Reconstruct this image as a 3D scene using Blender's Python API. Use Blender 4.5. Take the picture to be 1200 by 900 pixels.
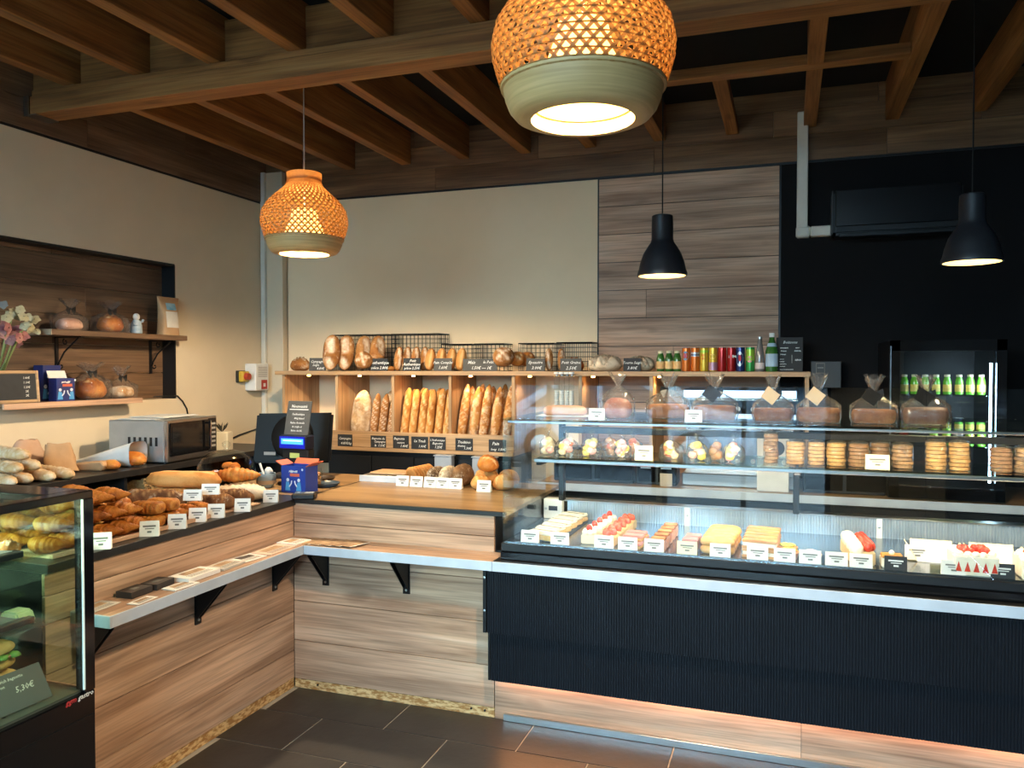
import bpy, bmesh, math, random
from mathutils import Vector, Matrix, noise as mnoise

for o in list(bpy.data.objects):
    bpy.data.objects.remove(o, do_unlink=True)
scene = bpy.context.scene
COL = scene.collection
R = math.radians
PI = math.pi

# ------------------------------------------------------------------ camera
FPX, YAW, PITCH, EYE = 930.5, R(19.21), R(1.23), 1.55
cd = bpy.data.cameras.new('camera')
cam = bpy.data.objects.new('camera', cd)
COL.objects.link(cam)
cam.location = (0, 0, EYE)
cam.rotation_euler = (R(90) - PITCH, 0, YAW)
cd.sensor_width = 36.0
cd.lens = 36.0 * FPX / 1200.0
cd.clip_start = 0.05
scene.camera = cam

# ------------------------------------------------------------------ daylight, exposure
world = bpy.data.worlds.new('overcast_sky')
scene.world = world
world.use_nodes = True
bg = world.node_tree.nodes['Background']
bg.inputs['Color'].default_value = (0.54, 0.72, 1.0, 1)
bg.inputs['Strength'].default_value = 20.0
scene.view_settings.view_transform = 'Standard'
scene.view_settings.look = 'None'
scene.view_settings.gamma = 1.0
scene.view_settings.use_curve_mapping = False
scene.view_settings.exposure = 0.36

# window portals (help the sky find its way in through the shop front)
for (x0, x1, z0, z1) in ((-3.7, -1.35, 0.15, 3.0), (-1.25, 0.38, 0.05, 3.0)):
    ld = bpy.data.lights.new('window_portal', 'AREA')
    ld.shape = 'RECTANGLE'
    ld.size, ld.size_y = x1 - x0, z1 - z0
    ld.cycles.is_portal = True
    lo = bpy.data.objects.new('window_portal', ld)
    lo.location = ((x0 + x1) / 2, -2.3, (z0 + z1) / 2)
    lo.rotation_euler = (R(90), 0, 0)
    COL.objects.link(lo)

# ------------------------------------------------------------------ helpers
_cy, _sy = math.cos(YAW), math.sin(YAW)
_d = Vector((-_sy, _cy, 0)); _r = Vector((_cy, _sy, 0)); _u = Vector((0, 0, 1))
_d2 = _d * math.cos(PITCH) - _u * math.sin(PITCH)
_u2 = _u * math.cos(PITCH) + _d * math.sin(PITCH)


def at(px, py, ax, val):
    """photo pixel -> point on the plane axis = val"""
    q = _d2 + _r * ((px - 600) / FPX) - _u2 * ((py - 450) / FPX)
    i = 'XYZ'.index(ax)
    t = (val - (0, 0, EYE)[i]) / q[i]
    return Vector((0, 0, EYE)) + q * t


def XatY(px, y):
    return at(px, 450, 'Y', y).x


def YatX(px, x):
    return at(px, 450, 'X', x).y


def lin(c):
    if isinstance(c, str):
        c = tuple(int(c[i:i + 2], 16) / 255 for i in (0, 2, 4))
    return tuple((v / 12.92 if v <= 0.04045 else ((v + 0.055) / 1.055) ** 2.4) for v in c) + (1.0,)


class MB:
    """collects geometry for ONE mesh"""
    def __init__(s):
        s.v = []; s.f = []; s.tone = []

    def add(s, vs, fs, m=None, tone=0.0):
        b = len(s.v)
        for p in vs:
            p = Vector(p)
            s.v.append(m @ p if m else p)
        s.f += [tuple(i + b for i in f) for f in fs]
        s.tone += [tone] * len(vs) if not isinstance(tone, list) else tone
        return s

    def box(s, x0, x1, y0, y1, z0, z1, m=None, tone=0.0):
        vs = [(x, y, z) for x in (x0, x1) for y in (y0, y1) for z in (z0, z1)]
        fs = [(0, 1, 3, 2), (4, 6, 7, 5), (0, 4, 5, 1), (2, 3, 7, 6), (0, 2, 6, 4), (1, 5, 7, 3)]
        return s.add(vs, fs, m, tone)

    def lathe(s, prof, n=24, m=None, close=False, tone=0.0):
        """prof: list of (r, z)"""
        vs, fs = [], []
        for (r_, z) in prof:
            for k in range(n):
                a = 2 * PI * k / n
                vs.append((r_ * math.cos(a), r_ * math.sin(a), z))
        P = len(prof)
        for i in range(P - 1 if not close else P):
            i2 = (i + 1) % P
            for k in range(n):
                k2 = (k + 1) % n
                fs.append((i * n + k, i * n + k2, i2 * n + k2, i2 * n + k))
        return s.add(vs, fs, m, tone)

    def cyl(s, r0, r1, z0, z1, n=16, m=None):
        return s.lathe([(0.0001, z0), (r0, z0), (r1, z1), (0.0001, z1)], n, m)

    def tube(s, pts, r_, n=6, cap=True):
        pts = [Vector(p) for p in pts]
        rings = []
        up = Vector((0, 0, 1))
        for i, p in enumerate(pts):
            t = (pts[min(i + 1, len(pts) - 1)] - pts[max(i - 1, 0)]).normalized()
            a = t.cross(up)
            if a.length < 1e-3:
                a = t.cross(Vector((1, 0, 0)))
            a.normalize(); b = t.cross(a)
            rr = r_[i] if isinstance(r_, (list, tuple)) else r_
            rings.append([p + (a * math.cos(2 * PI * k / n) + b * math.sin(2 * PI * k / n)) * rr for k in range(n)])
        vs = [q for g in rings for q in g]
        fs = []
        for i in range(len(rings) - 1):
            for k in range(n):
                k2 = (k + 1) % n
                fs.append((i * n + k, i * n + k2, (i + 1) * n + k2, (i + 1) * n + k))
        if cap:
            fs.append(tuple(range(n - 1, -1, -1)))
            fs.append(tuple((len(rings) - 1) * n + k for k in range(n)))
        return s.add(vs, fs)

    def prism(s, poly, y0, y1, m=None):
        """polygon in XZ, extruded along Y"""
        n = len(poly)
        vs = [(x, y0, z) for x, z in poly] + [(x, y1, z) for x, z in poly]
        fs = [tuple(range(n - 1, -1, -1)), tuple(range(n, 2 * n))]
        fs += [(i, (i + 1) % n, n + (i + 1) % n, n + i) for i in range(n)]
        return s.add(vs, fs, m)

    def grid(s, fn, nu, nv, closed_v=False, tone=None):
        vs, tn = [], []
        for i in range(nu + 1):
            for j in range(nv if closed_v else nv + 1):
                q = fn(i / nu, j / nv)
                vs.append(q[:3]); tn.append(q[3] if len(q) > 3 else 0.0)
        w = nv if closed_v else nv + 1
        fs = []
        for i in range(nu):
            for j in range(nv):
                j2 = (j + 1) % w
                fs.append((i * w + j, i * w + j2, (i + 1) * w + j2, (i + 1) * w + j))
        return s.add(vs, fs, None, tn)

    def mesh(s, name, mat, smooth=False, bevel=0.0, bseg=1, fix=True):
        me = bpy.data.meshes.new(name)
        me.from_pydata([tuple(p) for p in s.v], [], s.f)
        if any(s.tone):
            a = me.attributes.new('tone', 'FLOAT', 'POINT')
            a.data.foreach_set('value', s.tone)
        bm = bmesh.new(); bm.from_mesh(me)
        if fix:
            bmesh.ops.recalc_face_normals(bm, faces=bm.faces)
        if bevel:
            bmesh.ops.bevel(bm, geom=[e for e in bm.edges if e.is_manifold and e.calc_face_angle(0) > 0.5],
                            offset=bevel, segments=bseg, affect='EDGES', clamp_overlap=True)
        bm.to_mesh(me); bm.free()
        if smooth:
            me.polygons.foreach_set('use_smooth', [True] * len(me.polygons))
            if smooth != 'full':
                try:
                    me.set_sharp_from_angle(angle=R(40))
                except Exception:
                    pass
        me.materials.append(mat)
        return me


def ob(name, me, parent=None, loc=(0, 0, 0), rot=(0, 0, 0), scale=None, label=None):
    o = bpy.data.objects.new(name, me)
    COL.objects.link(o)
    o.location = loc; o.rotation_euler = rot
    if scale is not None:
        o.scale = scale if not isinstance(scale, (int, float)) else (scale,) * 3
    if parent is not None:
        o.parent = parent
    if label:
        o['label'] = label
    return o


def tag(o, label, cat, group=None):
    o['label'] = label; o['category'] = cat
    if group:
        o['group'] = group
    return o


def thing(name, label, cat, loc=(0, 0, 0), rz=0.0, group=None, scale=None):
    o = bpy.data.objects.new(name, None)
    COL.objects.link(o)
    o.empty_display_size = 0.05
    o.location = loc; o.rotation_euler = (0, 0, rz)
    if scale is not None:
        o.scale = (scale,) * 3
    return tag(o, label, cat, group)


def struct(o):
    o['kind'] = 'structure'
    return o


def copy_tree(src, loc=None, rz=None, label=None, parent=None, scale=None, rot=None):
    c = src.copy(); COL.objects.link(c)
    if parent is not None:
        c.parent = parent
    if loc is not None:
        c.location = loc
    if rz is not None:
        c.rotation_euler = (src.rotation_euler[0], src.rotation_euler[1], rz)
    if rot is not None:
        c.rotation_euler = rot
    if scale is not None:
        c.scale = (scale,) * 3
    if label:
        c['label'] = label
    for ch in list(src.children):
        copy_tree(ch, parent=c)
    return c


_boxes = {}


def bo(name, x0, x1, y0, y1, z0, z1, mat, parent=None, bevel=0.0, label=None):
    """box object, mesh centred on the box (shared between equal boxes)"""
    key = (round(x1 - x0, 4), round(y1 - y0, 4), round(z1 - z0, 4), mat.name, bevel)
    if key not in _boxes:
        a, b, c = (x1 - x0) / 2, (y1 - y0) / 2, (z1 - z0) / 2
        _boxes[key] = MB().box(-a, a, -b, b, -c, c).mesh(name, mat, bevel=bevel)
    return ob(name, _boxes[key], parent, ((x0 + x1) / 2, (y0 + y1) / 2, (z0 + z1) / 2), label=label)


def text_mesh(body, size, mat, shear=0.25, bold=0.0, align='CENTER', depth=0.0):
    cu = bpy.data.curves.new('lettering', 'FONT')
    cu.body = body; cu.size = size; cu.shear = shear; cu.offset = bold
    cu.align_x = align; cu.resolution_u = 1; cu.extrude = depth
    cu.space_line = 0.95
    t = bpy.data.objects.new('lettering', cu)
    COL.objects.link(t)
    dg = bpy.context.evaluated_depsgraph_get()
    me = bpy.data.meshes.new_from_object(t.evaluated_get(dg))
    bpy.data.objects.remove(t, do_unlink=True)
    bpy.data.curves.remove(cu)
    me.name = 'lettering'
    me.materials.clear(); me.materials.append(mat)
    return me


# ------------------------------------------------------------------ materials
_m = {}


def nodes_of(name):
    m = bpy.data.materials.new(name)
    m.use_nodes = True
    nt = m.node_tree
    return m, nt, nt.nodes['Principled BSDF']


def N(nt, typ, **kw):
    n = nt.nodes.new(typ)
    for k, v in kw.items():
        if k in n.inputs:
            n.inputs[k].default_value = v
        else:
            setattr(n, k, v)
    return n


def coords(nt, stretch, rnd=True):
    tc = N(nt, 'ShaderNodeTexCoord')
    mp = N(nt, 'ShaderNodeMapping'); mp.inputs['Scale'].default_value = stretch
    nt.links.new(tc.outputs['Object'], mp.inputs['Vector'])
    w = None
    if rnd:
        oi = N(nt, 'ShaderNodeObjectInfo')
        mu = N(nt, 'ShaderNodeMath', operation='MULTIPLY'); mu.inputs[1].default_value = 57.0
        nt.links.new(oi.outputs['Random'], mu.inputs[0]); w = mu.outputs[0]
    return mp.outputs['Vector'], w


def noise(nt, vec, w, scale, detail=3.0, rough=0.55, dist=0.0):
    n = N(nt, 'ShaderNodeTexNoise', noise_dimensions='4D')
    n.inputs['Scale'].default_value = scale; n.inputs['Detail'].default_value = detail
    n.inputs['Roughness'].default_value = rough; n.inputs['Distortion'].default_value = dist
    nt.links.new(vec, n.inputs['Vector'])
    if w is not None:
        nt.links.new(w, n.inputs['W'])
    return n.outputs['Fac']


def ramp(nt, fac, stops):
    r_ = N(nt, 'ShaderNodeValToRGB')
    e = r_.color_ramp.elements
    while len(e) < len(stops):
        e.new(0.5)
    for k, (p, c) in enumerate(stops):
        e[k].position = p; e[k].color = lin(c)
    nt.links.new(fac, r_.inputs['Fac'])
    return r_.outputs['Color']


def mix(nt, fac, a, b, blend='MIX'):
    x = N(nt, 'ShaderNodeMix', data_type='RGBA', blend_type=blend)
    for sock, v in ((x.inputs[0], fac), (x.inputs[6], a), (x.inputs[7], b)):
        if hasattr(v, 'is_linked') or hasattr(v, 'links'):
            nt.links.new(v, sock)
        else:
            sock.default_value = v
    return x.outputs[2]


def bump(nt, bsdf, h, strength, dist=0.01):
    b = N(nt, 'ShaderNodeBump'); b.inputs['Strength'].default_value = strength
    b.inputs['Distance'].default_value = dist
    nt.links.new(h, b.inputs['Height']); nt.links.new(b.outputs['Normal'], bsdf.inputs['Normal'])


def M(name, c, rough=0.5, metal=0.0, c2=None, scale=8.0, stretch=(1, 1, 1), bmp=0.0, bscale=None, emit=None, es=0.0,
      spec=0.5, coat=0.0, lo=0.35, hi=0.65):
    """plain procedural material: two tones mixed by noise, optional relief and glow"""
    if name in _m:
        return _m[name]
    m, nt, b = nodes_of(name)
    b.inputs['Roughness'].default_value = rough; b.inputs['Metallic'].default_value = metal
    b.inputs['Specular IOR Level'].default_value = spec
    b.inputs['Coat Weight'].default_value = coat
    vec, w = coords(nt, stretch)
    f = noise(nt, vec, w, scale)
    if c2 is None:
        l = lin(c); c2 = tuple(min(1, v * 0.86) for v in l[:3]) + (1,)
        r_ = N(nt, 'ShaderNodeValToRGB')
        r_.color_ramp.elements[0].color = l; r_.color_ramp.elements[1].color = c2
        r_.color_ramp.elements[0].position = lo; r_.color_ramp.elements[1].position = hi
        nt.links.new(f, r_.inputs['Fac']); colr = r_.outputs['Color']
    else:
        colr = ramp(nt, f, [(lo, c), (hi, c2)])
    nt.links.new(colr, b.inputs['Base Color'])
    if bmp:
        bump(nt, b, noise(nt, vec, w, bscale or scale * 4), bmp)
    if emit:
        b.inputs['Emission Color'].default_value = lin(emit); b.inputs['Emission Strength'].default_value = es
    _m[name] = m
    return m


def wood(name, dark, mid, light, axis='X', rough=0.5, freq=1.0, knots=True, spec=0.4):
    m, nt, b = nodes_of(name)
    b.inputs['Roughness'].default_value = rough
    b.inputs['Specular IOR Level'].default_value = spec
    st = {'X': (0.9, 14, 14), 'Y': (14, 0.9, 14), 'Z': (14, 14, 0.9)}[axis]
    st = tuple(v * freq for v in st)
    vec, w = coords(nt, st)
    f1 = noise(nt, vec, w, 1.0, 4.0, 0.6, 0.6)
    st2 = {'X': (1.2, 5, 5), 'Y': (5, 1.2, 5), 'Z': (5, 5, 1.2)}[axis]
    vec2, _ = coords(nt, st2)
    f2 = noise(nt, vec2, w, 1.0, 2.0, 0.5, 0.3)
    st3 = {'X': (3, 110, 110), 'Y': (110, 3, 110), 'Z': (110, 110, 3)}[axis]
    vec3, _ = coords(nt, st3)
    f3 = noise(nt, vec3, w, 1.0, 2.0)
    c1 = ramp(nt, f1, [(0.30, dark), (0.52, mid), (0.74, light)])
    c2 = ramp(nt, f2, [(0.32, (0.66, 0.66, 0.66)), (0.62, (1.0, 1.0, 1.0))])
    c3 = ramp(nt, f3, [(0.36, (0.68, 0.68, 0.68)), (0.58, (1, 1, 1))])
    col = mix(nt, 0.55, c1, c2, 'MULTIPLY')
    col = mix(nt, 0.5, col, c3, 'MULTIPLY')
    if knots:
        vk, _ = coords(nt, {'X': (2.2, 7, 7), 'Y': (7, 2.2, 7), 'Z': (7, 7, 2.2)}[axis])
        fk = noise(nt, vk, w, 1.3, 1.0, 0.4)
        k = ramp(nt, fk, [(0.24, (0.42, 0.35, 0.3)), (0.31, (1, 1, 1))])
        col = mix(nt, 0.4, col, k, 'MULTIPLY')
    nt.links.new(col, b.inputs['Base Color'])
    bump(nt, b, f3, 0.08, 0.004)
    _m[name] = m
    return m


def bread_mat(name, dark, mid, light, crumb, flour=0.0, scale=9.0, rough=0.7, bmp=0.6):
    m, nt, b = nodes_of(name)
    b.inputs['Roughness'].default_value = rough
    b.inputs['Specular IOR Level'].default_value = 0.2
    vec, w = coords(nt, (1, 1, 1))
    f = noise(nt, vec, w, scale, 4.0, 0.6, 0.4)
    col = ramp(nt, f, [(0.3, dark), (0.5, mid), (0.7, light)])
    if flour:
        f2 = noise(nt, vec, w, scale * 1.7, 5.0, 0.7)
        fl = ramp(nt, f2, [(0.62 - flour * 0.35, (0, 0, 0)), (0.78 - flour * 0.3, (0.9, 0.9, 0.9))])
        col = mix(nt, fl, col, lin('ead9bf'))
    at_ = N(nt, 'ShaderNodeAttribute', attribute_name='tone')
    cr = ramp(nt, noise(nt, vec, w, scale * 3), [(0.3, crumb), (0.75, light)])
    col = mix(nt, at_.outputs['Fac'], col, cr)
    nt.links.new(col, b.inputs['Base Color'])
    bump(nt, b, noise(nt, vec, w, scale * 5, 4.0, 0.7), bmp, 0.008)
    _m[name] = m
    return m


def glass_mat(name, tint=(0.93, 0.97, 0.96), ior=1.5, rough=0.0, boost=1.0, bmp=0.0, bs=30.0, haze=0.0):
    """clear sheet: see-through with Fresnel reflections"""
    m, nt, b = nodes_of(name)
    nt.nodes.remove(b)
    out = nt.nodes['Material Output']
    fr = N(nt, 'ShaderNodeFresnel')
    ge = N(nt, 'ShaderNodeNewGeometry')
    mr = N(nt, 'ShaderNodeMapRange')
    mr.inputs['To Min'].default_value = ior; mr.inputs['To Max'].default_value = 1.0 / ior
    nt.links.new(ge.outputs['Backfacing'], mr.inputs['Value']); nt.links.new(mr.outputs['Result'], fr.inputs['IOR'])
    tr = N(nt, 'ShaderNodeBsdfTransparent'); tr.inputs['Color'].default_value = tint + (1,)
    gl = N(nt, 'ShaderNodeBsdfGlossy'); gl.inputs['Roughness'].default_value = rough
    mx = N(nt, 'ShaderNodeMixShader')
    fac = fr.outputs[0]
    if boost != 1.0:
        mu = N(nt, 'ShaderNodeMath', operation='MULTIPLY', use_clamp=True)
        mu.inputs[1].default_value = boost
        nt.links.new(fac, mu.inputs[0]); fac = mu.outputs[0]
    nt.links.new(fac, mx.inputs[0]); nt.links.new(tr.outputs[0], mx.inputs[1]); nt.links.new(gl.outputs[0], mx.inputs[2])
    last = mx.outputs[0]
    if haze:
        tl = N(nt, 'ShaderNodeBsdfTranslucent'); df = N(nt, 'ShaderNodeBsdfDiffuse')
        m1 = N(nt, 'ShaderNodeMixShader'); m1.inputs[0].default_value = 0.5
        m2 = N(nt, 'ShaderNodeMixShader'); m2.inputs[0].default_value = haze
        nt.links.new(tl.outputs[0], m1.inputs[1]); nt.links.new(df.outputs[0], m1.inputs[2])
        nt.links.new(last, m2.inputs[1]); nt.links.new(m1.outputs[0], m2.inputs[2]); last = m2.outputs[0]
    nt.links.new(last, out.inputs['Surface'])
    if bmp:
        vec, w = coords(nt, (1, 1, 1))
        bp = N(nt, 'ShaderNodeBump'); bp.inputs['Strength'].default_value = bmp; bp.inputs['Distance'].default_value = 0.02
        nt.links.new(noise(nt, vec, w, bs, 3.0, 0.6, 1.0), bp.inputs['Height'])
        nt.links.new(bp.outputs['Normal'], gl.inputs['Normal']); nt.links.new(bp.outputs['Normal'], fr.inputs['Normal'])
    _m[name] = m
    return m


OAK_X = wood('oak_panel_x', 'a57d62', 'd6ad8e', 'e8c4a8', 'X', 0.55)
OAK_Y = wood('oak_panel_y', 'a57d62', 'd6ad8e', 'e8c4a8', 'Y', 0.55)
WAL_X = wood('walnut_board_x', '6a4a30', '8a6543', 'a37d56', 'X', 0.55)
WAL_Y = wood('walnut_board_y', '5d4430', '7d6048', '957659', 'Y', 0.55)
PINE_X = wood('pine_beam_x', '7d4f27', 'ab723d', 'bf8a52', 'X', 0.6, knots=True)
PINE_Y = wood('pine_beam_y', '7d4f27', 'ab723d', 'bf8a52', 'Y', 0.6, knots=True)
BEECH_X = wood('beech_x', 'b58d62', 'cda67b', 'd9b68e', 'X', 0.5, 1.3, False)
BEECH_Z = wood('beech_z', 'b58d62', 'cda67b', 'd9b68e', 'Z', 0.5, 1.3, False)
TOPWOOD = wood('worktop_oak', '8a6a42', 'a8865c', 'b8976c', 'X', 0.35, 0.8, False)
OSB = M('osb_board', 'a8763f', 0.7, c2='e0bb84', scale=6, stretch=(6, 6, 16), bmp=0.3, lo=0.42, hi=0.58)
WALLP = M('beige_wall_paint', 'e0cfb2', 0.85, c2='dac9ac', scale=3, bmp=0.05, bscale=60)
PANELW = M('pale_wall_panel', 'f6dcb6', 0.8, c2='f1d7b0', scale=3, bmp=0.05, bscale=80)
WHITE = M('white_plastic', 'e8e8e4', 0.45)
WHITE_EDGE = M('white_edge_band', 'c3ccd8', 0.45)
PVC = M('white_pvc', 'e6e0d2', 0.5)
BLACK = M('black_laminate', '141416', 0.45)
BLACKW = M('black_wall_paint', '141213', 0.8, spec=0.2)
BLACKT = M('black_worktop', '201e1d', 0.35, c2='2a2725', scale=30)
BLACKM = M('black_metal', '151517', 0.4, metal=0.3)
BLACKG = M('black_gloss', '0e0e10', 0.12)
NAVY = M('dark_ribbed_panel', '090c14', 0.55, c2='0b0f18', scale=5, spec=0.25)
CEIL = M('black_ceiling', '0d0c0b', 0.9)
STEEL = M('brushed_steel', 'b9bcbe', 0.28, metal=1.0, stretch=(1, 30, 30))
STEELD = M('steel_deck', '8f949a', 0.2, metal=1.0, stretch=(1, 30, 30))
CHROME = M('chrome', 'd0d2d4', 0.12, metal=1.0)
TILE = M('slate_tile', '2e2a29', 0.38, c2='3a3634', scale=5, bmp=0.12, bscale=30)
GROUT = M('tile_grout', 'b8ac9a', 0.9)
SLATE = M('chalkboard_slate', '23262a', 0.7, c2='2b2e32', scale=12)
SLATEG = M('grey_chalkboard', '4a4a48', 0.75, c2='525250', scale=12)
CHALK = M('chalk', 'e9ebe8', 0.9)
CARDW = M('white_card', 'eeeae2', 0.7)
CARDC = M('cream_card', 'efe3bb', 0.7)
INK = M('grey_ink', '77746f', 0.8)
INKD = M('dark_ink', '2a2a2c', 0.8)
KRAFT = M('kraft_paper', 'b08a63', 0.75, c2='bf9a72', scale=10, bmp=0.4, bscale=18)
PAPERW = M('white_paper', 'dcdcd8', 0.7, bmp=0.2, bscale=14)
GLASS = glass_mat('case_glass', tint=(0.965, 0.985, 0.98))
GLASSE = glass_mat('glass_shelf', tint=(0.86, 0.95, 0.91))
GLASSG = glass_mat('green_tinted_glass', tint=(0.86, 0.95, 0.90))
CELLO = glass_mat('cellophane', tint=(0.985, 0.985, 0.98), ior=1.4, rough=0.1, boost=1.6, bmp=0.9, bs=28, haze=0.05)
RIBBON = M('black_ribbon', '141416', 0.35)
LEDW = M('warm_led', 'fff0d8', 0.5, emit='ffc98a', es=10.0)
LEDC = M('cool_led', 'e8f4ff', 0.5, emit='b8dcff', es=14.0)
BULB = M('lamp_bulb', 'fff0c8', 0.5, emit='ffd98f', es=30.0)
BR_BAG = bread_mat('baguette_crust', 'a8672a', 'c98a45', 'd9a765', 'ecd2a0', 0.12, 14)
BR_TRAD = bread_mat('tradition_crust', '8e5526', 'b97b3d', 'd09a5b', 'e8caa0', 0.35, 12)
BR_CAMP = bread_mat('country_crust', '7c4c26', 'a9713d', 'bf8d58', 'f5ead6', 0.22, 10, 0.8, 0.8)
BR_CAMPD = bread_mat('floury_split_crust', '8f6a48', 'c09a70', 'd2b489', '8f5c2e', 0.55, 11, 0.8)
BR_RYE = bread_mat('cracked_rye_crust', '9a8468', 'c4ad8c', 'dccab0', '5a3c22', 0.9, 12)
BR_FLOUR = bread_mat('floured_crust', '8a6040', 'b98f66', 'd7bd9a', 'efe2cc', 0.85, 11)
BR_GOLD = bread_mat('golden_crust', 'a8662c', 'c98b4c', 'dba868', 'e7c68f', 0.0, 8)
BR_DARK = bread_mat('dark_crust', '4a2c1a', '6d4528', '8a5f3a', 'b58b5c', 0.15, 14)
BR_SEED = bread_mat('seeded_crust', '3a2a1e', '6b5038', '8c7050', 'c9b48c', 0.45, 45)
BR_CROIS = bread_mat('croissant_crust', '6f3511', 'ad6424', 'd08f43', 'deb067', 0.0, 16, 0.4)
BR_BRIO = bread_mat('brioche_crust', '7a3812', 'b5692a', 'd89a4e', 'f0d9ac', 0.0, 10, 0.35)
CREAM = M('whipped_cream', 'efe6d3', 0.5, c2='e6d9be', scale=20, bmp=0.3, bscale=40)
STRAW = M('strawberry', 'c2261d', 0.25, c2='d8472f', scale=20, bmp=0.3, bscale=120)
PINKG = M('pink_glaze', 'c98e84', 0.3, c2='b97a72', scale=20)
CARAMEL = M('caramel_glaze', 'b9793c', 0.3, c2='cf9854', scale=18)
CHOCO = M('chocolate', '3b2116', 0.35, c2='4a2c1c', scale=20)
SPONGE = M('sponge_cake', 'dcb877', 0.8, c2='c99f5c', scale=30, bmp=0.3)
GREENL = M('green_leaf', '5f8a3a', 0.5, c2='7aa24a', scale=20)
YELLOW = M('yellow_fondant', 'e8cf4a', 0.5)
# ------------------------------------------------------------------ the room
XL, YW, XR, YF, ZC = -3.9, 5.3, 1.42, -2.2, 3.27
XA, YB = -2.25, 3.256
fl = struct(ob('floor', MB().box(-4.3, XR, YF, 5.5, -0.08, -0.003).mesh('floor', GROUT)))
tile_me = MB().box(-0.2975, 0.2975, -0.1475, 0.1475, -0.006, 0).mesh('tile', TILE, bevel=0.0015)
row = 0
y = 3.15
while y > YF + 0.1:
    x = -0.731 - 0.6 * 5 + (0.3 if row % 2 else 0)
    k = 0
    while x < XR - 0.25:
        if x > -3.7 and not (x < -2.4 and y > 1.0):
            ob('tile', tile_me, fl, (x, y, 0))
        x += 0.6
    y -= 0.3; row += 1

# back wall with its panels
wb = struct(ob('wall_back', MB().box(-4.3, XR, YW + 0.02, YW + 0.12, 0, ZC).mesh('wall_back', WALLP)))
ZP = 2.83
bo('pale_panel', -3.7, -1.232, YW, YW + 0.02, 0, ZP - 0.01, PANELW, wb)
bo('joint_strip', -1.232, -1.222, YW + 0.004, YW + 0.02, 0, ZP, BLACK, wb)
nz = 15
bo('plank_backing', -1.222, -0.064, YW + 0.012, YW + 0.0202, 0, ZP - 0.01, BLACK, wb)
ph = 0.1885
for k in range(nz):
    z1 = ZP - 0.012 - k * ph
    z0 = max(0.0, z1 - ph + 0.004)
    if k % 2:
        bo('wall_plank', -1.222, -0.064, YW, YW + 0.0118, z0, z1, OAK_X, wb, 0.0015)
    else:
        s = (-0.72, -0.35, -0.9)[k // 2 % 3]
        if k < 4:
            bo('wall_plank', -1.222, -0.064, YW, YW + 0.0118, z0, z1, OAK_X, wb, 0.0015)
        else:
            bo('wall_plank', -1.222, s - 0.001, YW, YW + 0.0118, z0, z1, OAK_X, wb, 0.0015)
            bo('wall_plank', s + 0.001, -0.064, YW, YW + 0.0118, z0, z1, OAK_X, wb, 0.0015)
bo('joint_strip', -0.064, -0.052, YW - 0.0005, YW + 0.02, 0, ZP, BLACK, wb)
bo('black_panel', -0.052, XR, YW, YW + 0.02, 0, ZP - 0.01, BLACKW, wb)
# timber band under the rafters
bo('shadow_strip', -3.9, XR, YW - 0.006, YW + 0.02, ZP - 0.01, ZP + 0.004, BLACK, wb)  # solid black strip painted in as the shadow line below the band
for r_, cuts in enumerate(((-3.9, -2.43, -0.85, 0.55, XR), (-3.9, -1.65, -0.1, 1.05, XR), (-3.9, -2.6, -0.9, 0.5, XR))):
    z0 = ZP + 0.004 + r_ * 0.16
    for a, b in zip(cuts, cuts[1:]):
        bo('band_plank', a + 0.001, b - 0.001, YW - 0.014, YW + 0.02, z0, min(z0 + 0.158, ZC), WAL_X, wb, 0.001)

# left wall with the niche
NY0, NY1, NZ0, NZ1, ND = 1.9, 4.305, 1.338, 2.232, 0.115
wl_mb = MB()
wl_mb.box(-4.2, XL, YF, 5.42, 0, NZ0).box(-4.2, XL, YF, 5.42, NZ1, ZC)
wl_mb.box(-4.2, XL, NY1, 5.42, NZ0, NZ1).box(-4.2, XL, YF, NY0, NZ0, NZ1).box(-4.2, XL - ND, NY0, NY1, NZ0, NZ1)
wl = struct(ob('wall_left', wl_mb.mesh('wall_left', WALLP)))
zs = NZ0 + 0.004
r_ = 0
while zs < NZ1 - 0.02:
    zt = min(zs + 0.172, NZ1 - 0.004)
    cuts = ((NY0, 2.7, 3.68, 4.302), (NY0, 3.1, 4.302), (NY0, 2.5, 3.45, 4.302))[r_ % 3]
    for a, b in zip(cuts, cuts[1:]):
        bo('niche_plank', XL - ND, XL - ND + 0.012, a + 0.001, b - 0.001, zs, zt - 0.002, WAL_Y, wl, 0.001)
    zs = zt; r_ += 1
bo('niche_reveal', XL - ND, XL + 0.001, NY1 - 0.006, NY1 + 0.004, NZ0, NZ1, BLACK, wl)
bo('niche_reveal', XL - ND, XL + 0.001, NY0, NY1, NZ1 - 0.006, NZ1 + 0.008, BLACK, wl)
bo('shadow_strip', XL - 0.01, XL + 0.006, YF, YW - 0.02, ZP - 0.01, ZP + 0.004, BLACK, wl)  # same painted shadow line, along the left wall
for r_, cuts in enumerate(((YF, 0.4, 2.0, 3.6, YW - 0.02), (YF, 1.1, 2.75, 4.4, YW - 0.02), (YF, 0.2, 1.9, 3.7, YW - 0.02))):
    z0 = ZP + 0.004 + r_ * 0.16
    for a, b in zip(cuts, cuts[1:]):
        bo('band_plank', XL - 0.02, XL + 0.014, a + 0.001, b - 0.001, z0, min(z0 + 0.158, ZC), WAL_Y, wl, 0.001)

# corner boxing
tr = struct(ob('trim_1', MB().box(-3.9, -3.712, YW - 0.055, YW + 0.01, 0, 3.06).mesh('trim_1', WALLP, bevel=0.002)))
tr2 = struct(ob('trim_2', MB().box(-3.893, -3.855, YW - 0.085, YW - 0.056, 0, 3.06).mesh('trim_2', PVC, bevel=0.003)))

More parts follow.
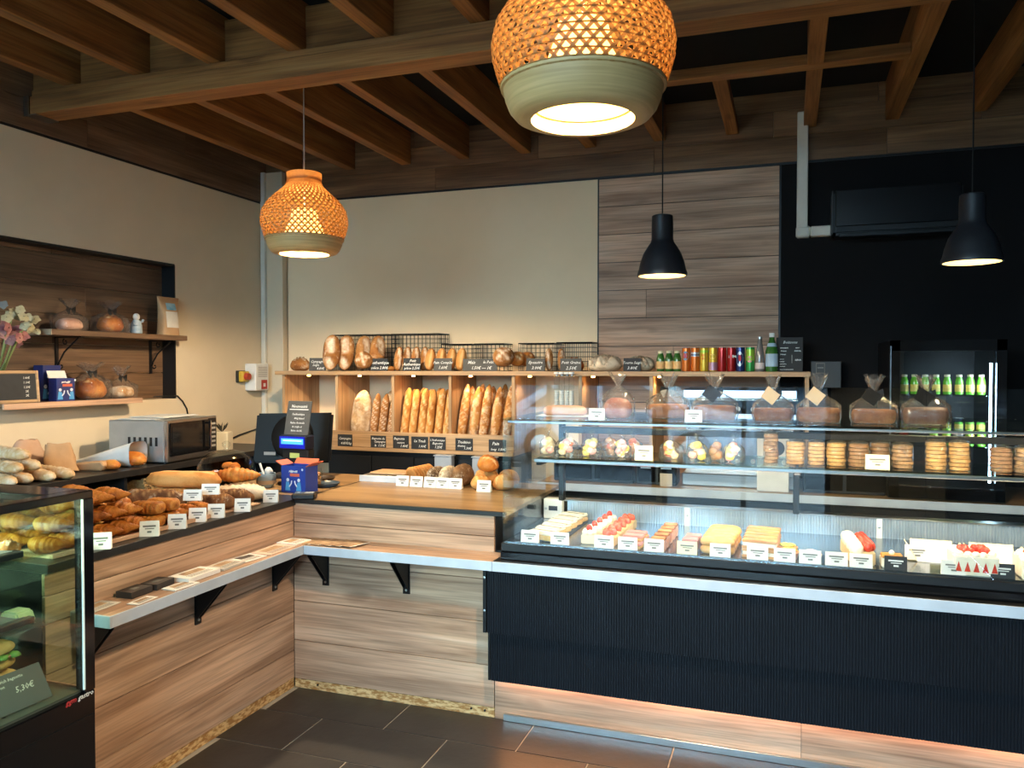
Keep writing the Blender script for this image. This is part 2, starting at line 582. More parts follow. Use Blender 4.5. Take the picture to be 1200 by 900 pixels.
struct(ob('wall_right', MB().box(XR, XR + 0.1, YF, 5.42, 0, ZC).mesh('wall_right', BLACKW)))
# shop front behind the viewer
wf = MB().box(-4.2, XR, YF - 0.12, YF, 3.02, ZC).box(-4.2, -3.75, YF - 0.12, YF, 0, 3.02)
wf.box(-3.75, -1.3, YF - 0.12, YF, 0, 0.12).box(-1.33, -1.27, YF - 0.12, YF, 0, 3.02).box(0.4, XR, YF - 0.12, YF, 0, 3.02)
struct(ob('wall_front', wf.mesh('wall_front', WALLP)))
for n, (x0, x1, z0, z1) in enumerate(((-3.75, -1.33, 0.12, 3.02), (-1.27, 0.4, 0.0, 3.02))):
    w = MB()
    t = 0.05
    w.box(x0, x0 + t, YF - 0.08, YF - 0.02, z0, z1).box(x1 - t, x1, YF - 0.08, YF - 0.02, z0, z1)
    w.box(x0, x1, YF - 0.08, YF - 0.02, z0, z0 + t).box(x0, x1, YF - 0.08, YF - 0.02, z1 - t, z1)
    xm = (x0 + x1) / 2
    w.box(xm - t / 2, xm + t / 2, YF - 0.08, YF - 0.02, z0, z1)
    wo = struct(ob('window_%d' % (n + 1), w.mesh('window_frame', BLACKM)))
    for a, b in ((x0 + t, xm - t / 2), (xm + t / 2, x1 - t)):
        bo('pane', a, b, YF - 0.055, YF - 0.047, z0 + t, z1 - t, GLASSG, wo)
# pavement outside
struct(ob('floor_pavement', MB().box(-30, 26, -20, YF - 0.12, -0.2, -0.1).mesh('floor_pavement', M('asphalt', '3f4247', 0.9, c2='4a4d52', scale=3))))

# ceiling
ce = struct(ob('ceiling', MB().box(-4.2, XR, YF, 5.42, ZC, ZC + 0.1).mesh('ceiling', CEIL)))
ZR = 3.035
RW = 0.075
BY0, BY1 = 3.2, 3.34            # main beam
for k in range(-2, 9):
    xr = -3.09 + 0.463 * k
    if k <= 5:
        spans = ((YF, YW - 0.014),)
    elif k == 8:
        spans = ((YF, BY1), (BY1, YW - 0.014))
    elif k == 7:
        spans = ((BY1, 4.2), (4.28, YW - 0.014), (YF, BY0))
    else:
        spans = ((4.28, YW - 0.014), (YF, BY0))
    for (a, b) in spans:
        bo('rafter', xr - RW, xr, a, b, ZR, ZR + 0.06 if (k in (6, 7) and a > 4) else ZC, PINE_Y, ce, 0.003)
    if k <= 6 and k > -2:
        bo('blocking', xr - 0.463 + 0.001, xr - RW - 0.001, 3.25, 3.29, ZR, ZC - 0.02, PINE_X, ce, 0.002)
bo('rafter', 1.0, 1.075, YF, YW - 0.014, ZR, ZC, PINE_Y, ce, 0.003)
bo('main_beam', XL + 0.045, 0.612, BY0, BY1, 2.905, 3.0, PINE_X, ce, 0.003)
bo('upper_beam', XL + 0.045, 0.612, BY0 + 0.012, BY1 - 0.012, 3.0, ZR, PINE_X, ce, 0.003)
bo('trimmer', -0.775 - 0.075, 0.539, 4.2, 4.28, ZR, ZR + 0.055, PINE_X, ce, 0.003)
bo('trimmer', -0.775 - 0.075, 0.539, BY1 + 0.03, BY1 + 0.075, ZR - 0.03, ZR + 0.02, PINE_X, ce, 0.003)
bk = MB().box(XL + 0.015, XL + 0.045, BY0 - 0.01, BY0 - 0.004, 2.895, 3.0).box(XL + 0.015, XL + 0.09, BY0 - 0.004, BY1, 2.899, 2.904)
ob('beam_hanger', bk.mesh('beam_hanger', STEEL), ce)

# ------------------------------------------------------------------ lamps
def woven_lamp(label, loc, cord_top, power, rot=0.0):
    t = thing('bamboo_pendant_lamp', label, 'lamp', loc, rot)
    prof = [(0.20, 0.072), (0.212, 0.11), (0.223, 0.15), (0.225, 0.185), (0.215, 0.23), (0.19, 0.27), (0.155, 0.305), (0.12, 0.335), (0.095, 0.362), (0.086, 0.39)]

    def rad(z):
        for (r0, z0), (r1, z1) in zip(prof, prof[1:]):
            if z <= z1:
                return r0 + (r1 - r0) * (z - z0) / (z1 - z0)
        return prof[-1][0]
    mb = MB()
    n, wst = 44, 0.0052
    zz = [0.072 + (0.39 - 0.072) * i / 26 for i in range(27)]
    for s in (-1, 1):
        for k in range(n):
            a0 = 2 * PI * k / n
            vs = []
            for i, z in enumerate(zz):
                a = a0 + s * (z - 0.072) * 4.6
                da = wst / rad(z) * 1.1
                rr = rad(z) + s * 0.0016
                for q in (a - da, a + da):
                    vs.append((rr * math.cos(q), rr * math.sin(q), z))
            mb.add(vs, [(2 * i, 2 * i + 1, 2 * i + 3, 2 * i + 2) for i in range(26)])
    ob('woven_shade', mb.mesh('woven_shade', CANE, fix=False), t)
    hb = MB()
    for i in range(14):
        z = 0.082 + i * 0.0165
        hb.lathe([(rad(z) + 0.001, z - 0.0022), (rad(z) + 0.0032, z), (rad(z) + 0.001, z + 0.0022)], 40)
    ob('cane_hoop', hb.mesh('cane_hoop', CANE), t)
    rim = [(0.124, 0.030), (0.124, 0.004), (0.128, 0.0), (0.150, 0.001), (0.168, 0.008), (0.183, 0.025), (0.193, 0.05), (0.198, 0.072),
           (0.204, 0.074), (0.205, 0.084), (0.199, 0.086), (0.190, 0.078), (0.184, 0.05), (0.17, 0.03), (0.124, 0.03)]
    ob('bamboo_rim', MB().lathe(rim, 56).mesh('bamboo_rim', RIMW, smooth=True), t)
    ob('neck_cap', MB().lathe([(0.083, 0.385), (0.09, 0.385), (0.091, 0.425), (0.084, 0.428), (0.012, 0.428)], 32).mesh('neck_cap', CANE, smooth=True), t)
    inner = [(0.121, 0.034), (0.119, 0.06), (0.07, 0.20), (0.062, 0.235), (0.0001, 0.245)]
    ob('inner_diffuser', MB().lathe(inner, 32).mesh('inner_diffuser', DIFF, smooth=True), t)
    ob('bulb', MB().lathe([(0.0001, 0.075), (0.03, 0.082), (0.042, 0.11), (0.03, 0.145), (0.014, 0.165), (0.014, 0.2)], 20).mesh('bulb', BULB, smooth=True), t)
    ob('cord', MB().tube([(0, 0, 0.2), (0, 0, 0.43), (0, 0, cord_top)], 0.0035, 6).mesh('cord', CORDW), t)
    for (nm, z, pw, typ) in (('glow', 0.012, power, 'SPOT'), ('glow', 0.275, power * 0.04, 'POINT')):
        ld = bpy.data.lights.new('lamp_light', typ)
        ld.energy = pw; ld.color = (1.0, 0.77, 0.50); ld.shadow_soft_size = 0.05
        if typ == 'SPOT':
            ld.spot_size = R(174); ld.spot_blend = 0.25
        l = bpy.data.objects.new('lamp_light', ld); COL.objects.link(l); l.parent = t; l.location = (0, 0, z)
    return t


CANE = M('bamboo_cane', 'c08a4c', 0.55, c2='ab7438', scale=40)
_nt = CANE.node_tree
_tl = N(_nt, 'ShaderNodeBsdfTranslucent'); _tl.inputs['Color'].default_value = lin('d8a058')
_mx = N(_nt, 'ShaderNodeMixShader'); _mx.inputs[0].default_value = 0.28
_nt.links.new(_nt.nodes['Principled BSDF'].outputs[0], _mx.inputs[1]); _nt.links.new(_tl.outputs[0], _mx.inputs[2])
_nt.links.new(_mx.outputs[0], _nt.nodes['Material Output'].inputs['Surface'])
RIMW = M('turned_bamboo', 'dbb57c', 0.5, c2='c09a63', scale=3, stretch=(1, 1, 40))
DIFF = M('lamp_diffuser', 'fff2cf', 0.6, emit='ffcf70', es=3.0)
CORDW = M('fabric_cord', 'a89d90', 0.8)
p = at(357, 297, 'Y', 3.62)
woven_lamp('woven bamboo pendant lamp hanging over the corner of the counters', (p.x, 3.62, 2.145), ZC - 2.145 - 0.002, 95, 0.1)
p = at(683, 110, 'Y', 1.93)
woven_lamp('woven bamboo pendant lamp hanging over the open floor, away from the counters', (p.x, 1.93, p.z - 0.065), ZC - p.z + 0.065 - 0.002, 110)


def black_lamp(label, loc, cord_top, power):
    t = thing('metal_pendant_lamp', label, 'lamp', loc)
    sh = [(0.104, 0.0), (0.11, 0.0), (0.111, 0.012), (0.104, 0.03), (0.098, 0.06), (0.084, 0.1), (0.066, 0.13), (0.052, 0.15), (0.048, 0.165),
          (0.048, 0.235), (0.046, 0.268), (0.04, 0.272), (0.008, 0.272)]
    inn = [(0.008, 0.262), (0.042, 0.255), (0.043, 0.165), (0.06, 0.13), (0.08, 0.098), (0.093, 0.06), (0.099, 0.03), (0.104, 0.0)]
    ob('shade', MB().lathe(sh, 40).mesh('shade', LAMPB, smooth=True), t)
    ob('shade_lining', MB().lathe(inn, 40).mesh('shade_lining', M('lamp_lining', 'e8e0d0', 0.5), smooth=True), t)
    ob('bulb', MB().lathe([(0.0001, 0.028), (0.022, 0.034), (0.032, 0.06), (0.026, 0.09), (0.014, 0.12), (0.014, 0.16)], 20).mesh('bulb', BULB, smooth=True), t)
    ob('cord', MB().tube([(0, 0, 0.27), (0, 0, cord_top)], 0.003, 6).mesh('cord', BLACKM), t)
    ld = bpy.data.lights.new('lamp_light', 'SPOT')
    ld.energy = power; ld.color = (1.0, 0.76, 0.48); ld.shadow_soft_size = 0.03; ld.spot_size = R(120); ld.spot_blend = 0.5
    l = bpy.data.objects.new('lamp_light', ld); COL.objects.link(l); l.parent = t; l.location = (0, 0, 0.025)


LAMPB = M('black_lamp_enamel', '24252a', 0.45)
black_lamp('black metal pendant lamp hanging in front of the oak wall panel', (XatY(775.5, 3.6), 3.6, 1.958), ZR - 1.958 + 0.1, 28)
black_lamp('black metal pendant lamp hanging in front of the black wall', (XatY(1137, 3.6), 3.6, 1.966), ZR - 1.966 + 0.1, 28)

# ------------------------------------------------------------------ air conditioner, duct, switch box
t = thing('air_conditioner', 'long black air conditioner mounted on the black wall', 'air conditioner', (0.585, YW - 0.001, 2.33))
ob('housing', MB().prism([(-0.345, 0), (0.345, 0), (0.345, 0.27), (-0.345, 0.27)], -0.2, 0).mesh('housing', BLACKM, bevel=0.02, bseg=2), t)
bo('front_panel', -0.33, 0.33, -0.212, -0.199, 0.05, 0.262, M('ac_gloss_black', '131316', 0.22), t, 0.004)
bo('louvre', -0.31, 0.31, -0.205, -0.16, -0.012, 0.01, BLACKM, t, 0.003)
bo('side_trim', -0.352, -0.343, -0.2, -0.02, 0.005, 0.265, M('dark_grey_trim', '3a3a3c', 0.4), t, 0.002)
t = thing('pipe_trunking', 'white plastic pipe trunking bent into an L beside the air conditioner', 'pipe cover', (0.072, YW - 0.001, 2.385))
bo('upright', -0.032, 0.032, -0.06, 0, 0.0, 0.74, PVC, t, 0.006)
bo('elbow', -0.036, 0.05, -0.064, 0, -0.034, 0.036, PVC, t, 0.012)
bo('horizontal_run', 0.05, 0.166, -0.06, 0, -0.03, 0.032, PVC, t, 0.006)
p0 = at(297, 442, 'X', XL); 
t = thing('switch_box', 'white electrical switch box with red label on the beige wall', 'switch box', (XL, 5.105, at(300, 442, 'X', XL).z))
bo('housing', 0, 0.1, -0.08, 0.08, -0.1, 0.105, WHITE, t, 0.006)
bo('red_label', 0.1, 0.103, -0.012, 0.055, -0.09, -0.02, M('red_label', 'b33222', 0.5), t)
bo('label_mark', 0.103, 0.104, 0.008, 0.035, -0.072, -0.045, CARDW, t)
for k in range(6):
    bo('printed_line', 0.1, 0.1012, -0.05, 0.06, 0.075 - k * 0.014, 0.079 - k * 0.014, INK, t)
t = thing('emergency_stop', 'yellow emergency stop switch with red knob on the beige wall', 'switch', (XL, 4.965, at(292, 441, 'X', XL).z))
bo('back_plate', 0, 0.02, -0.045, 0.045, -0.045, 0.045, BLACK, t, 0.003)
bo('housing', 0.02, 0.06, -0.04, 0.04, -0.04, 0.04, M('yellow_plastic', 'd9b33c', 0.4), t, 0.006)
ob('knob', MB().cyl(0.028, 0.024, 0, 0.03, 20, Matrix.Translation((0.06, 0, 0)) @ Matrix.Rotation(R(90), 4, 'Y')).mesh('knob', M('red_plastic', 'b5432c', 0.35), smooth=True), t)
# ------------------------------------------------------------------ counters
def wb_(name, x0, x1, y0, y1, z0, z1, mat, parent, bevel=0.0, label=None):
    """box given in world coordinates under an unrotated parent"""
    L = parent.location
    return bo(name, x0 - L.x, x1 - L.x, y0 - L.y, y1 - L.y, z0 - L.z, z1 - L.z, mat, parent, bevel, label)


def wob(name, me, parent, loc, rot=(0, 0, 0), scale=None, label=None):
    return ob(name, me, parent, Vector(loc) - parent.location, rot, scale, label)


ZT = 0.915
cA = thing('plank_counter', 'wood plank counter running along the croissants to the floor', 'counter', (-2.55, 2.58, 0))
wb_('carcass', -2.83, XA - 0.016, 1.9, YB + 0.8, 0.0, 0.884, BLACK, cA)
za = [0.047, 0.18, 0.369, 0.558, 0.72, 0.811, 0.884]
for a, b in zip(za, za[1:]):
    wb_('plank', XA - 0.015, XA, 1.9, YB - 0.001, a + 0.0015, b - 0.0015, OAK_Y, cA, 0.0012)
wb_('plinth', XA - 0.014, XA - 0.004, 1.9, YB, 0, 0.046, OSB, cA)
cB = thing('plank_counter', 'wood plank counter with rough chipboard plinth below the sliced loaves', 'counter', (-1.72, 3.7, 0))
wb_('carcass', XA + 0.001, -1.215, YB + 0.016, 4.08, 0.0, 0.896, BLACK, cB)
zb = [0.044, 0.232, 0.424, 0.613, 0.804, 0.896]
for a, b in zip(zb, zb[1:]):
    wb_('plank', XA + 0.001, -1.218, YB, YB + 0.015, a + 0.0015, b - 0.0015, OAK_X, cB, 0.0012)
wb_('plinth', XA + 0.001, -1.218, YB + 0.004, YB + 0.014, 0, 0.043, OSB, cB)
for u in (372, 552, 568):
    q = at(u, 820, 'Y', YB)
    wob('screw', MB().cyl(0.005, 0.005, 0, 0.004, 8, Matrix.Rotation(R(90), 4, 'X')).mesh('screw', BLACKM), cB, (q.x, YB + 0.004, 0.026))
wtA = thing('worktop', 'black worktop under the croissants and loaves', 'worktop', (-2.55, 2.6, 0.885))
wb_('board', -2.86, XA + 0.012, 1.9, YB + 0.09, 0.885, ZT, BLACKT, wtA, 0.002)
wtB = thing('worktop', 'oak worktop with black front edge below the bread bins', 'worktop', (-1.7, 3.7, 0.897))
wb_('board', XA + 0.013, -1.16, YB + 0.002, 4.12, 0.897, ZT, TOPWOOD, wtB)
wb_('edge_band', XA + 0.013, -1.16, YB - 0.012, YB + 0.002, 0.8968, ZT + 0.001, BLACK, wtB, 0.001)
wtC = thing('worktop', 'corner oak worktop beside the till with a dark seam', 'worktop', (-2.5, 3.8, 0.885))
wb_('board', -2.86, XA + 0.006, YB + 0.091, 4.12, 0.885, ZT, TOPWOOD, wtC)
wb_('seam', XA + 0.006, XA + 0.012, YB + 0.091, 4.12, 0.89, ZT + 0.001, BLACK, wtC)


def bracket_mesh():
    mb = MB()
    mb.box(-0.017, 0.017, -0.006, 0, -0.185, 0)
    mb.box(-0.017, 0.017, -0.15, 0, -0.007, 0)
    for q in (-0.013, 0.009):
        vs = [(q + d, y, z) for d in (0, 0.004) for (y, z) in ((0, -0.17), (-0.02, -0.15), (-0.135, -0.02), (-0.14, -0.004), (0, -0.004))]
        mb.add(vs, [(4, 3, 2, 1, 0), (5, 6, 7, 8, 9)] + [(i, (i + 1) % 5, 5 + (i + 1) % 5, 5 + i) for i in range(5)])
    return mb.mesh('bracket', BLACKM)


BRK = bracket_mesh()
SCREW = MB().lathe([(0.0001, 0.004), (0.005, 0.003), (0.006, 0)], 10).mesh('screw', STEEL, smooth=True)


def bracket(parent, loc, rz):
    b = wob('bracket', BRK, parent, loc, (0, 0, rz))
    ob('screw', SCREW, b, (0, -0.006, -0.168), (R(90), 0, 0))


LW = 0.171
lA = thing('ledge_shelf', 'narrow ledge with white edge along the croissant counter holding flyers', 'shelf', (XA + 0.08, 2.6, 0.697))
wb_('board', XA, XA + LW - 0.006, 2.0, YB - 0.001, 0.699, 0.736, OAK_Y, lA)
wb_('edge_band', XA + LW - 0.006, XA + LW, 2.0, YB - LW, 0.697, 0.737, WHITE_EDGE, lA, 0.001)
wb_('edge_band', XA + 0.001, XA + LW, 1.992, 2.0, 0.697, 0.737, WHITE_EDGE, lA, 0.001)
for u, v in ((229, 715), (320, 670)):
    bracket(lA, (XA, YatX(u, XA), 0.697), R(90))
bracket(lA, (XA, 2.03, 0.697), R(90))
lB = thing('ledge_shelf', 'narrow wood ledge with white edge on the loaf counter', 'shelf', (-1.65, YB - 0.08, 0.697))
wb_('board', XA + LW, -1.165, YB - LW + 0.006, YB - 0.001, 0.699, 0.736, OAK_X, lB)
wb_('edge_band', XA + LW, -1.165, YB - LW, YB - LW + 0.006, 0.697, 0.737, WHITE_EDGE, lB, 0.001)
for u in (381, 476):
    bracket(lB, (XatY(u, YB), YB, 0.697), 0)

# ------------------------------------------------------------------ pastry display case
CX0, CX1, CY0, CY1 = -1.138, 1.3, 3.145, 3.86
case = thing('pastry_display_case', 'long glass pastry display case with dark ribbed front', 'display case', (0.08, 3.55, 0))


def ribbed(x0, x1, z0, z1, pitch, depth, mat, name):
    n = int((x1 - x0) / pitch)
    xs = []
    for k in range(n):
        a = x0 + k * pitch
        xs += [(a, 0), (a + pitch * 0.2, -depth), (a + pitch * 0.75, -depth), (a + pitch * 0.9, 0)]
    xs.append((x1, 0))
    vs = [(x, y, z0) for x, y in xs] + [(x, y, z1) for x, y in xs]
    m_ = len(xs)
    mb = MB().add(vs, [(i, i + 1, m_ + i + 1, m_ + i) for i in range(m_ - 1)])
    mb.box(x0, x1, 0.0005, 0.012, z0, z1)
    return mb.mesh(name, mat, fix=False)


XJ = at(939, 860, 'Y', YB).x
wb_('kick_board', -1.214, XJ - 0.001, YB, YB + 0.016, 0.0, 0.20, OAK_X, case)
wb_('kick_board', XJ + 0.001, CX1 + 0.08, YB, YB + 0.016, 0.0, 0.20, OAK_X, case)
wb_('steel_skirt', -1.17, CX1 + 0.08, YB - 0.014, YB - 0.001, 0.001, 0.03, STEEL, case, 0.001)
wb_('carcass', -1.212, CX1 + 0.08, YB + 0.017, CY1, 0.0, 0.74, BLACK, case)
wb_('soffit', -1.2, CX1 + 0.08, 3.17, YB + 0.017, 0.212, 0.225, BLACK, case)
o = wob('lower_panel', ribbed(-1.2, CX1 + 0.08, 0.203, 0.43, 0.0105, 0.0025, NAVY, 'lower_panel'), case, (0, 3.168, 0))
o = wob('upper_panel', ribbed(-1.2, CX1 + 0.08, 0.424, 0.697, 0.0105, 0.0025, NAVY, 'upper_panel'), case, (0, 3.124, 0))
wb_('panel_return', -1.2, CX1 + 0.08, 3.137, 3.168, 0.424, 0.43, BLACK, case)
o = wb_('side_plate', -1.217, -1.2, 3.115, YB, 0.424, 0.697, BLACKM, case, 0.002)
for z in (0.52, 0.66):
    wob('screw', SCREW, case, (-1.208, 3.114, z), (R(90), 0, 0))
wb_('side_plate', -1.213, -1.2, 3.165, YB, 0.203, 0.424, BLACKM, case, 0.002)
wb_('led_strip', -1.19, CX1 + 0.05, 3.236, 3.248, 0.206, 0.211, M('plinth_led', 'ffe8c8', 0.5, emit='ffb070', es=40.0), case)
# front ledge with the white edge
wb_('ledge_board', -1.164, CX1 + 0.08, YB - LW + 0.006, YB + 0.02, 0.699, 0.737, BLACKT, case)
wb_('ledge_edge', -1.164, CX1 + 0.08, YB - LW, YB - LW + 0.006, 0.697, 0.7375, WHITE_EDGE, case, 0.001)
# glass base frame in two steps
wb_('front_rail', CX0 - 0.006, CX1, CY0 - 0.012, CY0 + 0.03, 0.7385, 0.772, BLACKG, case, 0.003)
wb_('front_rail', CX0 - 0.006, CX1, CY0 - 0.004, CY0 + 0.03, 0.772, 0.806, BLACK, case, 0.003)
wb_('end_rail', CX0 - 0.006, CX0 + 0.02, CY0 + 0.03, CY1, 0.7385, 0.806, BLACK, case, 0.003)
wb_('base_pan', CX0, CX1, CY0 + 0.03, CY1, 0.7385, 0.80, BLACK, case)
wb_('deck', CX0 + 0.01, CX1, CY0 + 0.012, 3.745, 0.800, 0.812, STEELD, case)
# ribbed lit back wall of the lower chamber
wob('back_ribs', ribbed(CX0 + 0.12, CX1, 0.812, 0.895, 0.0115, 0.004, M('pale_ribbed_steel', 'b9c4cf', 0.3, metal=0.55), 'back_ribs'), case, (0, 3.745, 0))
wb_('back_cap', CX0 + 0.005, CX1, 3.735, 3.80, 0.895, 0.902, STEEL, case, 0.001)
for u in (806, 1032):
    x = XatY(u, 3.74)
    wb_('rib_joint', x - 0.012, x + 0.012, 3.735, 3.742, 0.812, 0.896, WHITE, case)
    wob('screw', SCREW, case, (x, 3.735, 0.86), (R(90), 0, 0))
ctl = wb_('controller', CX0 + 0.012, CX0 + 0.105, 3.70, 3.744, 0.812, 0.908, WHITE, case, 0.003)
ob('display', MB().box(-0.02, 0.024, -0.024, -0.0221, -0.008, 0.014).mesh('display', M('dark_display', '3a3f4a', 0.2)), ctl)
ob('knob', SCREW, ctl, (-0.034, -0.022, 0), (R(90), 0, 0))
# glass
XJ1, XJ2 = -0.336, 0.464
for a, b in ((CX0, XJ1), (XJ1, XJ2), (XJ2, CX1)):
    wb_('front_pane', a + 0.001, b - 0.001, CY0, CY0 + 0.006, 0.806, 1.324, GLASS, case)
for a, b in ((-1.082, XJ1), (XJ1, XJ2), (XJ2, CX1)):
    wb_('upper_pane', a + 0.001, b - 0.001, CY0 + 0.008, CY0 + 0.014, 1.333, 1.474, GLASS, case)
wb_('side_pane', CX0, CX0 + 0.006, CY0 + 0.007, CY1 - 0.1, 0.807, 1.324, GLASS, case)
wb_('side_pane', CX1 - 0.006, CX1, CY0 + 0.007, CY1 - 0.1, 0.807, 1.324, GLASS, case)
for a, b in ((CX0, XJ1), (XJ1, XJ2), (XJ2, CX1)):
    wb_('top_shelf', a + 0.001, b - 0.001, CY0, CY1 - 0.06, 1.325, 1.333, GLASSE, case)
MS0, MS1, MZ = 3.30, 3.66, 1.158
XM0 = -1.03
for a, b in ((XM0, 0.03), (0.04, CX1 - 0.01)):
    wb_('middle_shelf', a, b, MS0, MS1, MZ - 0.008, MZ, GLASSE, case)
wb_('shelf_rail', XM0 - 0.02, CX1 - 0.01, MS0 + 0.006, MS0 + 0.024, MZ - 0.024, MZ - 0.009, STEEL, case, 0.002)
wb_('shelf_led', XM0, CX1 - 0.02, MS0 + 0.0245, MS0 + 0.03, MZ - 0.02, MZ - 0.012, LEDW, case)
wb_('rear_bar', XM0, CX1 - 0.01, 3.665, 3.695, 1.235, 1.265, BLACKM, case, 0.003)
wb_('top_rail', CX0 + 0.02, CX1 - 0.02, CY0 + 0.008, CY0 + 0.02, 1.314, 1.3245, STEEL, case, 0.002)
for x in (XM0 - 0.006, 0.035, 1.02):
    wb_('rear_post', x - 0.013, x + 0.013, 3.695, 3.735, 0.903, 1.30, BLACKM, case, 0.003)
    wb_('shelf_arm', x - 0.012, x + 0.012, MS0 + 0.03, 3.70, MZ - 0.04, MZ - 0.009, BLACKM, case, 0.002)
wb_('top_beam', XM0, CX1 - 0.01, 3.70, 3.73, 1.30, 1.324, BLACKM, case, 0.003)
for (y, z, ang, pw) in ((MS0 + 0.02, MZ - 0.03, 8, 7.5), (CY0 + 0.025, 1.312, 25, 6.5)):
    ld = bpy.data.lights.new('case_light', 'AREA'); ld.shape = 'RECTANGLE'
    ld.size, ld.size_y = CX1 - XM0 - 0.1, 0.012; ld.energy = pw; ld.color = (1.0, 0.83, 0.62)
    l = bpy.data.objects.new('case_light', ld); COL.objects.link(l); l.parent = case
    l.location = Vector(((CX1 + XM0) / 2, y, z)) - case.location; l.rotation_euler = (R(ang), 0, 0)

# ------------------------------------------------------------------ bread shelf unit on the back wall
SY0, SY1 = 4.84, YW - 0.002
DIV = [-3.432, -2.993, -2.553, -2.128, -1.682, -1.236, -0.791, 0.1]
su = thing('bread_shelf_unit', 'long beech shelf unit with open bread bins on the pale wall', 'shelf unit', (-1.7, 5.07, 0.95))
wb_('top_board', -3.489, 0.118, SY0 - 0.01, SY1, 1.494, 1.522, BEECH_X, su, 0.001)
for k, x in enumerate(DIV):
    z0 = 1.0 if k < 5 else 0.852
    wb_('divider', x - 0.011, x + 0.011, SY0 + 0.012, SY1, z0, 1.493, BEECH_Z, su, 0.001)
wb_('bin_floor', DIV[0] - 0.011, DIV[4] + 0.011, SY0 + 0.012, SY1, 0.972, 1.0, BEECH_X, su, 0.001)
wb_('front_lip', DIV[0] - 0.011, DIV[4] + 0.011, SY0 - 0.006, SY0 + 0.0115, 0.997, 1.106, BEECH_X, su, 0.001)
wb_('lower_lip', DIV[0] - 0.011, DIV[4] + 0.011, SY0 - 0.022, SY0 + 0.0115, 0.972, 0.996, BEECH_X, su, 0.001)
PUCK = MB().cyl(0.012, 0.01, -0.009, 0, 12).mesh('spot', M('shelf_spot', 'fff0d8', 0.4, emit='ffb25c', es=40.0), smooth=True)
for u in (362, 421.5, 484.5, 551.5, 621, 695, 773):
    x = XatY(u, 4.9)
    wob('spot', PUCK, su, (x, 4.9, 1.4935))
    ld = bpy.data.lights.new('shelf_spot', 'SPOT'); ld.energy = 3.2; ld.color = (1.0, 0.70, 0.40)
    ld.spot_size = R(125); ld.spot_blend = 0.7; ld.shadow_soft_size = 0.012
    l = bpy.data.objects.new('shelf_spot', ld); COL.objects.link(l); l.parent = su
    l.location = Vector((x, 4.9, 1.482)) - su.location; l.rotation_euler = (R(14), 0, 0)

cab = thing('drawer_cabinet', 'black drawer cabinet under the beech bread bins', 'cabinet', (-2.38, 5.07, 0))
wb_('carcass', -3.065, -1.70, SY0 + 0.02, SY1, 0, 0.971, BLACK, cab)
dx = [-3.055, -2.715, -2.39, -2.07, -1.71]
for a, b in zip(dx, dx[1:]):
    for z0, z1 in ((0.06, 0.5), (0.51, 0.935)):
        d_ = wb_('drawer', a + 0.004, b - 0.004, SY0 + 0.002, SY0 + 0.019, z0, z1, BLACK, cab, 0.002)
        if z0 > 0.3:
            ob('knob', MB().lathe([(0.0001, 0.02), (0.009, 0.017), (0.008, 0.006), (0.004, 0)], 12).mesh('knob', CHROME, smooth=True), d_,
               (-0.03, -0.009, -0.1 + 0.02), (R(90), 0, 0))
for (u0, u1, v0, v1, lab) in ((511, 531, 534, 552, 'small white plastic tub in front of the black drawers'), (555, 582, 536, 566, 'grey plastic crate in front of the black drawers')):
    p, q = at(u0, v0, 'Y', 4.78), at(u1, v1, 'Y', 4.78)
    t = thing('plastic_tub', lab, 'tub', ((p.x + q.x) / 2, 4.80, 0.0))
    w = (q.x - p.x)
    wb_('stand', p.x, q.x, 4.755, 4.80, 0, 0.60, BLACK, t)
    wb_('tub', p.x, q.x, 4.75, 4.805, 0.60, p.z, M('grey_tub', 'a9b2bd', 0.4), t, 0.006)
    wb_('rim', p.x - 0.005, q.x + 0.005, 4.746, 4.808, p.z, p.z + 0.008, M('grey_tub', 'a9b2bd', 0.4), t, 0.002)

# staff counter behind the display case
bc = thing('staff_counter', 'low staff counter with wood top and white edge behind the display case', 'counter', (0, 4.95, 0))
wb_('carcass', -1.42, XR - 0.02, 4.66, SY1, 0, 0.808, BLACK, bc)
wb_('board', -1.44, XR - 0.02, 4.606, SY1, 0.809, 0.851, TOPWOOD, bc)
wb_('edge_band', -1.44, XR - 0.02, 4.6, 4.606, 0.807, 0.851, WHITE_EDGE, bc)
for k in range(5):
    x = -1.41 + k * 0.55
    wb_('door', x + 0.004, x + 0.546, 4.645, 4.659, 0.08, 0.79, BLACK, bc, 0.002)

# espresso machine
t = thing('espresso_machine', 'stainless espresso machine with lit top bar behind the display case', 'coffee machine', (-0.27, 4.98, 0.852))
wd = 0.322
ob('body', MB().prism([(-wd, 0.04), (wd, 0.04), (wd, 0.57), (-wd, 0.57)], -0.05, 0.24).mesh('body', STEEL, bevel=0.012, bseg=2), t)
bo('top_head', -wd, wd, -0.23, 0.0, 0.40, 0.57, STEEL, t, 0.01)
bo('light_bar', -wd + 0.01, wd - 0.01, -0.238, -0.2305, 0.52, 0.562, M('machine_light', 'dfeeff', 0.4, emit='a9d2ff', es=1.6), t)
bo('control_panel', -wd + 0.01, wd - 0.01, -0.236, -0.2305, 0.405, 0.505, BLACKG, t)
for k in range(7):
    ob('dial', MB().cyl(0.014, 0.014, 0, 0.01, 14, Matrix.Rotation(R(90), 4, 'X')).mesh('dial', WHITE, smooth=True), t, (-0.26 + k * 0.085, -0.236, 0.455))
bo('chrome_trim', -wd, wd, -0.24, -0.229, 0.506, 0.518, CHROME, t)
bo('drip_tray', -wd, wd, -0.23, 0.0, 0.0, 0.075, STEEL, t, 0.006)
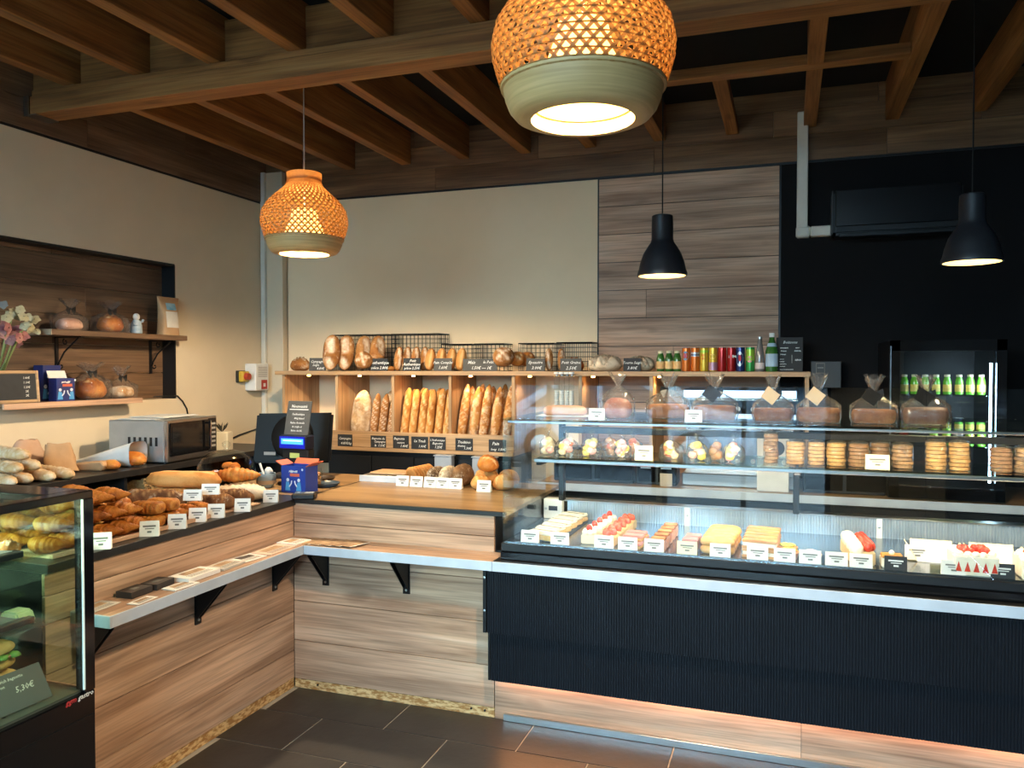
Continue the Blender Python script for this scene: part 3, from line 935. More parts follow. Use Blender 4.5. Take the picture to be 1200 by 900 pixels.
for k in range(3):
    x = -0.2 + k * 0.2
    g = ob('group_head', MB().cyl(0.035, 0.035, 0.33, 0.40, 20).mesh('group_head', CHROME, smooth=True), t, (x, -0.13, 0))
    ob('handle', MB().tube([(0, 0, 0.345), (0, -0.09, 0.34), (0, -0.13, 0.33)], 0.012, 8).mesh('handle', BLACK), g)
bo('back_splash', -wd + 0.01, wd - 0.01, -0.052, -0.0505, 0.08, 0.39, STEELD, t)
tag(bo('coffee_box', -0.165, 0.005, 4.66, 4.735, 0.8515, 1.16, WHITE, None, 0.003), 'white box with round dark emblem in front of the espresso machine', 'box')
# round emblem is a child of the box
cbx = bpy.data.objects['coffee_box']
ob('emblem', MB().cyl(0.042, 0.042, 0, 0.002, 24, Matrix.Rotation(R(90), 4, 'X')).mesh('emblem', M('navy_emblem', '2a3a52', 0.5)), cbx, (0.02, -0.0377, 0.09))

for (u0, u1, zt, lab) in ((648, 742, 1.06, 'low dark drawer unit on the staff counter behind the sweets'), (745, 793, 1.0, 'dark countertop oven between drawer unit and coffee machine'), (942, 1040, 1.03, 'dark bread slicer left of the drinks fridge')):
    a, b = XatY(u0, 4.68), XatY(u1, 4.68)
    t = thing('counter_appliance', lab, 'appliance', ((a + b) / 2, 4.8, 0.8515))
    wb_('housing', a, b, 4.70, 4.845, 0.8515, zt, M('dark_appliance', '1e2228', 0.3), t, 0.006)
    for k in range(2):
        wb_('front_door', a + 0.012 + k * (b - a) / 2, a + (k + 1) * (b - a) / 2 - 0.006, 4.69, 4.7, 0.87, zt - 0.03, BLACKG, t, 0.002)
        wb_('handle', a + 0.03 + k * (b - a) / 2, a + (k + 1) * (b - a) / 2 - 0.03, 4.68, 4.6895, zt - 0.05, zt - 0.042, STEEL, t)
q = at(781, 571, 'Z', 0.8515)
t = tag(ob('paper_note', MB().box(-0.035, 0.035, -0.001, 0.001, 0, 0.075).mesh('paper_note', M('beige_note', 'cbbfae', 0.7)), None, (XatY(781, 4.672), 4.672, 0.8515)), 'beige paper note leaning on the dark oven', 'note')

# drinks fridge
t = thing('drinks_fridge', 'tall black glass door drinks fridge against the black wall', 'fridge', (0.776, 4.95, 0))
fx, fy0, fy1, fz = 0.268, -0.33, 0.30, 1.69
bo('cabinet_side', -fx, -fx + 0.03, fy0 + 0.05, fy1, 0.852, fz, BLACKM, t)
bo('cabinet_side', fx - 0.03, fx, fy0 + 0.05, fy1, 0.852, fz, BLACKM, t)
bo('cabinet_back', -fx + 0.03, fx - 0.03, fy1 - 0.03, fy1, 0.852, fz, BLACKM, t)
bo('cabinet_top', -fx + 0.03, fx - 0.03, fy0 + 0.05, fy1 - 0.03, fz - 0.05, fz, BLACKM, t)
bo('cabinet_base', -fx + 0.03, fx - 0.03, fy0 + 0.05, fy1 - 0.03, 0.852, 0.9, BLACKM, t)
dr = ob('door', MB().box(-fx, -fx + 0.045, fy0, fy0 + 0.045, 0.86, fz).box(fx - 0.045, fx, fy0, fy0 + 0.045, 0.86, fz)
        .box(-fx, fx, fy0, fy0 + 0.045, fz - 0.055, fz).box(-fx, fx, fy0, fy0 + 0.045, 0.86, 0.92).mesh('door', BLACKG), t)
ob('pane', MB().box(-fx + 0.045, fx - 0.045, fy0 + 0.015, fy0 + 0.023, 0.92, fz - 0.055).mesh('pane', GLASS), dr)
ob('handle', MB().box(-fx - 0.004, -fx + 0.002, fy0 - 0.02, fy0 - 0.012, 1.1, fz - 0.03).mesh('handle', M('dim_steel', '77808a', 0.3, metal=0.8)), dr)
FS = (0.905, 1.135, 1.405)
for z in FS[1:]:
    bo('shelf', -fx + 0.032, fx - 0.032, fy0 + 0.07, fy1 - 0.05, z - 0.008, z, GLASSE, t)
bo('led_strip', fx - 0.064, fx - 0.054, fy0 + 0.056, fy0 + 0.066, 0.95, 1.57, LEDC, t)
ld = bpy.data.lights.new('fridge_light', 'AREA'); ld.shape = 'RECTANGLE'; ld.size, ld.size_y = 0.02, 0.6
ld.energy = 2.5; ld.color = (0.62, 0.82, 1.0)
l = bpy.data.objects.new('fridge_light', ld); COL.objects.link(l); l.parent = t
l.location = (fx - 0.07, fy0 + 0.07, 1.27); l.rotation_euler = (R(90), 0, R(55))
FRIDGE = t

# black box on the wall beside the shelf end
p, q = at(950, 423, 'Y', 5.1), at(986, 455, 'Y', 5.1)
t = thing('wall_box', 'small black box with a framed label beside the shelf end', 'box', ((p.x + q.x) / 2, 5.2, q.z))
wb_('housing', p.x, q.x, 5.1, 5.298, q.z, p.z, BLACK, t, 0.004)
wb_('label_frame', p.x + 0.03, p.x + 0.08, 5.096, 5.0995, p.z - 0.075, p.z - 0.012, M('grey_label', '6d6459', 0.6), t)
wb_('label_face', p.x + 0.034, p.x + 0.076, 5.094, 5.096, p.z - 0.07, p.z - 0.017, BLACK, t)
wb_('printed_line', p.x + 0.038, p.x + 0.072, 5.0925, 5.094, p.z - 0.045, p.z - 0.037, INK, t)

# ------------------------------------------------------------------ left wall worktop
ZL_, XF_ = 1.0, -3.31
wk = thing('wall_counter', 'black wall counter with open shelf below the niche', 'counter', (-3.63, 3.5, 0))
wb_('worktop', XL + 0.001, XF_, 1.9, 4.75, ZL_ - 0.035, ZL_, BLACKT, wk, 0.002)
for y in (1.92, 3.3, 3.92, 4.73):
    wb_('upright', XL + 0.001, XF_ - 0.015, y - 0.01, y + 0.01, 0, ZL_ - 0.036, BLACK, wk)
wb_('back_board', XL + 0.001, XL + 0.012, 1.93, 4.72, 0, ZL_ - 0.036, BLACK, wk)
for a, b in ((1.93, 3.29), (3.31, 3.91), (3.93, 4.72)):
    wb_('shelf', XL + 0.013, XF_ - 0.02, a + 0.001, b - 0.001, 0.66, 0.68, BLACK, wk)
FRIDGE.location.z = 0.8515
for ch in FRIDGE.children:
    ch.location.z -= 0.8515

# ------------------------------------------------------------------ left refrigerated display
FXR, FYR = -2.0, 1.86
ftop = at(109, 574, 'X', FXR).z
gz0 = at(104, 806, 'X', FXR).z
gz1 = at(99, 585, 'X', FXR).z
FXL, FYN = -2.6, 0.5
fr = thing('refrigerated_display', 'black framed glass refrigerated display holding sandwiches', 'display fridge', ((FXL + FXR) / 2, (FYN + FYR) / 2, 0))
wb_('base', FXL, FXR, FYN, FYR, 0.0, gz0 - 0.012, BLACKG, fr, 0.004)
wb_('base_seam', FXR - 0.002, FXR + 0.0015, FYN, FYR - 0.01, gz0 - 0.085, gz0 - 0.082, M('dark_seam', '050505', 0.6), fr)
wb_('deck', FXL + 0.03, FXR - 0.02, FYN + 0.03, FYR - 0.03, gz0 - 0.012, gz0 - 0.004, M('grey_deck', '6f7168', 0.35, metal=0.4), fr)
for k in range(30):
    y = 1.05 + k * 0.019
    wb_('vent_slot', FXR - 0.10, FXR - 0.055, y, y + 0.007, gz0 - 0.004, gz0 - 0.003, BLACK, fr)
PT = 0.038
for (x, y) in ((FXR - PT, FYR - PT), (FXR - PT, FYN), (FXL, FYR - PT), (FXL, FYN)):
    wb_('corner_post', x, x + PT, y, y + PT, gz0 - 0.011, gz1, BLACKG, fr, 0.002)
wb_('top_frame', FXR - 0.05, FXR, FYN, FYR, gz1, ftop, BLACKG, fr, 0.003)
wb_('top_frame', FXL, FXL + 0.05, FYN, FYR, gz1, ftop, BLACKG, fr, 0.003)
wb_('top_frame', FXL + 0.05, FXR - 0.05, FYR - 0.12, FYR, gz1, ftop, BLACKG, fr, 0.003)
wb_('top_frame', FXL + 0.05, FXR - 0.05, FYN, FYN + 0.12, gz1, ftop, BLACKG, fr, 0.003)
wb_('top_pane', FXL + 0.05, FXR - 0.05, FYN + 0.12, FYR - 0.12, ftop - 0.012, ftop - 0.004, GLASSG, fr)
wb_('front_pane', FXR - 0.01, FXR - 0.004, FYN + PT, FYR - PT, gz0, gz1, GLASSG, fr)
wb_('end_pane', FXL + PT, FXR - PT, FYR - 0.02, FYR - 0.014, gz0, gz1, GLASSG, fr)
wb_('end_pane', FXL + PT, FXR - PT, FYN + 0.014, FYN + 0.02, gz0, gz1, GLASSG, fr)
wb_('rear_pane', FXL + 0.008, FXL + 0.014, FYN + PT, FYR - PT, gz0, gz1, GLASSG, fr)
wb_('pane_edge', FXR - 0.004, FXR + 0.001, FYR - PT - 0.005, FYR - PT, gz0, gz1, M('lit_glass_edge', 'cfe0d8', 0.3, emit='dff2e4', es=0.25), fr)
FZ = (gz0 + (gz1 - gz0) * 0.34, gz0 + (gz1 - gz0) * 0.70)
wb_('glass_shelf', FXL + 0.06, FXR - 0.14, FYN + 0.04, FYR - 0.045, FZ[0] - 0.006, FZ[0], GLASSE, fr)
wb_('glass_shelf', FXL + 0.06, FXR - 0.14, FYN + 0.04, FYR - 0.045, FZ[1] - 0.006, FZ[1], GLASSE, fr)
for y in (FYN + 0.05, FYR - 0.055):
    wb_('shelf_upright', FXL + 0.045, FXL + 0.06, y - 0.008, y + 0.008, gz0 - 0.003, gz1 - 0.002, STEEL, fr)
wb_('led_strip', FXL + 0.06, FXL + 0.075, FYN + 0.1, FYR - 0.1, gz1 - 0.012, gz1 - 0.002, M('green_white_led', 'eafff0', 0.4, emit='d8ffdc', es=8.0), fr)
ld = bpy.data.lights.new('fridge_light', 'AREA'); ld.shape = 'RECTANGLE'; ld.size, ld.size_y = 0.03, 1.1
ld.energy = 55.0; ld.color = (0.86, 1.0, 0.78)
l = bpy.data.objects.new('fridge_light', ld); COL.objects.link(l); l.parent = fr
l.location = Vector((FXL + 0.09, (FYN + FYR) / 2, gz1 - 0.015)) - fr.location; l.rotation_euler = (0, R(-18), 0)
# maker's name on the base
p = at(83, 825, 'X', FXR + 0.001); p.y = FYR - 0.108
o = ob('brand_lettering', text_mesh('ggm', 0.023, M('brand_red', 'c23a3a', 0.5), 0.2, 0.0006, 'LEFT'), fr, p - fr.location, (R(90), 0, R(90)))
p2 = p + Vector((0, 0.043, 0))
o = ob('brand_lettering', text_mesh('gastro', 0.022, CHALK, 0.2, 0.0004, 'LEFT'), fr, p2 - fr.location, (R(90), 0, R(90)))
# ------------------------------------------------------------------ bread shapes
def sstep(a, b, x):
    t = max(0.0, min(1.0, (x - a) / (b - a)))
    return t * t * (3 - 2 * t)


def bread(name, mat, L, W, H, p=3.0, slashes=(), bend=0.0, nu=30, nv=16, seed=0, amp=0.04, belly=0.38, tone=1.0, lift=0.10):
    """a loaf lying along X on z=0. slashes: (x0,y0,x1,y1,width) in half-length / half-width units"""
    rnd = Vector((seed * 3.7, seed * 1.3, seed * 2.1))

    def fn(a, b):
        t = math.sin((a * 2 - 1) * PI / 2)
        r_ = max(0.0, 1 - abs(t) ** p) ** 0.5
        th = 2 * PI * b
        cy, sz = math.cos(th), math.sin(th)
        yy, zz = cy * r_, sz * r_
        x = t * L / 2; y = yy * W / 2
        z = H * belly + (H * (1 - belly) * zz if zz > 0 else H * belly * max(zz, -0.85) / 0.85 * 1.0)
        tn = 0.0
        if zz > 0.05:
            for (x0, y0, x1, y1, w) in slashes:
                ax, ay, bx, by = x0, y0, x1, y1
                px, py = t, yy
                dx, dy = bx - ax, by - ay
                u = max(0, min(1, ((px - ax) * dx * (L / W) ** 2 + (py - ay) * dy) / (dx * dx * (L / W) ** 2 + dy * dy + 1e-9)))
                ex, ey = (px - ax - u * dx) * (L / W), py - ay - u * dy
                d_ = math.hypot(ex, ey)
                v = 1 - sstep(w * 0.35, w, d_)
                z += H * lift * (sstep(w * 0.6, w * 1.1, d_) - sstep(w * 1.1, w * 1.9, d_))
                tn = max(tn, v)
        n = mnoise.noise(Vector((x * 14, y * 14, z * 14)) + rnd)
        k = 1 + amp * n
        y += bend * (x / (L / 2)) ** 2
        return (x * (1 + amp * 0.4 * n), y * k, max(0.0, z * k), tn * tone)
    mb = MB().grid(fn, nu, nv, True)
    return mb.mesh(name, mat, smooth='full')


def diag(n, w=0.16, sx=0.5, span=0.8):
    """n slanting cuts down a baguette"""
    out = []
    for k in range(n):
        c = -span + 2 * span * (k + 0.5) / n
        h = span / n * 0.9
        out.append((c - h, -sx, c + h, sx, w))
    return out


def crois_mesh(name, mat, L=0.15, W=0.06, seed=0, steps=7, curve=0.035):
    def fn(a, b):
        t = a * 2 - 1
        r_ = max(0.02, (1 - abs(t) ** 1.7)) ** 0.8
        ph = (abs(t) * steps) % 1.0
        r_ *= 0.86 + 0.22 * (1 - ph)
        th = 2 * PI * b
        n = mnoise.noise(Vector((t * 5 + seed, math.cos(th), math.sin(th))))
        r_ *= 1 + 0.06 * n
        y = math.cos(th) * W / 2 * r_ + curve * t * t
        z = W * 0.45 + math.sin(th) * W * 0.45 * r_
        return (t * L / 2, y, max(0, z), 0.55 * (1 - ph) if ph > 0.8 else 0.0)
    return MB().grid(fn, 42, 12, True).mesh(name, mat, smooth='full')


def blob(mb, c, r_, seed=0, sx=1, sy=1, sz=1, n=8, amp=0.15):
    c = Vector(c)

    def fn(a, b):
        ph = PI * a
        th = 2 * PI * b
        q = Vector((math.sin(ph) * math.cos(th), math.sin(ph) * math.sin(th), math.cos(ph)))
        k = 1 + amp * mnoise.noise(q * 2 + Vector((seed, seed * 2.3, 0)))
        return (c.x + q.x * r_ * k * sx, c.y + q.y * r_ * k * sy, c.z + q.z * r_ * k * sz)
    return mb.grid(fn, n, n + 4, True)


# standing pose of a loaf: local X axis up
def stand(name, me, loc, lean=0.0, spin=0.0, tilt=0.0, parent=None, scale=None):
    """loaf on its end: X up, crust (local Z) towards -Y; lean back about X, tilt sideways"""
    o = ob(name, me, parent, loc, scale=scale)
    base = Matrix(((0, 1, 0), (0, 0, -1), (1, 0, 0))).transposed().to_4x4()
    # columns: local x->Z, local y->X, local z->-Y
    base = Matrix((Vector((0, -1, 0)), Vector((0, 0, -1)), Vector((1, 0, 0)))).to_4x4()
    m_ = Matrix.Rotation(-lean, 4, 'X') @ Matrix.Rotation(tilt, 4, 'Y') @ Matrix.Rotation(spin, 4, 'Z') @ base
    o.rotation_euler = m_.to_euler()
    return o


BAG1 = bread('baguette', BR_BAG, 0.56, 0.062, 0.055, 5, diag(5, 0.34, 0.55), nu=60, nv=14, seed=1)
BAG2 = bread('baguette', BR_TRAD, 0.58, 0.066, 0.055, 3.2, diag(4, 0.3, 0.6), nu=60, nv=14, seed=2)
BAG3 = bread('baguette', BR_CAMP, 0.52, 0.075, 0.06, 3.0, diag(6, 0.22, 0.6), nu=60, nv=14, seed=3)
PALE = bread('baguette', bread_mat('pale_crust', 'b98c57', 'd4b083', 'e3c9a2', 'f0e2c8', 0.4, 12), 0.40, 0.07, 0.055, 5, diag(4, 0.25, 0.5), nu=44, nv=14, seed=4)
CAMP = bread('country_loaf', BR_CAMP, 0.30, 0.15, 0.085, 2.4, ((0.12, -0.08, 0.62, 0.12, 0.6), (-0.75, -0.15, -0.5, 0.1, 0.5)), nu=36, nv=20, seed=5, lift=0.2)
CAMPB = bread('country_loaf', BR_CAMPD, 0.38, 0.15, 0.085, 2.4, ((-0.65, -0.45, -0.2, 0.35, 0.2), (-0.2, 0.35, 0.55, 0.5, 0.2), (-0.65, -0.45, 0.15, -0.5, 0.16), (0.15, -0.5, 0.65, 0.3, 0.2)), nu=36, nv=20, seed=6, lift=0.2)
ROUND = bread('round_loaf', BR_CAMP, 0.15, 0.14, 0.095, 2.2, ((-0.5, -0.5, 0.5, 0.5, 0.2), (-0.5, 0.5, 0.5, -0.5, 0.2)), seed=7, nu=26, nv=20)
TOURTE = bread('rye_loaf', BR_RYE, 0.24, 0.22, 0.12, 2.2, [(-0.8, -0.6, 0.1, 0.7, 0.13), (-0.2, -0.8, 0.8, 0.5, 0.13), (-0.8, 0.3, 0.7, -0.5, 0.13), (0.0, 0.8, 0.8, -0.2, 0.13), (-0.7, -0.1, 0.2, 0.8, .12)], seed=8, nu=44, nv=32, tone=1.0, lift=-0.2)
PETIT = bread('oval_loaf', BR_GOLD, 0.22, 0.10, 0.08, 2.4, ((-0.7, 0.0, 0.7, 0.05, 0.3),), seed=9)
SLIM = bread('oval_loaf', BR_CAMP, 0.25, 0.09, 0.07, 2.4, ((-0.75, -0.3, 0.75, 0.3, 0.35),), seed=10)
GOLD = bread('golden_loaf', BR_GOLD, 0.20, 0.10, 0.085, 2.6, diag(3, 0.16, 0.5), seed=11)
DARK = bread('dark_loaf', BR_DARK, 0.40, 0.095, 0.075, 2.8, diag(5, 0.12, 0.7), seed=12, nu=40)
SEED = bread('seeded_loaf', BR_SEED, 0.20, 0.11, 0.10, 2.8, (), seed=13)
VIEN = bread('milk_bread', BR_GOLD, 0.30, 0.075, 0.062, 3.0, diag(9, 0.10, 0.7), seed=14, nu=40)
BUN = bread('bun', BR_BRIO, 0.11, 0.085, 0.055, 2.6, ((-0.6, 0, 0.6, 0, 0.2),), seed=15, nu=18, nv=14)
CAKE = bread('cake_loaf', bread_mat('loaf_cake', '5f3319', '84512b', 'a06b3c', 'b88350', 0.0, 14), 0.17, 0.085, 0.06, 8, ((-0.8, 0, 0.8, 0, 0.2),), seed=16, nu=26, nv=16, belly=0.6)
BRIOR = bread('brioche', BR_BRIO, 0.15, 0.14, 0.10, 2.3, ((-0.6, -0.3, 0.6, 0.3, 0.12), (-0.6, 0.4, 0.6, -0.4, 0.12)), seed=17, nu=26, nv=20)
CROI = [crois_mesh('croissant', BR_CROIS, 0.16, 0.066, s) for s in (1, 2)]
CROIS = crois_mesh('croissant', BR_CROIS, 0.14, 0.055, 5, 6, 0.01)


def roll_mesh(mat, L=0.13, W=0.075, H=0.05, seed=0):
    """pain au chocolat: a folded roll with layered ridges"""
    def fn(a, b):
        t = a * 2 - 1
        th = 2 * PI * b
        c, s = math.cos(th), math.sin(th)
        e = 3.2
        rr = 1 / ((abs(c) ** e + abs(s) ** e) ** (1 / e))
        edge = (1 - abs(t) ** 8) ** 0.5 if abs(t) < 1 else 0.02
        rid = 1 + 0.03 * math.sin(th * 3 + seed) + 0.05 * math.sin(t * 22 + seed)
        return (t * L / 2, c * rr * W / 2 * edge * rid, max(0, H / 2 + s * rr * H / 2 * edge * rid), 0.4 * max(0, math.sin(t * 22 + seed)) ** 4)
    return MB().grid(fn, 26, 16, True).mesh('pain_au_chocolat', mat, smooth='full')


PCHOC = roll_mesh(BR_CROIS)


def cello(name, w, d, hb, hn, ht, seed=0, flare=0.6, ruff=9):
    """clear bag: boxy body, gathered neck, ruffled top"""
    d3 = hn - hb
    prof = [(0.94, 0.001), (1.0, hb * 0.3), (1.0, hb * 0.65), (0.9, hb * 0.88), (0.68, hb + d3 * 0.2), (0.42, hb + d3 * 0.55), (0.14, hn - 0.004), (0.12, hn + 0.004),
            (0.13 + flare * 0.45, hn + (ht - hn) * 0.5), (0.13 + flare, ht)]

    def fn(a, b):
        i = min(int(a * (len(prof) - 1) + 1e-6), len(prof) - 1)
        k, z = prof[i]
        th = 2 * PI * b
        c, s = math.cos(th), math.sin(th)
        e = 4 if z < hb else 2.2
        rr = 1 / ((abs(c) ** e + abs(s) ** e) ** (1 / e))
        if z > hn:
            q = 1 + 0.28 * math.sin(th * ruff + seed)
            ww = dd = min(w, d) * 1.0
            z += 0.01 * math.sin(th * 3 + seed)
        else:
            q = 1 + (0.035 if z < hb * 0.8 else 0.13) * math.sin(th * 9 + seed + z * 40)
            ww, dd = w, d
        return (c * rr * ww / 2 * k * q, s * rr * dd / 2 * k * q, z)
    return MB().grid(fn, len(prof) - 1, 30, True).mesh(name, CELLO, smooth='full')


def bow(r_, z):
    mb = MB()
    mb.lathe([(r_, z - 0.005), (r_ + 0.003, z), (r_, z + 0.005)], 14)
    for s in (-1, 1):
        mb.add([(0, -r_, z), (s * 0.03, -r_ - 0.006, z + 0.014), (s * 0.034, -r_ - 0.002, z - 0.01), (s * 0.012, -r_ - 0.008, z - 0.03), (s * 0.02, -r_ - 0.008, z - 0.034)],
               [(0, 1, 2), (0, 2, 4, 3)])
    return mb.mesh('ribbon', RIBBON, fix=False)


_cel = {}


def wrapped(name, label, cat, loc, bread_me, w, d, hb, hn, ht, rz=0.0, ribbon=True, tagm=None, group=None, seed=0, flare=0.6, brot=0.0, bscale=None, count=1):
    t = thing(name, label, cat, loc, rz, group)
    for k in range(count):
        ob('bread', bread_me, t, (0, 0, 0.002 + k * 0.05), (0, 0, brot), bscale)
    key = (w, d, hb, hn, ht, seed, flare)
    if key not in _cel:
        _cel[key] = cello('wrapper', *key)
    ob('wrapper', _cel[key], t)
    if ribbon:
        rb = ob('ribbon', bow(min(w, d) * 0.07 + 0.002, hn), t)
    if tagm:
        mb = MB().box(-0.028, 0.028, -0.0008, 0.0008, -0.056, 0.0)
        ob('gift_tag', mb.mesh('gift_tag', tagm), t, (0.004, -min(w, d) * 0.22, hn + 0.004), (R(-28), R(38), 0))
    return t


# ------------------------------------------------------------------ cards and chalk signs
def card_mesh(w, h, mat, fold=0.03):
    mb = MB()
    a = 0.0008
    vs = []
    for s in (0, 1):
        pass
    mb.add([(-w / 2, -fold / 2, 0), (w / 2, -fold / 2, 0), (w / 2, 0, h), (-w / 2, 0, h),
            (-w / 2, -fold / 2 + 2 * a, 0), (w / 2, -fold / 2 + 2 * a, 0), (w / 2, a, h - 2 * a), (-w / 2, a, h - 2 * a),
            (-w / 2, fold / 2, 0), (w / 2, fold / 2, 0)],
           [(0, 1, 2, 3), (2, 3, 8, 9), (0, 3, 8), (1, 9, 2), (0, 8, 9, 1)])
    return mb.mesh('price_card', mat, fix=True)


_cards = {}


def card(loc, label, w=0.075, h=0.058, rz=0.0, mat=None, group=None, fold=0.03, name='price_card', rx=0.0):
    mat = mat or CARDW
    key = (w, h, mat.name, fold)
    if key not in _cards:
        sl = math.atan2(fold / 2, h)
        mb = MB()
        m_ = Matrix.Translation((0, -fold / 2, 0)) @ Matrix.Rotation(-sl, 4, 'X')
        hh = h / math.cos(sl)
        for (x0, x1, q, t_) in ((-0.33, 0.33, 0.66, 0.055), (-0.22, 0.25, 0.5, 0.03), (-0.1, 0.12, 0.3, 0.06)):
            mb.box(x0 * w, x1 * w, -0.0012, -0.0004, (q - t_) * hh, (q + t_) * hh, m_)
        _cards[key] = (card_mesh(w, h, mat, fold), mb.mesh('printed_line', INK if mat.name != 'chalkboard_slate' else CHALK))
    me, ln = _cards[key]
    o = tag(ob(name, me, None, loc, (rx, 0, rz)), label, 'price card', group)
    ob('printed_lines', ln, o)
    return o


def sign(name, label, lines, w, h, loc, rz=0.0, lean=0.12, mat=None, shear=0.3, thick=0.005, chalk=None, cat='sign', group=None, text_w=0.86, frame=None):
    """upright board, foot at loc, face towards local -Y; lines: (text, centre x, baseline z, height) as fractions"""
    mat = mat or SLATE
    t = thing(name, label, cat, loc, rz, group)
    t.rotation_euler = (-lean, 0, rz)
    bo('board', -w / 2, w / 2, 0, thick, 0, h, mat, t, 0.0006)
    for (s, cx, cz, sz) in lines:
        me = text_mesh(s, sz * h, chalk or CHALK, shear, sz * h * 0.012)
        ob('lettering', me, t, (cx * w, -0.0006, cz * h), (R(90), 0, 0))
    if frame:
        fw = frame
        mb = MB().box(-w / 2 - fw, -w / 2, -0.004, thick + 0.002, -fw, h + fw).box(w / 2, w / 2 + fw, -0.004, thick + 0.002, -fw, h + fw)
        mb.box(-w / 2, w / 2, -0.004, thick + 0.002, -fw, 0).box(-w / 2, w / 2, -0.004, thick + 0.002, h, h + fw)
        ob('frame', mb.mesh('frame', BEECH_X, bevel=0.003), t)
    return t


def scribble(w, h, mat, seed=None):
    """unreadable handwriting: a wavy flat stroke in the XZ plane"""
    n = max(8, int(w / h * 7))
    rr = random.Random(int(w * 1e5) + int(h * 1e5))
    pts = []
    for i in range(n + 1):
        pts.append((-w / 2 + w * i / n, (rr.uniform(0.2, 1.0) if i % 2 else rr.uniform(-1.0, -0.2)) * h / 2))
    t = h * 0.11
    mb = MB()
    for (x0, z0), (x1, z1) in zip(pts, pts[1:]):
        mb.add([(x0 - t, 0, z0), (x0 + t, 0, z0), (x1 + t, 0, z1), (x1 - t, 0, z1)], [(0, 1, 2, 3)])
    return mb.mesh('chalk_scribble', mat, fix=False)
rng = random.Random(7)
# ------------------------------------------------------------------ bread bins
ZB = 1.001
B40 = bread('baguette', BR_BAG, 0.40, 0.058, 0.052, 5, diag(4, 0.30, 0.55), nu=50, nv=14, seed=21)
B40b = bread('baguette', BR_BAG, 0.385, 0.055, 0.05, 5, diag(3, 0.34, 0.6), nu=50, nv=14, seed=22)
T42 = bread('baguette', BR_TRAD, 0.43, 0.068, 0.055, 2.0, diag(5, 0.2, 0.6), nu=50, nv=14, seed=23)
T40 = bread('baguette', BR_TRAD, 0.40, 0.075, 0.055, 1.9, [(-0.8, -0.3, 0.5, 0.4, 0.14), (-0.5, 0.4, 0.7, -0.3, 0.14), (-0.7, 0.1, 0.6, 0.15, 0.12)], nu=50, nv=14, seed=24)
C40 = bread('baguette', BR_CAMP, 0.36, 0.06, 0.05, 3.0, diag(8, 0.18, 0.7), nu=50, nv=14, seed=25)


def binned(me, half, x, y, lean, tilt, label, group, cat='baguette', spin=0.0, name='baguette'):
    o = stand(name, me, (x, y, ZB + half * math.cos(tilt) * math.cos(lean) + 0.004), lean, spin, tilt)
    return tag(o, label, cat, group)


for rw, (y, n) in enumerate(((4.968, 6), (5.045, 6))):
    for k in range(n):
        binned((B40, B40b)[(k + rw) % 2], 0.20, -2.497 + 0.0632 * k + 0.008 * rw, y, R(7), R(4), 'golden baguette standing in the bin above the double chalk sign', 'golden baguettes in the middle bin', spin=rng.uniform(-0.25, 0.25))
for rw, (y, n) in enumerate(((4.972, 5), (5.05, 5))):
    for k in range(n):
        binned((T42, T40, T42, T40, T42)[(k + rw) % 5], 0.217, -2.066 + 0.079 * k + 0.012 * rw, y, R(7), R(5 - 4 * rw), 'floury pointed baguette standing in the bin by the display case', 'pointed baguettes in the right bin', spin=rng.uniform(-0.25, 0.25))
for k, x in enumerate((-2.73, -2.665, -2.598)):
    binned(C40, 0.18, x - 0.01, 4.965, R(6), R(5), 'slim country baguette leaning beside the big country loaves', 'slim country baguettes', spin=0.1 * k)
for k, (x, y, sp) in enumerate(((-2.86, 4.99, 0.15), (-2.735, 5.13, 1.0))):
    binned(CAMPB, 0.19, x, y, R(7), R(3), ('big floury country loaf with one long split standing in the bin', 'floury country loaf turned sideways in the middle of its bin', 'floury country loaf turned sideways deepest in its bin')[k], None, 'loaf', sp, 'country_loaf')
o = tag(ob('bread_heel', PETIT, None, (XatY(386, 4.95), 4.95, ZB), (0, 0, 0.4), 0.8), 'small golden bread lying alone in an otherwise empty bin', 'loaf')

# ------------------------------------------------------------------ loaves on the top board
ZS = 1.5225


def shelf_stand(name, me, L, u, y, label, group=None, lean=8, tilt=0, spin=0.0, scale=1.0, cat='loaf'):
    o = stand(name, me, (XatY(u, y), y, ZS + L / 2 * scale * math.cos(R(lean)) * math.cos(R(tilt)) + 0.002), R(lean), spin, R(tilt), scale=scale)
    return tag(o, label, cat, group)


tag(ob('round_loaf', ROUND, None, (XatY(352, 4.94), 4.94, ZS), (0, 0, 0.4), 0.95), 'round brown country loaf at the wall end of the top shelf', 'loaf')
for k, (u, y, sp) in enumerate(((390, 4.90, 0.3), (407, 5.0, 0.25), (421.5, 4.985, 1.3), (438, 5.0, 1.3))):
    shelf_stand('country_loaf', CAMP, 0.30, u, y, ('upright country loaf with white flour patch, first of the tall four', 'upright country loaf with white flour patch, second of the tall four',
                'upright country loaf turned aside, third of the tall four', 'upright country loaf turned aside, last of the tall four')[k], None, 9, 2, sp, 0.83)
tag(ob('round_loaf', ROUND, None, (XatY(427, 4.875), 4.875, ZS + 0.066), (R(72), 0.5, 0.2), 0.85), 'round country loaf leaning next to the left black chalk sign', 'loaf')
tag(ob('bread_roll', PETIT, None, (XatY(457, 4.92), 4.92, ZS), (0, 0, 1.3), 0.42), 'tiny pale bread roll between two black chalk signs', 'bread roll')
for k, (u, y) in enumerate(((466, 4.93), (476, 4.95), (486, 4.97), (496, 4.99))):
    shelf_stand('oval_loaf', SLIM, 0.25, u, y, 'oval floury loaf standing upright behind the black chalk sign', 'oval loaves behind the black sign', 8, 4, 0.8, 0.67)
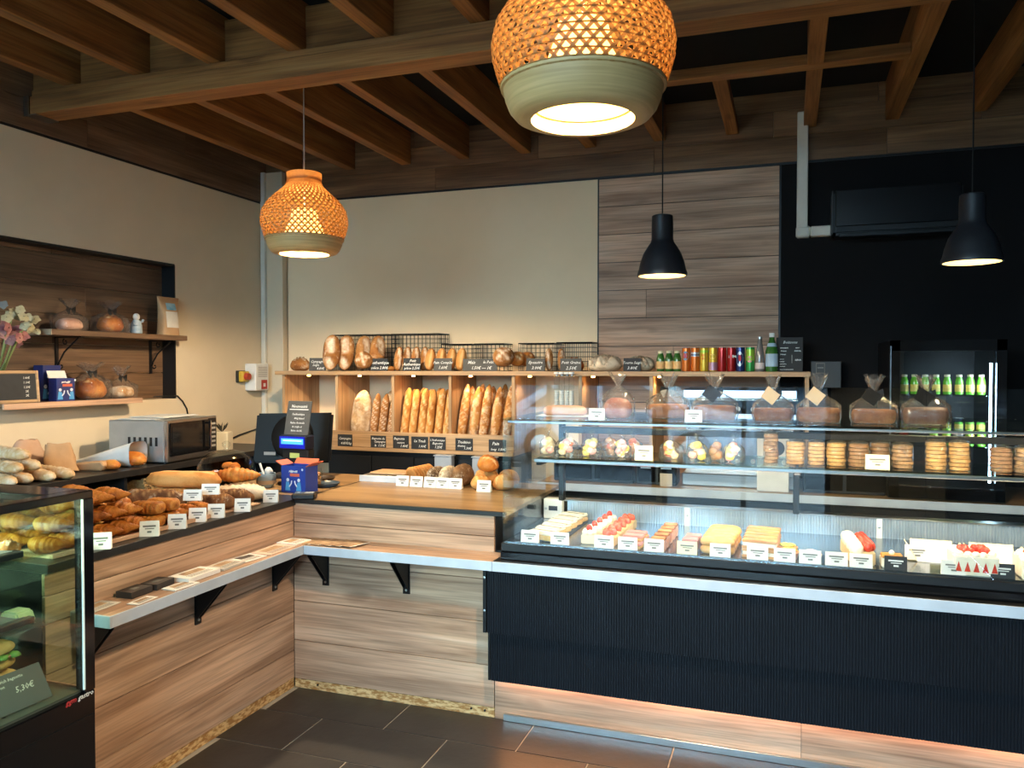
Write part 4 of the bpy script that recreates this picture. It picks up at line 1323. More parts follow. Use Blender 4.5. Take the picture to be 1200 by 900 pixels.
for k, (u, y, tl, sp) in enumerate(((504, 4.94, 5, 0.3), (516.5, 4.97, 4, 0.3), (528.5, 4.975, 3, 0.3), (540, 4.95, 4, 0.3))):
    shelf_stand('wholemeal_loaf', PETIT, 0.22, u, y, 'golden oval loaf leaning behind the grey wholemeal bread sign', 'golden loaves behind the grey sign', 12, 4, 0.5, 0.70)
tag(ob('round_loaf', ROUND, None, (XatY(591, 4.90), 4.90, ZS + 0.075), (R(62), 0, 0.2), 0.95), 'pale round loaf at the end of the wide grey chalk sign', 'loaf')
for k, (u, y) in enumerate(((607, 4.985), (618, 5.075))):
    tag(ob('round_loaf', BRIOR, None, (XatY(u, y), y, ZS + 0.07), (R(68), 0, 0.2), 0.72), ('glossy brown round loaf leaning against the pale round loaf', 'glossy brown round loaf leaning behind the grey spelt sign')[k], 'loaf')
for k, u in enumerate((644, 655)):
    shelf_stand('oval_loaf', SLIM, 0.25, u, 4.95 + 0.04 * k, ('pale upright loaf beside the grey spelt sign', 'brown upright loaf just left behind the seed bread sign')[k], None, 3, 0, 0.1 + 1.1 * k, 0.58)
tag(ob('round_loaf', BRIOR, None, (XatY(673, 5.02), 5.02, ZS), (0, 0, 0), 0.85), 'dark round bun peeking over the seed bread sign', 'loaf')
tag(ob('rye_loaf', TOURTE, None, (XatY(709, 4.96), 4.96, ZS), (0, 0, 0.4), 0.92), 'big cracked floury rye loaf standing free on the shelf', 'loaf')
tag(ob('rye_loaf', TOURTE, None, (XatY(750, 5.0), 5.0, ZS), (0, 0, 1.6), 0.86), 'cracked floury rye loaf behind the black rye sign', 'loaf')

TS = 'chalk price sign'
sg = [
    (371.5, 22, 15, SLATEG, 'grey chalk sign beside the round country loaf', [('Campagne', 0, 0.62, 0.3), ('Seigle', -0.1, 0.36, 0.26), ('4.80€', 0.18, 0.08, 0.28)]),
    (444, 21, 14.5, SLATE, 'black chalk sign right of the tall country loaves', [('Authentique', 0, 0.55, 0.34), ('pièce 2.80€', 0.02, 0.14, 0.32)]),
    (482, 21.5, 15, SLATE, 'black chalk sign in front of the oval floury loaves', [('Petit', 0.05, 0.7, 0.28), ('Authentique', 0, 0.42, 0.3), ('pièce 2.20€', 0.02, 0.12, 0.28)]),
    (518.5, 22, 15, SLATEG, 'grey chalk sign in front of the golden loaves', [('Pain Complet', 0, 0.56, 0.3), ('1.60€', 0, 0.16, 0.32)]),
    (562, 42, 14.5, SLATEG, 'wide grey chalk sign between golden and round loaves', [('Maïs', -0.25, 0.58, 0.36), ('le Petit', 0.24, 0.62, 0.32), ('1.50€ — 1€', 0.04, 0.14, 0.34)]),
    (627, 22, 15, SLATEG, 'grey spelt bread chalk sign', [('Epeautre', 0, 0.58, 0.32), ('3.00€', 0.06, 0.14, 0.34)]),
    (668.5, 25, 15, SLATEG, 'grey seed bread chalk sign below the round bun', [('Petit Graine', 0, 0.58, 0.31), ('2.50€', 0.02, 0.12, 0.36)]),
    (740.5, 20, 15.5, SLATE, 'black rye chalk sign between the cracked loaves', [('Tourte Seigle', 0, 0.56, 0.27), ('3.80€', 0, 0.14, 0.32)])]
for (u, wpx, hpx, mt, lab, lines) in sg:
    p = at(u, 434, 'Y', 4.86)
    dd = (p - Vector((0, 0, EYE))).dot(_d2)
    sign('chalk_sign', lab, lines, wpx * dd / FPX * 1.03, hpx * dd / FPX, (p.x, 4.862, ZS + 0.001), 0.0, 0.1, mt)
sg2 = [
    (404.5, 19, 14, 'black chalk sign on the bin lip under the country loaves', [('Campagne', 0, 0.58, 0.28), ('4.85€/kg', 0.08, 0.18, 0.28)]),
    (443.5, 19.5, 14, 'black chalk sign on the bin lip under the slim country baguettes', [('Baguette de', 0, 0.68, 0.25), ('Campagne', 0.1, 0.42, 0.25), ('la  1.50€', 0.1, 0.1, 0.27)]),
    (470, 20, 15, 'black chalk sign on the bin lip left under the golden baguettes', [('Baguette', -0.1, 0.68, 0.26), ('nature', 0.0, 0.38, 0.24), ('1.40€', 0.2, 0.1, 0.28)]),
    (492, 21, 14.5, 'left half of the double chalk sign on the bin lip', [('La Tradi', 0, 0.56, 0.3), ('1.00€', 0.15, 0.14, 0.28)]),
    (513, 20, 15, 'right half of the double chalk sign on the bin lip', [("L'Authentique", 0, 0.68, 0.22), ('Baguette', 0, 0.42, 0.25), ('1.25€', 0.05, 0.12, 0.27)]),
    (544, 21.5, 14.5, 'black chalk sign on the bin lip under the pointed baguettes', [('Tradition', 0, 0.6, 0.3), ('Graines', -0.16, 0.32, 0.22), ('1.30€', 0.2, 0.12, 0.28)]),
    (583, 21, 14.5, 'black chalk sign on the bin lip next to the display case', [('Pain', -0.1, 0.56, 0.36), ('long  1.50€', 0.05, 0.12, 0.27)])]
for (u, wpx, hpx, lab, lines) in sg2:
    p = at(u, 500, 'Y', SY0 - 0.007)
    dd = (p - Vector((0, 0, EYE))).dot(_d2)
    h = hpx * dd / FPX
    sign('chalk_sign', lab, lines, wpx * dd / FPX * 1.02, h, (p.x, SY0 - 0.0125, 0.9975), 0.0, 0.0, SLATE)

# wire baskets
def wire_basket(label, x0, x1, h, y0=5.11, y1=5.287):
    w, d_ = x1 - x0, y1 - y0
    t = thing('wire_basket', label, 'basket', ((x0 + x1) / 2, (y0 + y1) / 2, ZS), 0, 'wire baskets on the bread shelf')
    r_ = 0.0011
    mb = MB()
    nx, nz, ny = max(6, int(w / 0.03)), max(4, int(h / 0.03)), 7
    for s in (-1, 1):
        for i in range(nx + 1):
            x = -w / 2 + w * i / nx
            mb.box(x - r_, x + r_, s * d_ / 2 - r_, s * d_ / 2 + r_, 0, h)
        for i in range(nz + 1):
            z = h * i / nz
            mb.box(-w / 2, w / 2, s * d_ / 2 - r_, s * d_ / 2 + r_, z - r_ + r_, z + 2 * r_)
        for i in range(ny + 1):
            y = -d_ / 2 + d_ * i / ny
            mb.box(s * w / 2 - r_, s * w / 2 + r_, y - r_, y + r_, 0, h)
        for i in range(nz + 1):
            z = h * i / nz
            mb.box(s * w / 2 - r_, s * w / 2 + r_, -d_ / 2, d_ / 2, z, z + 2 * r_)
    for i in range(nx + 1):
        x = -w / 2 + w * i / nx
        mb.box(x - r_, x + r_, -d_ / 2, d_ / 2, 0, 2 * r_)
    ob('wire_mesh', mb.mesh('wire_mesh', BLACKM), t)
    rm = MB()
    for s in (-1, 1):
        rm.tube([(-w / 2, s * d_ / 2, h), (w / 2, s * d_ / 2, h)], 0.004, 6)
        rm.tube([(s * w / 2, -d_ / 2, h), (s * w / 2, d_ / 2, h)], 0.004, 6)
    ob('rim', rm.mesh('rim', BLACKM), t)


for (u0, u1, v, lab) in ((397, 462, 394, 'tall black wire basket behind the tall country loaves'), (465, 521, 393, 'tall black wire basket behind the oval loaves'),
                         (523, 559, 404.5, 'low black wire basket behind the golden loaves'), (561, 596, 404, 'low black wire basket left of the pale round loaf'),
                         (612, 654, 403.5, 'black wire basket behind the pale upright loaf'), (656, 698, 402.5, 'black wire basket left of the big rye loaf')):
    x0, x1 = XatY(u0, 5.2), XatY(u1, 5.2)
    h = at(u0, v, 'Y', 5.285).z - ZS
    wire_basket(lab, x0 + 0.004, x1 - 0.004, h)

# ------------------------------------------------------------------ bottles and cans on the shelf
def lathe_thing(name, label, cat, loc, parts, group=None, sc=1.0):
    t = thing(name, label, cat, loc, rng.uniform(0, 6), group, sc)
    for (nm, prof, mat) in parts:
        ob(nm, MB().lathe(prof, 20).mesh(nm, mat, smooth=True), t)
    return t


GREENG = M('green_bottle', '2d5a26', 0.1, c2='356a2c', scale=4, spec=0.8)
LIME = M('lime_bottle', '5aa32a', 0.15, c2='6fbb38', scale=4, spec=0.8)
LABELC = M('cream_label', 'e4c98f', 0.6, c2='d9a86a', scale=30)
CAPY = M('pale_cap', 'd8cfa8', 0.4)
JUICE = [('glass', [(0.0001, 0), (0.023, 0), (0.0245, 0.006), (0.0245, 0.078), (0.02, 0.098), (0.016, 0.108), (0.016, 0.114)], GREENG),
         ('label', [(0.0249, 0.016), (0.0249, 0.062)], LABELC), ('cap', [(0.0175, 0.112), (0.0175, 0.126), (0.0001, 0.127)], CAPY)]
YC = 4.94
jb = None
for u in (774, 784, 793.5):
    if jb is None:
        jb = lathe_thing('juice_bottle', 'small green juice bottle with cream label beside the orange cans', 'bottle', (XatY(u, YC), YC, ZS), JUICE, 'juice bottles on the top shelf')
    else:
        copy_tree(jb, (XatY(u, YC), YC, ZS), 0.5)


def can(u, body, label, bands=(), y=YC, z=ZS, x=None, h=0.146):
    t = thing('drink_can', label, 'can', (XatY(u, y) if x is None else x, y, z), 0.3)
    r_ = 0.0258
    ob('body', MB().lathe([(0.0001, 0.003), (0.02, 0), (0.025, 0.002), (r_, 0.01), (r_, h - 0.014), (0.025, h - 0.003)], 24).mesh('body', body, smooth=True), t)
    ob('lid', MB().lathe([(0.025, h - 0.003), (0.0255, h), (0.023, h - 0.001), (0.022, h - 0.004), (0.0001, h - 0.004)], 24).mesh('lid', STEEL, smooth=True), t)
    for (z0, z1, mt) in bands:
        ob('printed_band', MB().lathe([(r_ + 0.0003, h * z0), (r_ + 0.0003, h * z1)], 24).mesh('printed_band', mt, smooth=True), t)
    return t


def decal(t, z, sx, sz, mat, y=-0.0261, n=10):
    """curved oval print on the side of a can that faces the shop"""
    mb = MB()
    vs = [(0, y, z)]
    for k in range(n * 2):
        a = PI * k / n
        xx = math.cos(a) * sx
        vs.append((xx, -math.sqrt(max(0, y * y - xx * xx)), z + math.sin(a) * sz))
    mb.add(vs, [(0, 1 + k, 1 + (k + 1) % (2 * n)) for k in range(2 * n)])
    o = ob('printed_mark', mb.mesh('printed_mark', mat, fix=False), t)
    o.rotation_euler = (0, 0, -t.rotation_euler[2] - 0.1)


cOR = M('orange_can', 'd9742a', 0.25, metal=0.4)
cYE = M('yellow_can', 'd8b33a', 0.25, metal=0.4)
cRE = M('red_can', 'a81f20', 0.22, metal=0.4)
cBL = M('navy_can', '23376f', 0.22, metal=0.4)
cSI = M('silver_band', 'c9d3df', 0.25, metal=0.4)
cGR = M('green_can', '3fa050', 0.25, metal=0.4)
cLI = M('lime_can', 'a5cf48', 0.25, metal=0.4)
cPU = M('mauve_band', 'b0869c', 0.3, metal=0.3)
t = can(804, cOR, 'orange drink can with round multicoloured mark next to the juice bottles'); decal(t, 0.095, 0.02, 0.028, M('teal_mark', '5f8fae', 0.4)); decal(t, 0.095, 0.011, 0.014, M('magenta_mark', 'b3456a', 0.4), -0.0263)
t = can(814.5, cOR, 'orange drink can with dark blue and white band', ((0.62, 0.80, cSI), (0.66, 0.72, cBL))); 
t = can(825, cYE, 'yellow drink can with green leaf mark', ((0.78, 0.88, cLI),)); decal(t, 0.088, 0.019, 0.016, cOR)
t = can(835.5, cYE, 'yellow drink can with mauve lower band', ((0.05, 0.38, cPU),)); decal(t, 0.09, 0.019, 0.016, M('gold_mark', 'e6c46a', 0.4))
t = can(846, cRE, 'plain red drink can left of the lettered red can')
t = can(857, cRE, 'red drink can with white lettering'); 
ob('printed_script', scribble(0.042, 0.02, CHALK), t, (0, -0.0262, 0.09), (0, 0, -t.rotation_euler[2] - 0.1))
t = can(867.5, cBL, 'navy and silver drink can'); decal(t, 0.075, 0.019, 0.045, cSI); decal(t, 0.08, 0.009, 0.02, cRE, -0.0263)
t = can(879, cGR, 'lime and green drink can with pink mark', ((0.45, 0.9, cLI),)); decal(t, 0.073, 0.016, 0.02, M('pink_mark', 'd98f9a', 0.4), -0.0263)
CLEARB = M('smoky_bottle', '6d6a68', 0.12, c2='7a7674', scale=5, spec=0.8)
lathe_thing('glass_bottle', 'slim clear glass bottle with pale label beside the cans', 'bottle', (XatY(890.2, YC), YC, ZS),
            [('glass', [(0.0001, 0), (0.024, 0), (0.0265, 0.01), (0.026, 0.08), (0.02, 0.13), (0.014, 0.17), (0.012, 0.195)], CLEARB),
             ('label', [(0.027, 0.016), (0.0268, 0.052)], M('pale_rose_label', 'd9c6c2', 0.6)), ('cap', [(0.014, 0.193), (0.014, 0.206), (0.0001, 0.207)], STEEL)])
lathe_thing('water_bottle', 'green glass water bottle with blue label and white cap', 'bottle', (XatY(904.2, YC), YC, ZS),
            [('glass', [(0.0001, 0), (0.034, 0), (0.036, 0.01), (0.036, 0.12), (0.028, 0.15), (0.016, 0.185), (0.014, 0.205)], GREENG),
             ('label', [(0.0364, 0.03), (0.0364, 0.105)], M('blue_label', 'a9c3d8', 0.6)), ('neck_label', [(0.0292, 0.147), (0.0255, 0.16), (0.0225, 0.168)], M('blue_label', 'a9c3d8', 0.6)),
             ('cap', [(0.0155, 0.203), (0.0155, 0.228), (0.0001, 0.229)], WHITE)])
p = at(925, 436, 'Y', 5.0)
db = sign('drinks_board', 'tall black chalkboard of drink prices beside the water bottle', [('Boissons', 0.02, 0.82, 0.11)],
          0.15, 0.205, (p.x, 4.98, ZS), 0, 0.12, M('black_chalkboard', '151516', 0.6), cat='chalkboard')
for (cx, cz, w, h) in ((-0.2, 0.69, 0.3, 0.045), (0.3, 0.69, 0.14, 0.045), (-0.22, 0.6, 0.2, 0.045), (0.3, 0.6, 0.24, 0.05), (-0.24, 0.5, 0.2, 0.045), (-0.28, 0.36, 0.16, 0.035),
                       (-0.28, 0.29, 0.18, 0.035), (-0.24, 0.22, 0.24, 0.035), (-0.26, 0.15, 0.2, 0.035), (-0.1, 0.06, 0.5, 0.03), (0.32, 0.34, 0.22, 0.06)):
    ob('chalk_scribble', scribble(w * 0.15, h * 0.205, CHALK), db, (cx * 0.15, -0.0008, cz * 0.205))
bo('chalk_stroke', 0.013, 0.0148, -0.0012, -0.0004, 0.05, 0.1, CHALK, db)

# cup tubes hanging under the shelf
for k, u in enumerate((652.5, 658.5, 664.5, 670)):
    x = XatY(u, 4.8)
    t = thing('cup_tube', 'clear hanging tube stacked with white paper cups', 'cup dispenser', (x, 4.795, 1.27), 0, 'cup tubes under the shelf')
    ob('tube', MB().lathe([(0.0165, 0), (0.0165, 0.235)], 16).mesh('tube', GLASS, smooth=True), t)
    ob('cap', MB().lathe([(0.0001, 0.236), (0.018, 0.236), (0.018, 0.248), (0.0001, 0.25)], 16).mesh('cap', WHITE, smooth=True), t)
    prof = []
    for i in range(9):
        z = 0.01 + i * 0.014
        prof += [(0.012, z), (0.0155, z + 0.011)]
    ob('cup_stack', MB().lathe(prof, 14).mesh('cup_stack', WHITE, smooth=True), t)
    bo('hook', -0.004, 0.004, 0.0, 0.034, 0.225, 0.231, STEEL, t)

# bottles and cans inside the drinks fridge
FZ0 = 1.4055
fb = None
JL = [('glass', JUICE[0][1], LIME), ('label', JUICE[1][1], M('yellow_label', 'e0c96a', 0.6, c2='d8b85a', scale=30)), ('cap', JUICE[2][1], CAPY)]
for i, u in enumerate((1060, 1071.5, 1084, 1097, 1110, 1124, 1137, 1150)):
    x = XatY(u, 4.76)
    if fb is None:
        fb = lathe_thing('juice_bottle', 'small lime green juice bottle on the lit upper fridge shelf', 'bottle', (x, 4.76, FZ0), JL, 'juice bottles in the drinks fridge', 0.82)
    else:
        copy_tree(fb, (x, 4.76, FZ0), i)
fc = None
for i, u in enumerate((1095, 1110, 1137, 1151)):
    x = XatY(u, 4.76)
    if fc is None:
        fc = copy_tree(fb, (x, 4.76, 1.1355), 0.3, 'small lime green juice bottle on the lower fridge shelf')
        fc['group'] = 'juice bottles on the lower fridge shelf'
    else:
        copy_tree(fc, (x, 4.76, 1.1355), i)
can(0, cRE, 'red drink can inside the drinks fridge', x=XatY(1059, 4.80), y=4.80, z=1.1355, h=0.14)
can(0, cBL, 'blue drink can inside the drinks fridge', ((0.25, 0.75, cSI),), x=XatY(1123, 4.84), y=4.84, z=1.1355, h=0.14)
# ------------------------------------------------------------------ croissant counter
ZW = ZT + 0.0005
t = thing('wooden_tray', 'long wooden tray under the croissants', 'tray', (-2.55, 2.42, ZW))
bo('base', -0.27, 0.255, -0.46, 0.30, 0, 0.008, OAK_Y, t, 0.002)
bo('front_rim', 0.255, 0.265, -0.46, 0.30, 0, 0.016, OAK_Y, t, 0.002)
ZTR = ZW + 0.0085


def put(name, me, x, y, z, rz, label, cat, group=None, rx=0.0, ry=0.0, scale=None):
    return tag(ob(name, me, None, (x, y, z), (rx, ry, rz), scale), label, cat, group)


# front pile of croissants
for lay in range(3):
    for i in range(6 - lay):
        for j in range(2):
            x = -2.36 - j * 0.165 - lay * 0.02
            y = 1.985 + i * 0.076 + lay * 0.038
            put('croissant', CROI[(i + j + lay) % 2], x, y, ZTR + lay * 0.06, rng.uniform(-0.03, 0.03) + R(10), 'golden croissant in the pile on the wooden tray', 'croissant', 'croissants on the wooden tray')
# raisin twists behind
for lay in range(2):
    for i in range(6 - lay):
        put('pastry_twist', CROIS, -2.70, 2.16 + i * 0.066 + lay * 0.033, ZTR + lay * 0.055, R(12) + rng.uniform(-0.05, 0.05), 'dark golden twisted pastry in the row behind the croissants', 'pastry', 'twisted pastries', scale=1.1)
for k, (y, x, z) in enumerate(((2.605, -2.66, 0), (2.66, -2.775, 0))):
    put('brioche', BRIOR, x, y, ZTR + z, 0.4 * k, ('pale round brioche in front, at the end of the twisted pastries', 'pale round brioche behind, at the end of the twisted pastries')[k], 'brioche', scale=(0.72, 0.66, 0.85))
# chocolate rolls
for lay in range(2):
    for i in range(2):
        put('pain_au_chocolat', PCHOC, -2.365, 2.455 + i * 0.08, ZTR + lay * 0.051, R(6) + rng.uniform(-0.04, 0.04), 'flaky chocolate roll in front of the twisted pastries', 'pastry', 'chocolate rolls')
for lay in range(2):
    for i in range(3):
        put('glazed_swirl', CROI[i % 2], -2.52 + 0.13 * lay, 2.49 + i * 0.07 + lay * 0.12, ZTR + (0.0 if lay == 0 else 0.0), R(12), 'glazed swirl pastry next to the dark loaves', 'pastry', 'glazed swirl pastries', scale=0.88)
t = thing('wooden_tray', 'short wooden tray under the dark loaves', 'tray', (-2.52, 2.98, ZW))
bo('base', -0.30, 0.225, -0.23, 0.085, 0, 0.008, OAK_Y, t, 0.002)
# long golden milk loaves and dark loaves
put('milk_loaf', bread('milk_loaf', BR_GOLD, 0.36, 0.12, 0.075, 3.2, ((-0.8, -0.1, 0.8, 0.1, 0.18),), seed=31, nu=40), -2.635, 2.955, ZTR + 0.072, R(14), 'long golden soft loaf resting on the stack of soft breads', 'loaf')
put('milk_loaf', VIEN, -2.67, 2.995, ZTR, R(14), 'long golden soft loaf under the bigger one, on the dome side', 'loaf', scale=(1.1, 1.15, 1.15))
put('milk_loaf', VIEN, -2.66, 2.90, ZTR, R(14), 'long golden soft loaf under the bigger one, on the dark loaf side', 'loaf', scale=(1.1, 1.15, 1.15))
put('dark_loaf', DARK, -2.665, 2.80, ZTR, R(14), 'long dark brown loaf behind the two high price cards', 'loaf', scale=(0.85, 0.95, 1.1))
put('dark_loaf', DARK, -2.395, 2.855, ZTR, R(20), 'short dark brown loaf in front of the golden soft loaves', 'loaf', scale=(0.55, 1, 0.95))
put('dark_loaf', DARK, -2.385, 2.965, ZTR, R(20), 'short dark brown loaf next to the floury bread', 'loaf', scale=(0.55, 1, 1))
put('braided_brioche', crois_mesh('braided_brioche', BR_BRIO, 0.24, 0.085, 9, 5, 0.0), -2.51, 3.165, ZW + 0.076, R(20), 'glazed braided brioche resting on the floury bread', 'brioche')
put('floury_bread', bread('floury_bread', BR_FLOUR, 0.27, 0.105, 0.075, 2.6, diag(4, 0.2, 0.6), seed=33), -2.47, 3.14, ZTR - 0.0085, R(20), 'floury bread with cuts under the braided brioche', 'loaf')

cl = [(118, 643, 'white price card at the fridge end of the croissant tray', 36), (175, 628, 'white price card in front of the croissant pile', 34), (205, 619, 'white price card in front of the chocolate rolls', 30),
      (229, 611, 'white price card in front of the glazed swirls', 28), (251, 606, 'white price card before the small brown loaf', 26), (282, 599, 'white price card before the dark loaves', 24), (315, 588, 'white price card leaning on the floury bread', 24)]
for k, (u, v, lab, rz) in enumerate(cl):
    q = at(u, v, 'Z', ZW)
    card((min(q.x + 0.012, XA - 0.012), q.y, ZW + (0.0)), lab, 0.068, 0.057, R(rz), fold=0.028)
for (u, v, zz, lab) in ((226, 584, 1.0, 'white price card standing on the dark loaves nearest the basket'), (247, 577, 1.015, 'white price card standing on the dark loaves below the long golden loaf')):
    q = at(u, v, 'Z', zz)
    card((q.x, q.y, zz - 0.008), lab, 0.075, 0.045, R(22), fold=0.02)

# glass cloche
q = at(263, 566, 'Z', ZW)
t = thing('glass_cloche', 'glass dome with knob over chocolate pastries on a dark stand', 'cake dome', (-2.70, 3.33, ZW))
ob('stand', MB().lathe([(0.0001, 0), (0.09, 0), (0.07, 0.012), (0.03, 0.03), (0.03, 0.05), (0.15, 0.062), (0.155, 0.072), (0.0001, 0.07)], 32).mesh('stand', BLACKM, smooth=True), t)
ob('dome', MB().lathe([(0.142, 0.072), (0.144, 0.10), (0.138, 0.14), (0.118, 0.175), (0.085, 0.198), (0.045, 0.21), (0.012, 0.213), (0.01, 0.222), (0.02, 0.235), (0.02, 0.25), (0.008, 0.258), (0.0001, 0.259)], 36).mesh('dome', GLASS, smooth='full'), t)
for i in range(9):
    a = i * PI / 3
    rr = 0.075 if i < 6 else 0.045
    put('brown_bun', BUN, -2.70 + rr * math.cos(a), 3.33 + rr * math.sin(a), ZW + 0.072 + (0 if i < 6 else 0.04), a + R(90), 'brown bun under the glass dome', 'bun', 'buns under the glass dome', scale=0.56)

# sugar pot with spoon
t = thing('sugar_pot', 'pale blue pot with spoon beside the glass dome', 'pot', (-2.60, 3.52, ZW))
ob('pot', MB().lathe([(0.0001, 0), (0.03, 0), (0.045, 0.02), (0.05, 0.05), (0.047, 0.075), (0.044, 0.074), (0.044, 0.03), (0.0001, 0.02)], 24).mesh('pot', M('pale_blue_ceramic', '9fb6c4', 0.3), smooth=True), t)
ob('sand_band', MB().lathe([(0.0505, 0.02), (0.0515, 0.04)], 24).mesh('sand_band', M('sand_ceramic', 'b5a48f', 0.5), smooth=True), t)
ob('spoon', MB().tube([(0, 0, 0.03), (-0.03, 0, 0.10), (-0.04, 0, 0.125)], 0.006, 8).mesh('spoon', WHITE), t)
bb = MB(); blob(bb, (0.015, 0, 0.085), 0.022, 3)
ob('sugar_sachets', bb.mesh('sugar_sachets', WHITE, smooth='full'), t)

# ------------------------------------------------------------------ till
MONB = M('monitor_black', '0a0a0b', 0.4, spec=0.3)
t = thing('till_monitor', 'black point of sale monitor seen from behind', 'monitor', (-2.71, 3.90, ZW), R(10))
q = MB().prism([(-0.235, 0.075), (0.235, 0.085), (0.235, 0.375), (-0.235, 0.365)], -0.02, 0.012, Matrix.Rotation(R(-10), 4, 'X'))
ob('housing', q.mesh('housing', MONB, bevel=0.012, bseg=2), t)
ob('back_bulge', MB().lathe([(0.13, 0), (0.12, 0.02), (0.09, 0.03), (0.0001, 0.034)], 28, Matrix.Rotation(R(-10), 4, 'X') @ Matrix.Translation((0.0, -0.02, 0.23)) @ Matrix.Rotation(R(90), 4, 'X')).mesh('back_bulge', MONB, smooth=True), t)
bo('sticker', -0.14, -0.07, -0.0545, -0.052, 0.13, 0.148, M('grey_sticker', '9a9a98', 0.5), t)
ob('stand', MB().tube([(0, 0.02, 0.2), (0, 0.0, 0.1), (0, 0, 0.02)], [0.03, 0.03, 0.03], 10).mesh('stand', BLACK), t)
bo('foot', -0.1, 0.1, -0.08, 0.1, 0, 0.02, BLACK, t, 0.006)
# customer display with chalk note
DX = (at(343, 515, 'Y', 3.62).x)
t = thing('customer_display', 'customer display pole unit with blue screen and yellow sticker', 'display', (DX, 3.64, ZW), R(-4))
bo('foot', -0.08, 0.08, -0.05, 0.09, 0, 0.02, BLACK, t, 0.005)
bo('pillar', -0.085, 0.085, 0.0, 0.06, 0.02, 0.195, BLACK, t, 0.006)
h_ = bo('head', -0.082, 0.092, -0.03, 0.05, 0.195, 0.268, M('navy_plastic', '181c30', 0.35), t, 0.006)
bo('screen_bezel', -0.076, 0.088, -0.033, -0.0302, 0.2, 0.263, M('blue_bezel', '0f1c9c', 0.3, emit='1428d8', es=0.35), t)
bo('screen', -0.064, 0.08, -0.0345, -0.0332, 0.222, 0.252, M('blue_lcd', '4a9cff', 0.3, emit='4aa0ff', es=1.1), t)
bo('screen_text', -0.05, 0.07, -0.0352, -0.0346, 0.238, 0.244, M('lcd_text', 'bfe2ff', 0.3, emit='bfe2ff', es=1.2), t)
bo('yellow_sticker', -0.032, 0.03, -0.003, -0.0005, 0.145, 0.172, M('yellow_sticker', 'd9dc7a', 0.6), t)
q = at(341, 511, 'Y', 3.60)
sg_ = sign('chalk_note', 'grey chalk note headed Nouveauté above the blue screen', [('Nouveauté', 0.0, 0.80, 0.125), ("l'authentique", 0.0, 0.58, 0.085), ('400g bâtard', 0.05, 0.46, 0.075), ('Farine de meule', 0.0, 0.33, 0.078), ('de seigle et', 0.0, 0.215, 0.078), ('farine de blé', 0.0, 0.10, 0.078)],
           0.158, 0.185, (q.x + 0.002, 3.64, ZW + 0.2695), R(-4), 0.22, SLATEG, 0.12)
bo('underline', -0.062, 0.062, -0.0012, -0.0004, 0.136, 0.1405, CHALK, sg_)
# blue box
NAVYB = M('blue_carton', '2346a8', 0.45, c2='1d3a8f', scale=6)
ORNG = M('orange_print', 'd8694a', 0.5)
SKY = M('sky_print', '4f9fd8', 0.5)
t = thing('blue_carton', 'open blue printed carton under the customer display', 'box', (at(346, 577, 'Z', ZW).x, 3.46, ZW), R(-4))
mb = MB().box(-0.075, 0.075, -0.05, -0.047, 0, 0.135).box(-0.075, 0.075, 0.047, 0.05, 0, 0.135).box(-0.075, -0.072, -0.047, 0.047, 0, 0.135).box(0.072, 0.075, -0.047, 0.047, 0, 0.135).box(-0.072, 0.072, -0.047, 0.047, 0, 0.004)
ob('carton', mb.mesh('carton', NAVYB), t)
for s in (-1, 1):
    ob('flap', MB().box(-0.002, 0.002, -0.045, 0.045, 0, 0.045).mesh('flap', ORNG), t, (s * 0.074, 0, 0.134), (0, R(62) * s, 0))
ob('flap', MB().box(-0.07, 0.07, -0.002, 0.002, 0, 0.035).mesh('flap', ORNG), t, (0, 0.049, 0.134), (R(-40), 0, 0))


def carton_print(t, y, s=1.0):
    ob('lettering', scribble(0.05 * s, 0.016 * s, CHALK), t, (0.0, y, 0.107 * s))
    bo('printed_block', -0.02 * s, 0.038 * s, y - 0.0004, y, 0.082 * s, 0.097 * s, ORNG, t)
    for sx in (-1, 1):
        mb = MB().prism([(sx * 0.05 * s, 0.01 * s), (sx * 0.018 * s, 0.01 * s), (sx * 0.026 * s, 0.052 * s), (sx * 0.044 * s, 0.055 * s)], y - 0.0005, y)
        ob('printed_figure', mb.mesh('printed_figure', SKY), t)
        mb = MB(); blob(mb, (sx * 0.034 * s, y, 0.064 * s), 0.009 * s, 1, 1, 0.05, 1, 6, 0)
        ob('printed_face', mb.mesh('printed_face', M('white_print', 'dfe4ec', 0.5)), t)
        ob('printed_arm', MB().tube([(sx * 0.024 * s, y, 0.03 * s), (sx * 0.012 * s, y, 0.045 * s), (sx * 0.009 * s, y, 0.06 * s)], 0.0035 * s, 5).mesh('printed_arm', M('white_print', 'dfe4ec', 0.5)), t)
    ob('printed_dot', MB().cyl(0.006 * s, 0.006 * s, 0, 0.0005, 14, Matrix.Rotation(R(90), 4, 'X')).mesh('printed_dot', M('white_print', 'dfe4ec', 0.5)), t, (0.056 * s, y, 0.118 * s))


carton_print(t, -0.0506)
# card terminal
q = at(354, 585, 'Z', ZW)
t = thing('card_terminal', 'black card terminal lying in front of the blue carton', 'card reader', (q.x, q.y + 0.02, ZW), R(20))
bo('body', -0.055, 0.055, -0.035, 0.035, 0, 0.028, BLACK, t, 0.006)
bo('screen', -0.045, -0.005, -0.022, 0.022, 0.028, 0.0295, M('grey_screen', '6f7f80', 0.2), t)
for i in range(3):
    for j in range(3):
        bo('key', 0.004 + i * 0.015, 0.015 + i * 0.015, -0.02 + j * 0.014, -0.01 + j * 0.014, 0.028, 0.031, M('grey_key', 'a8a8a6', 0.5), t)
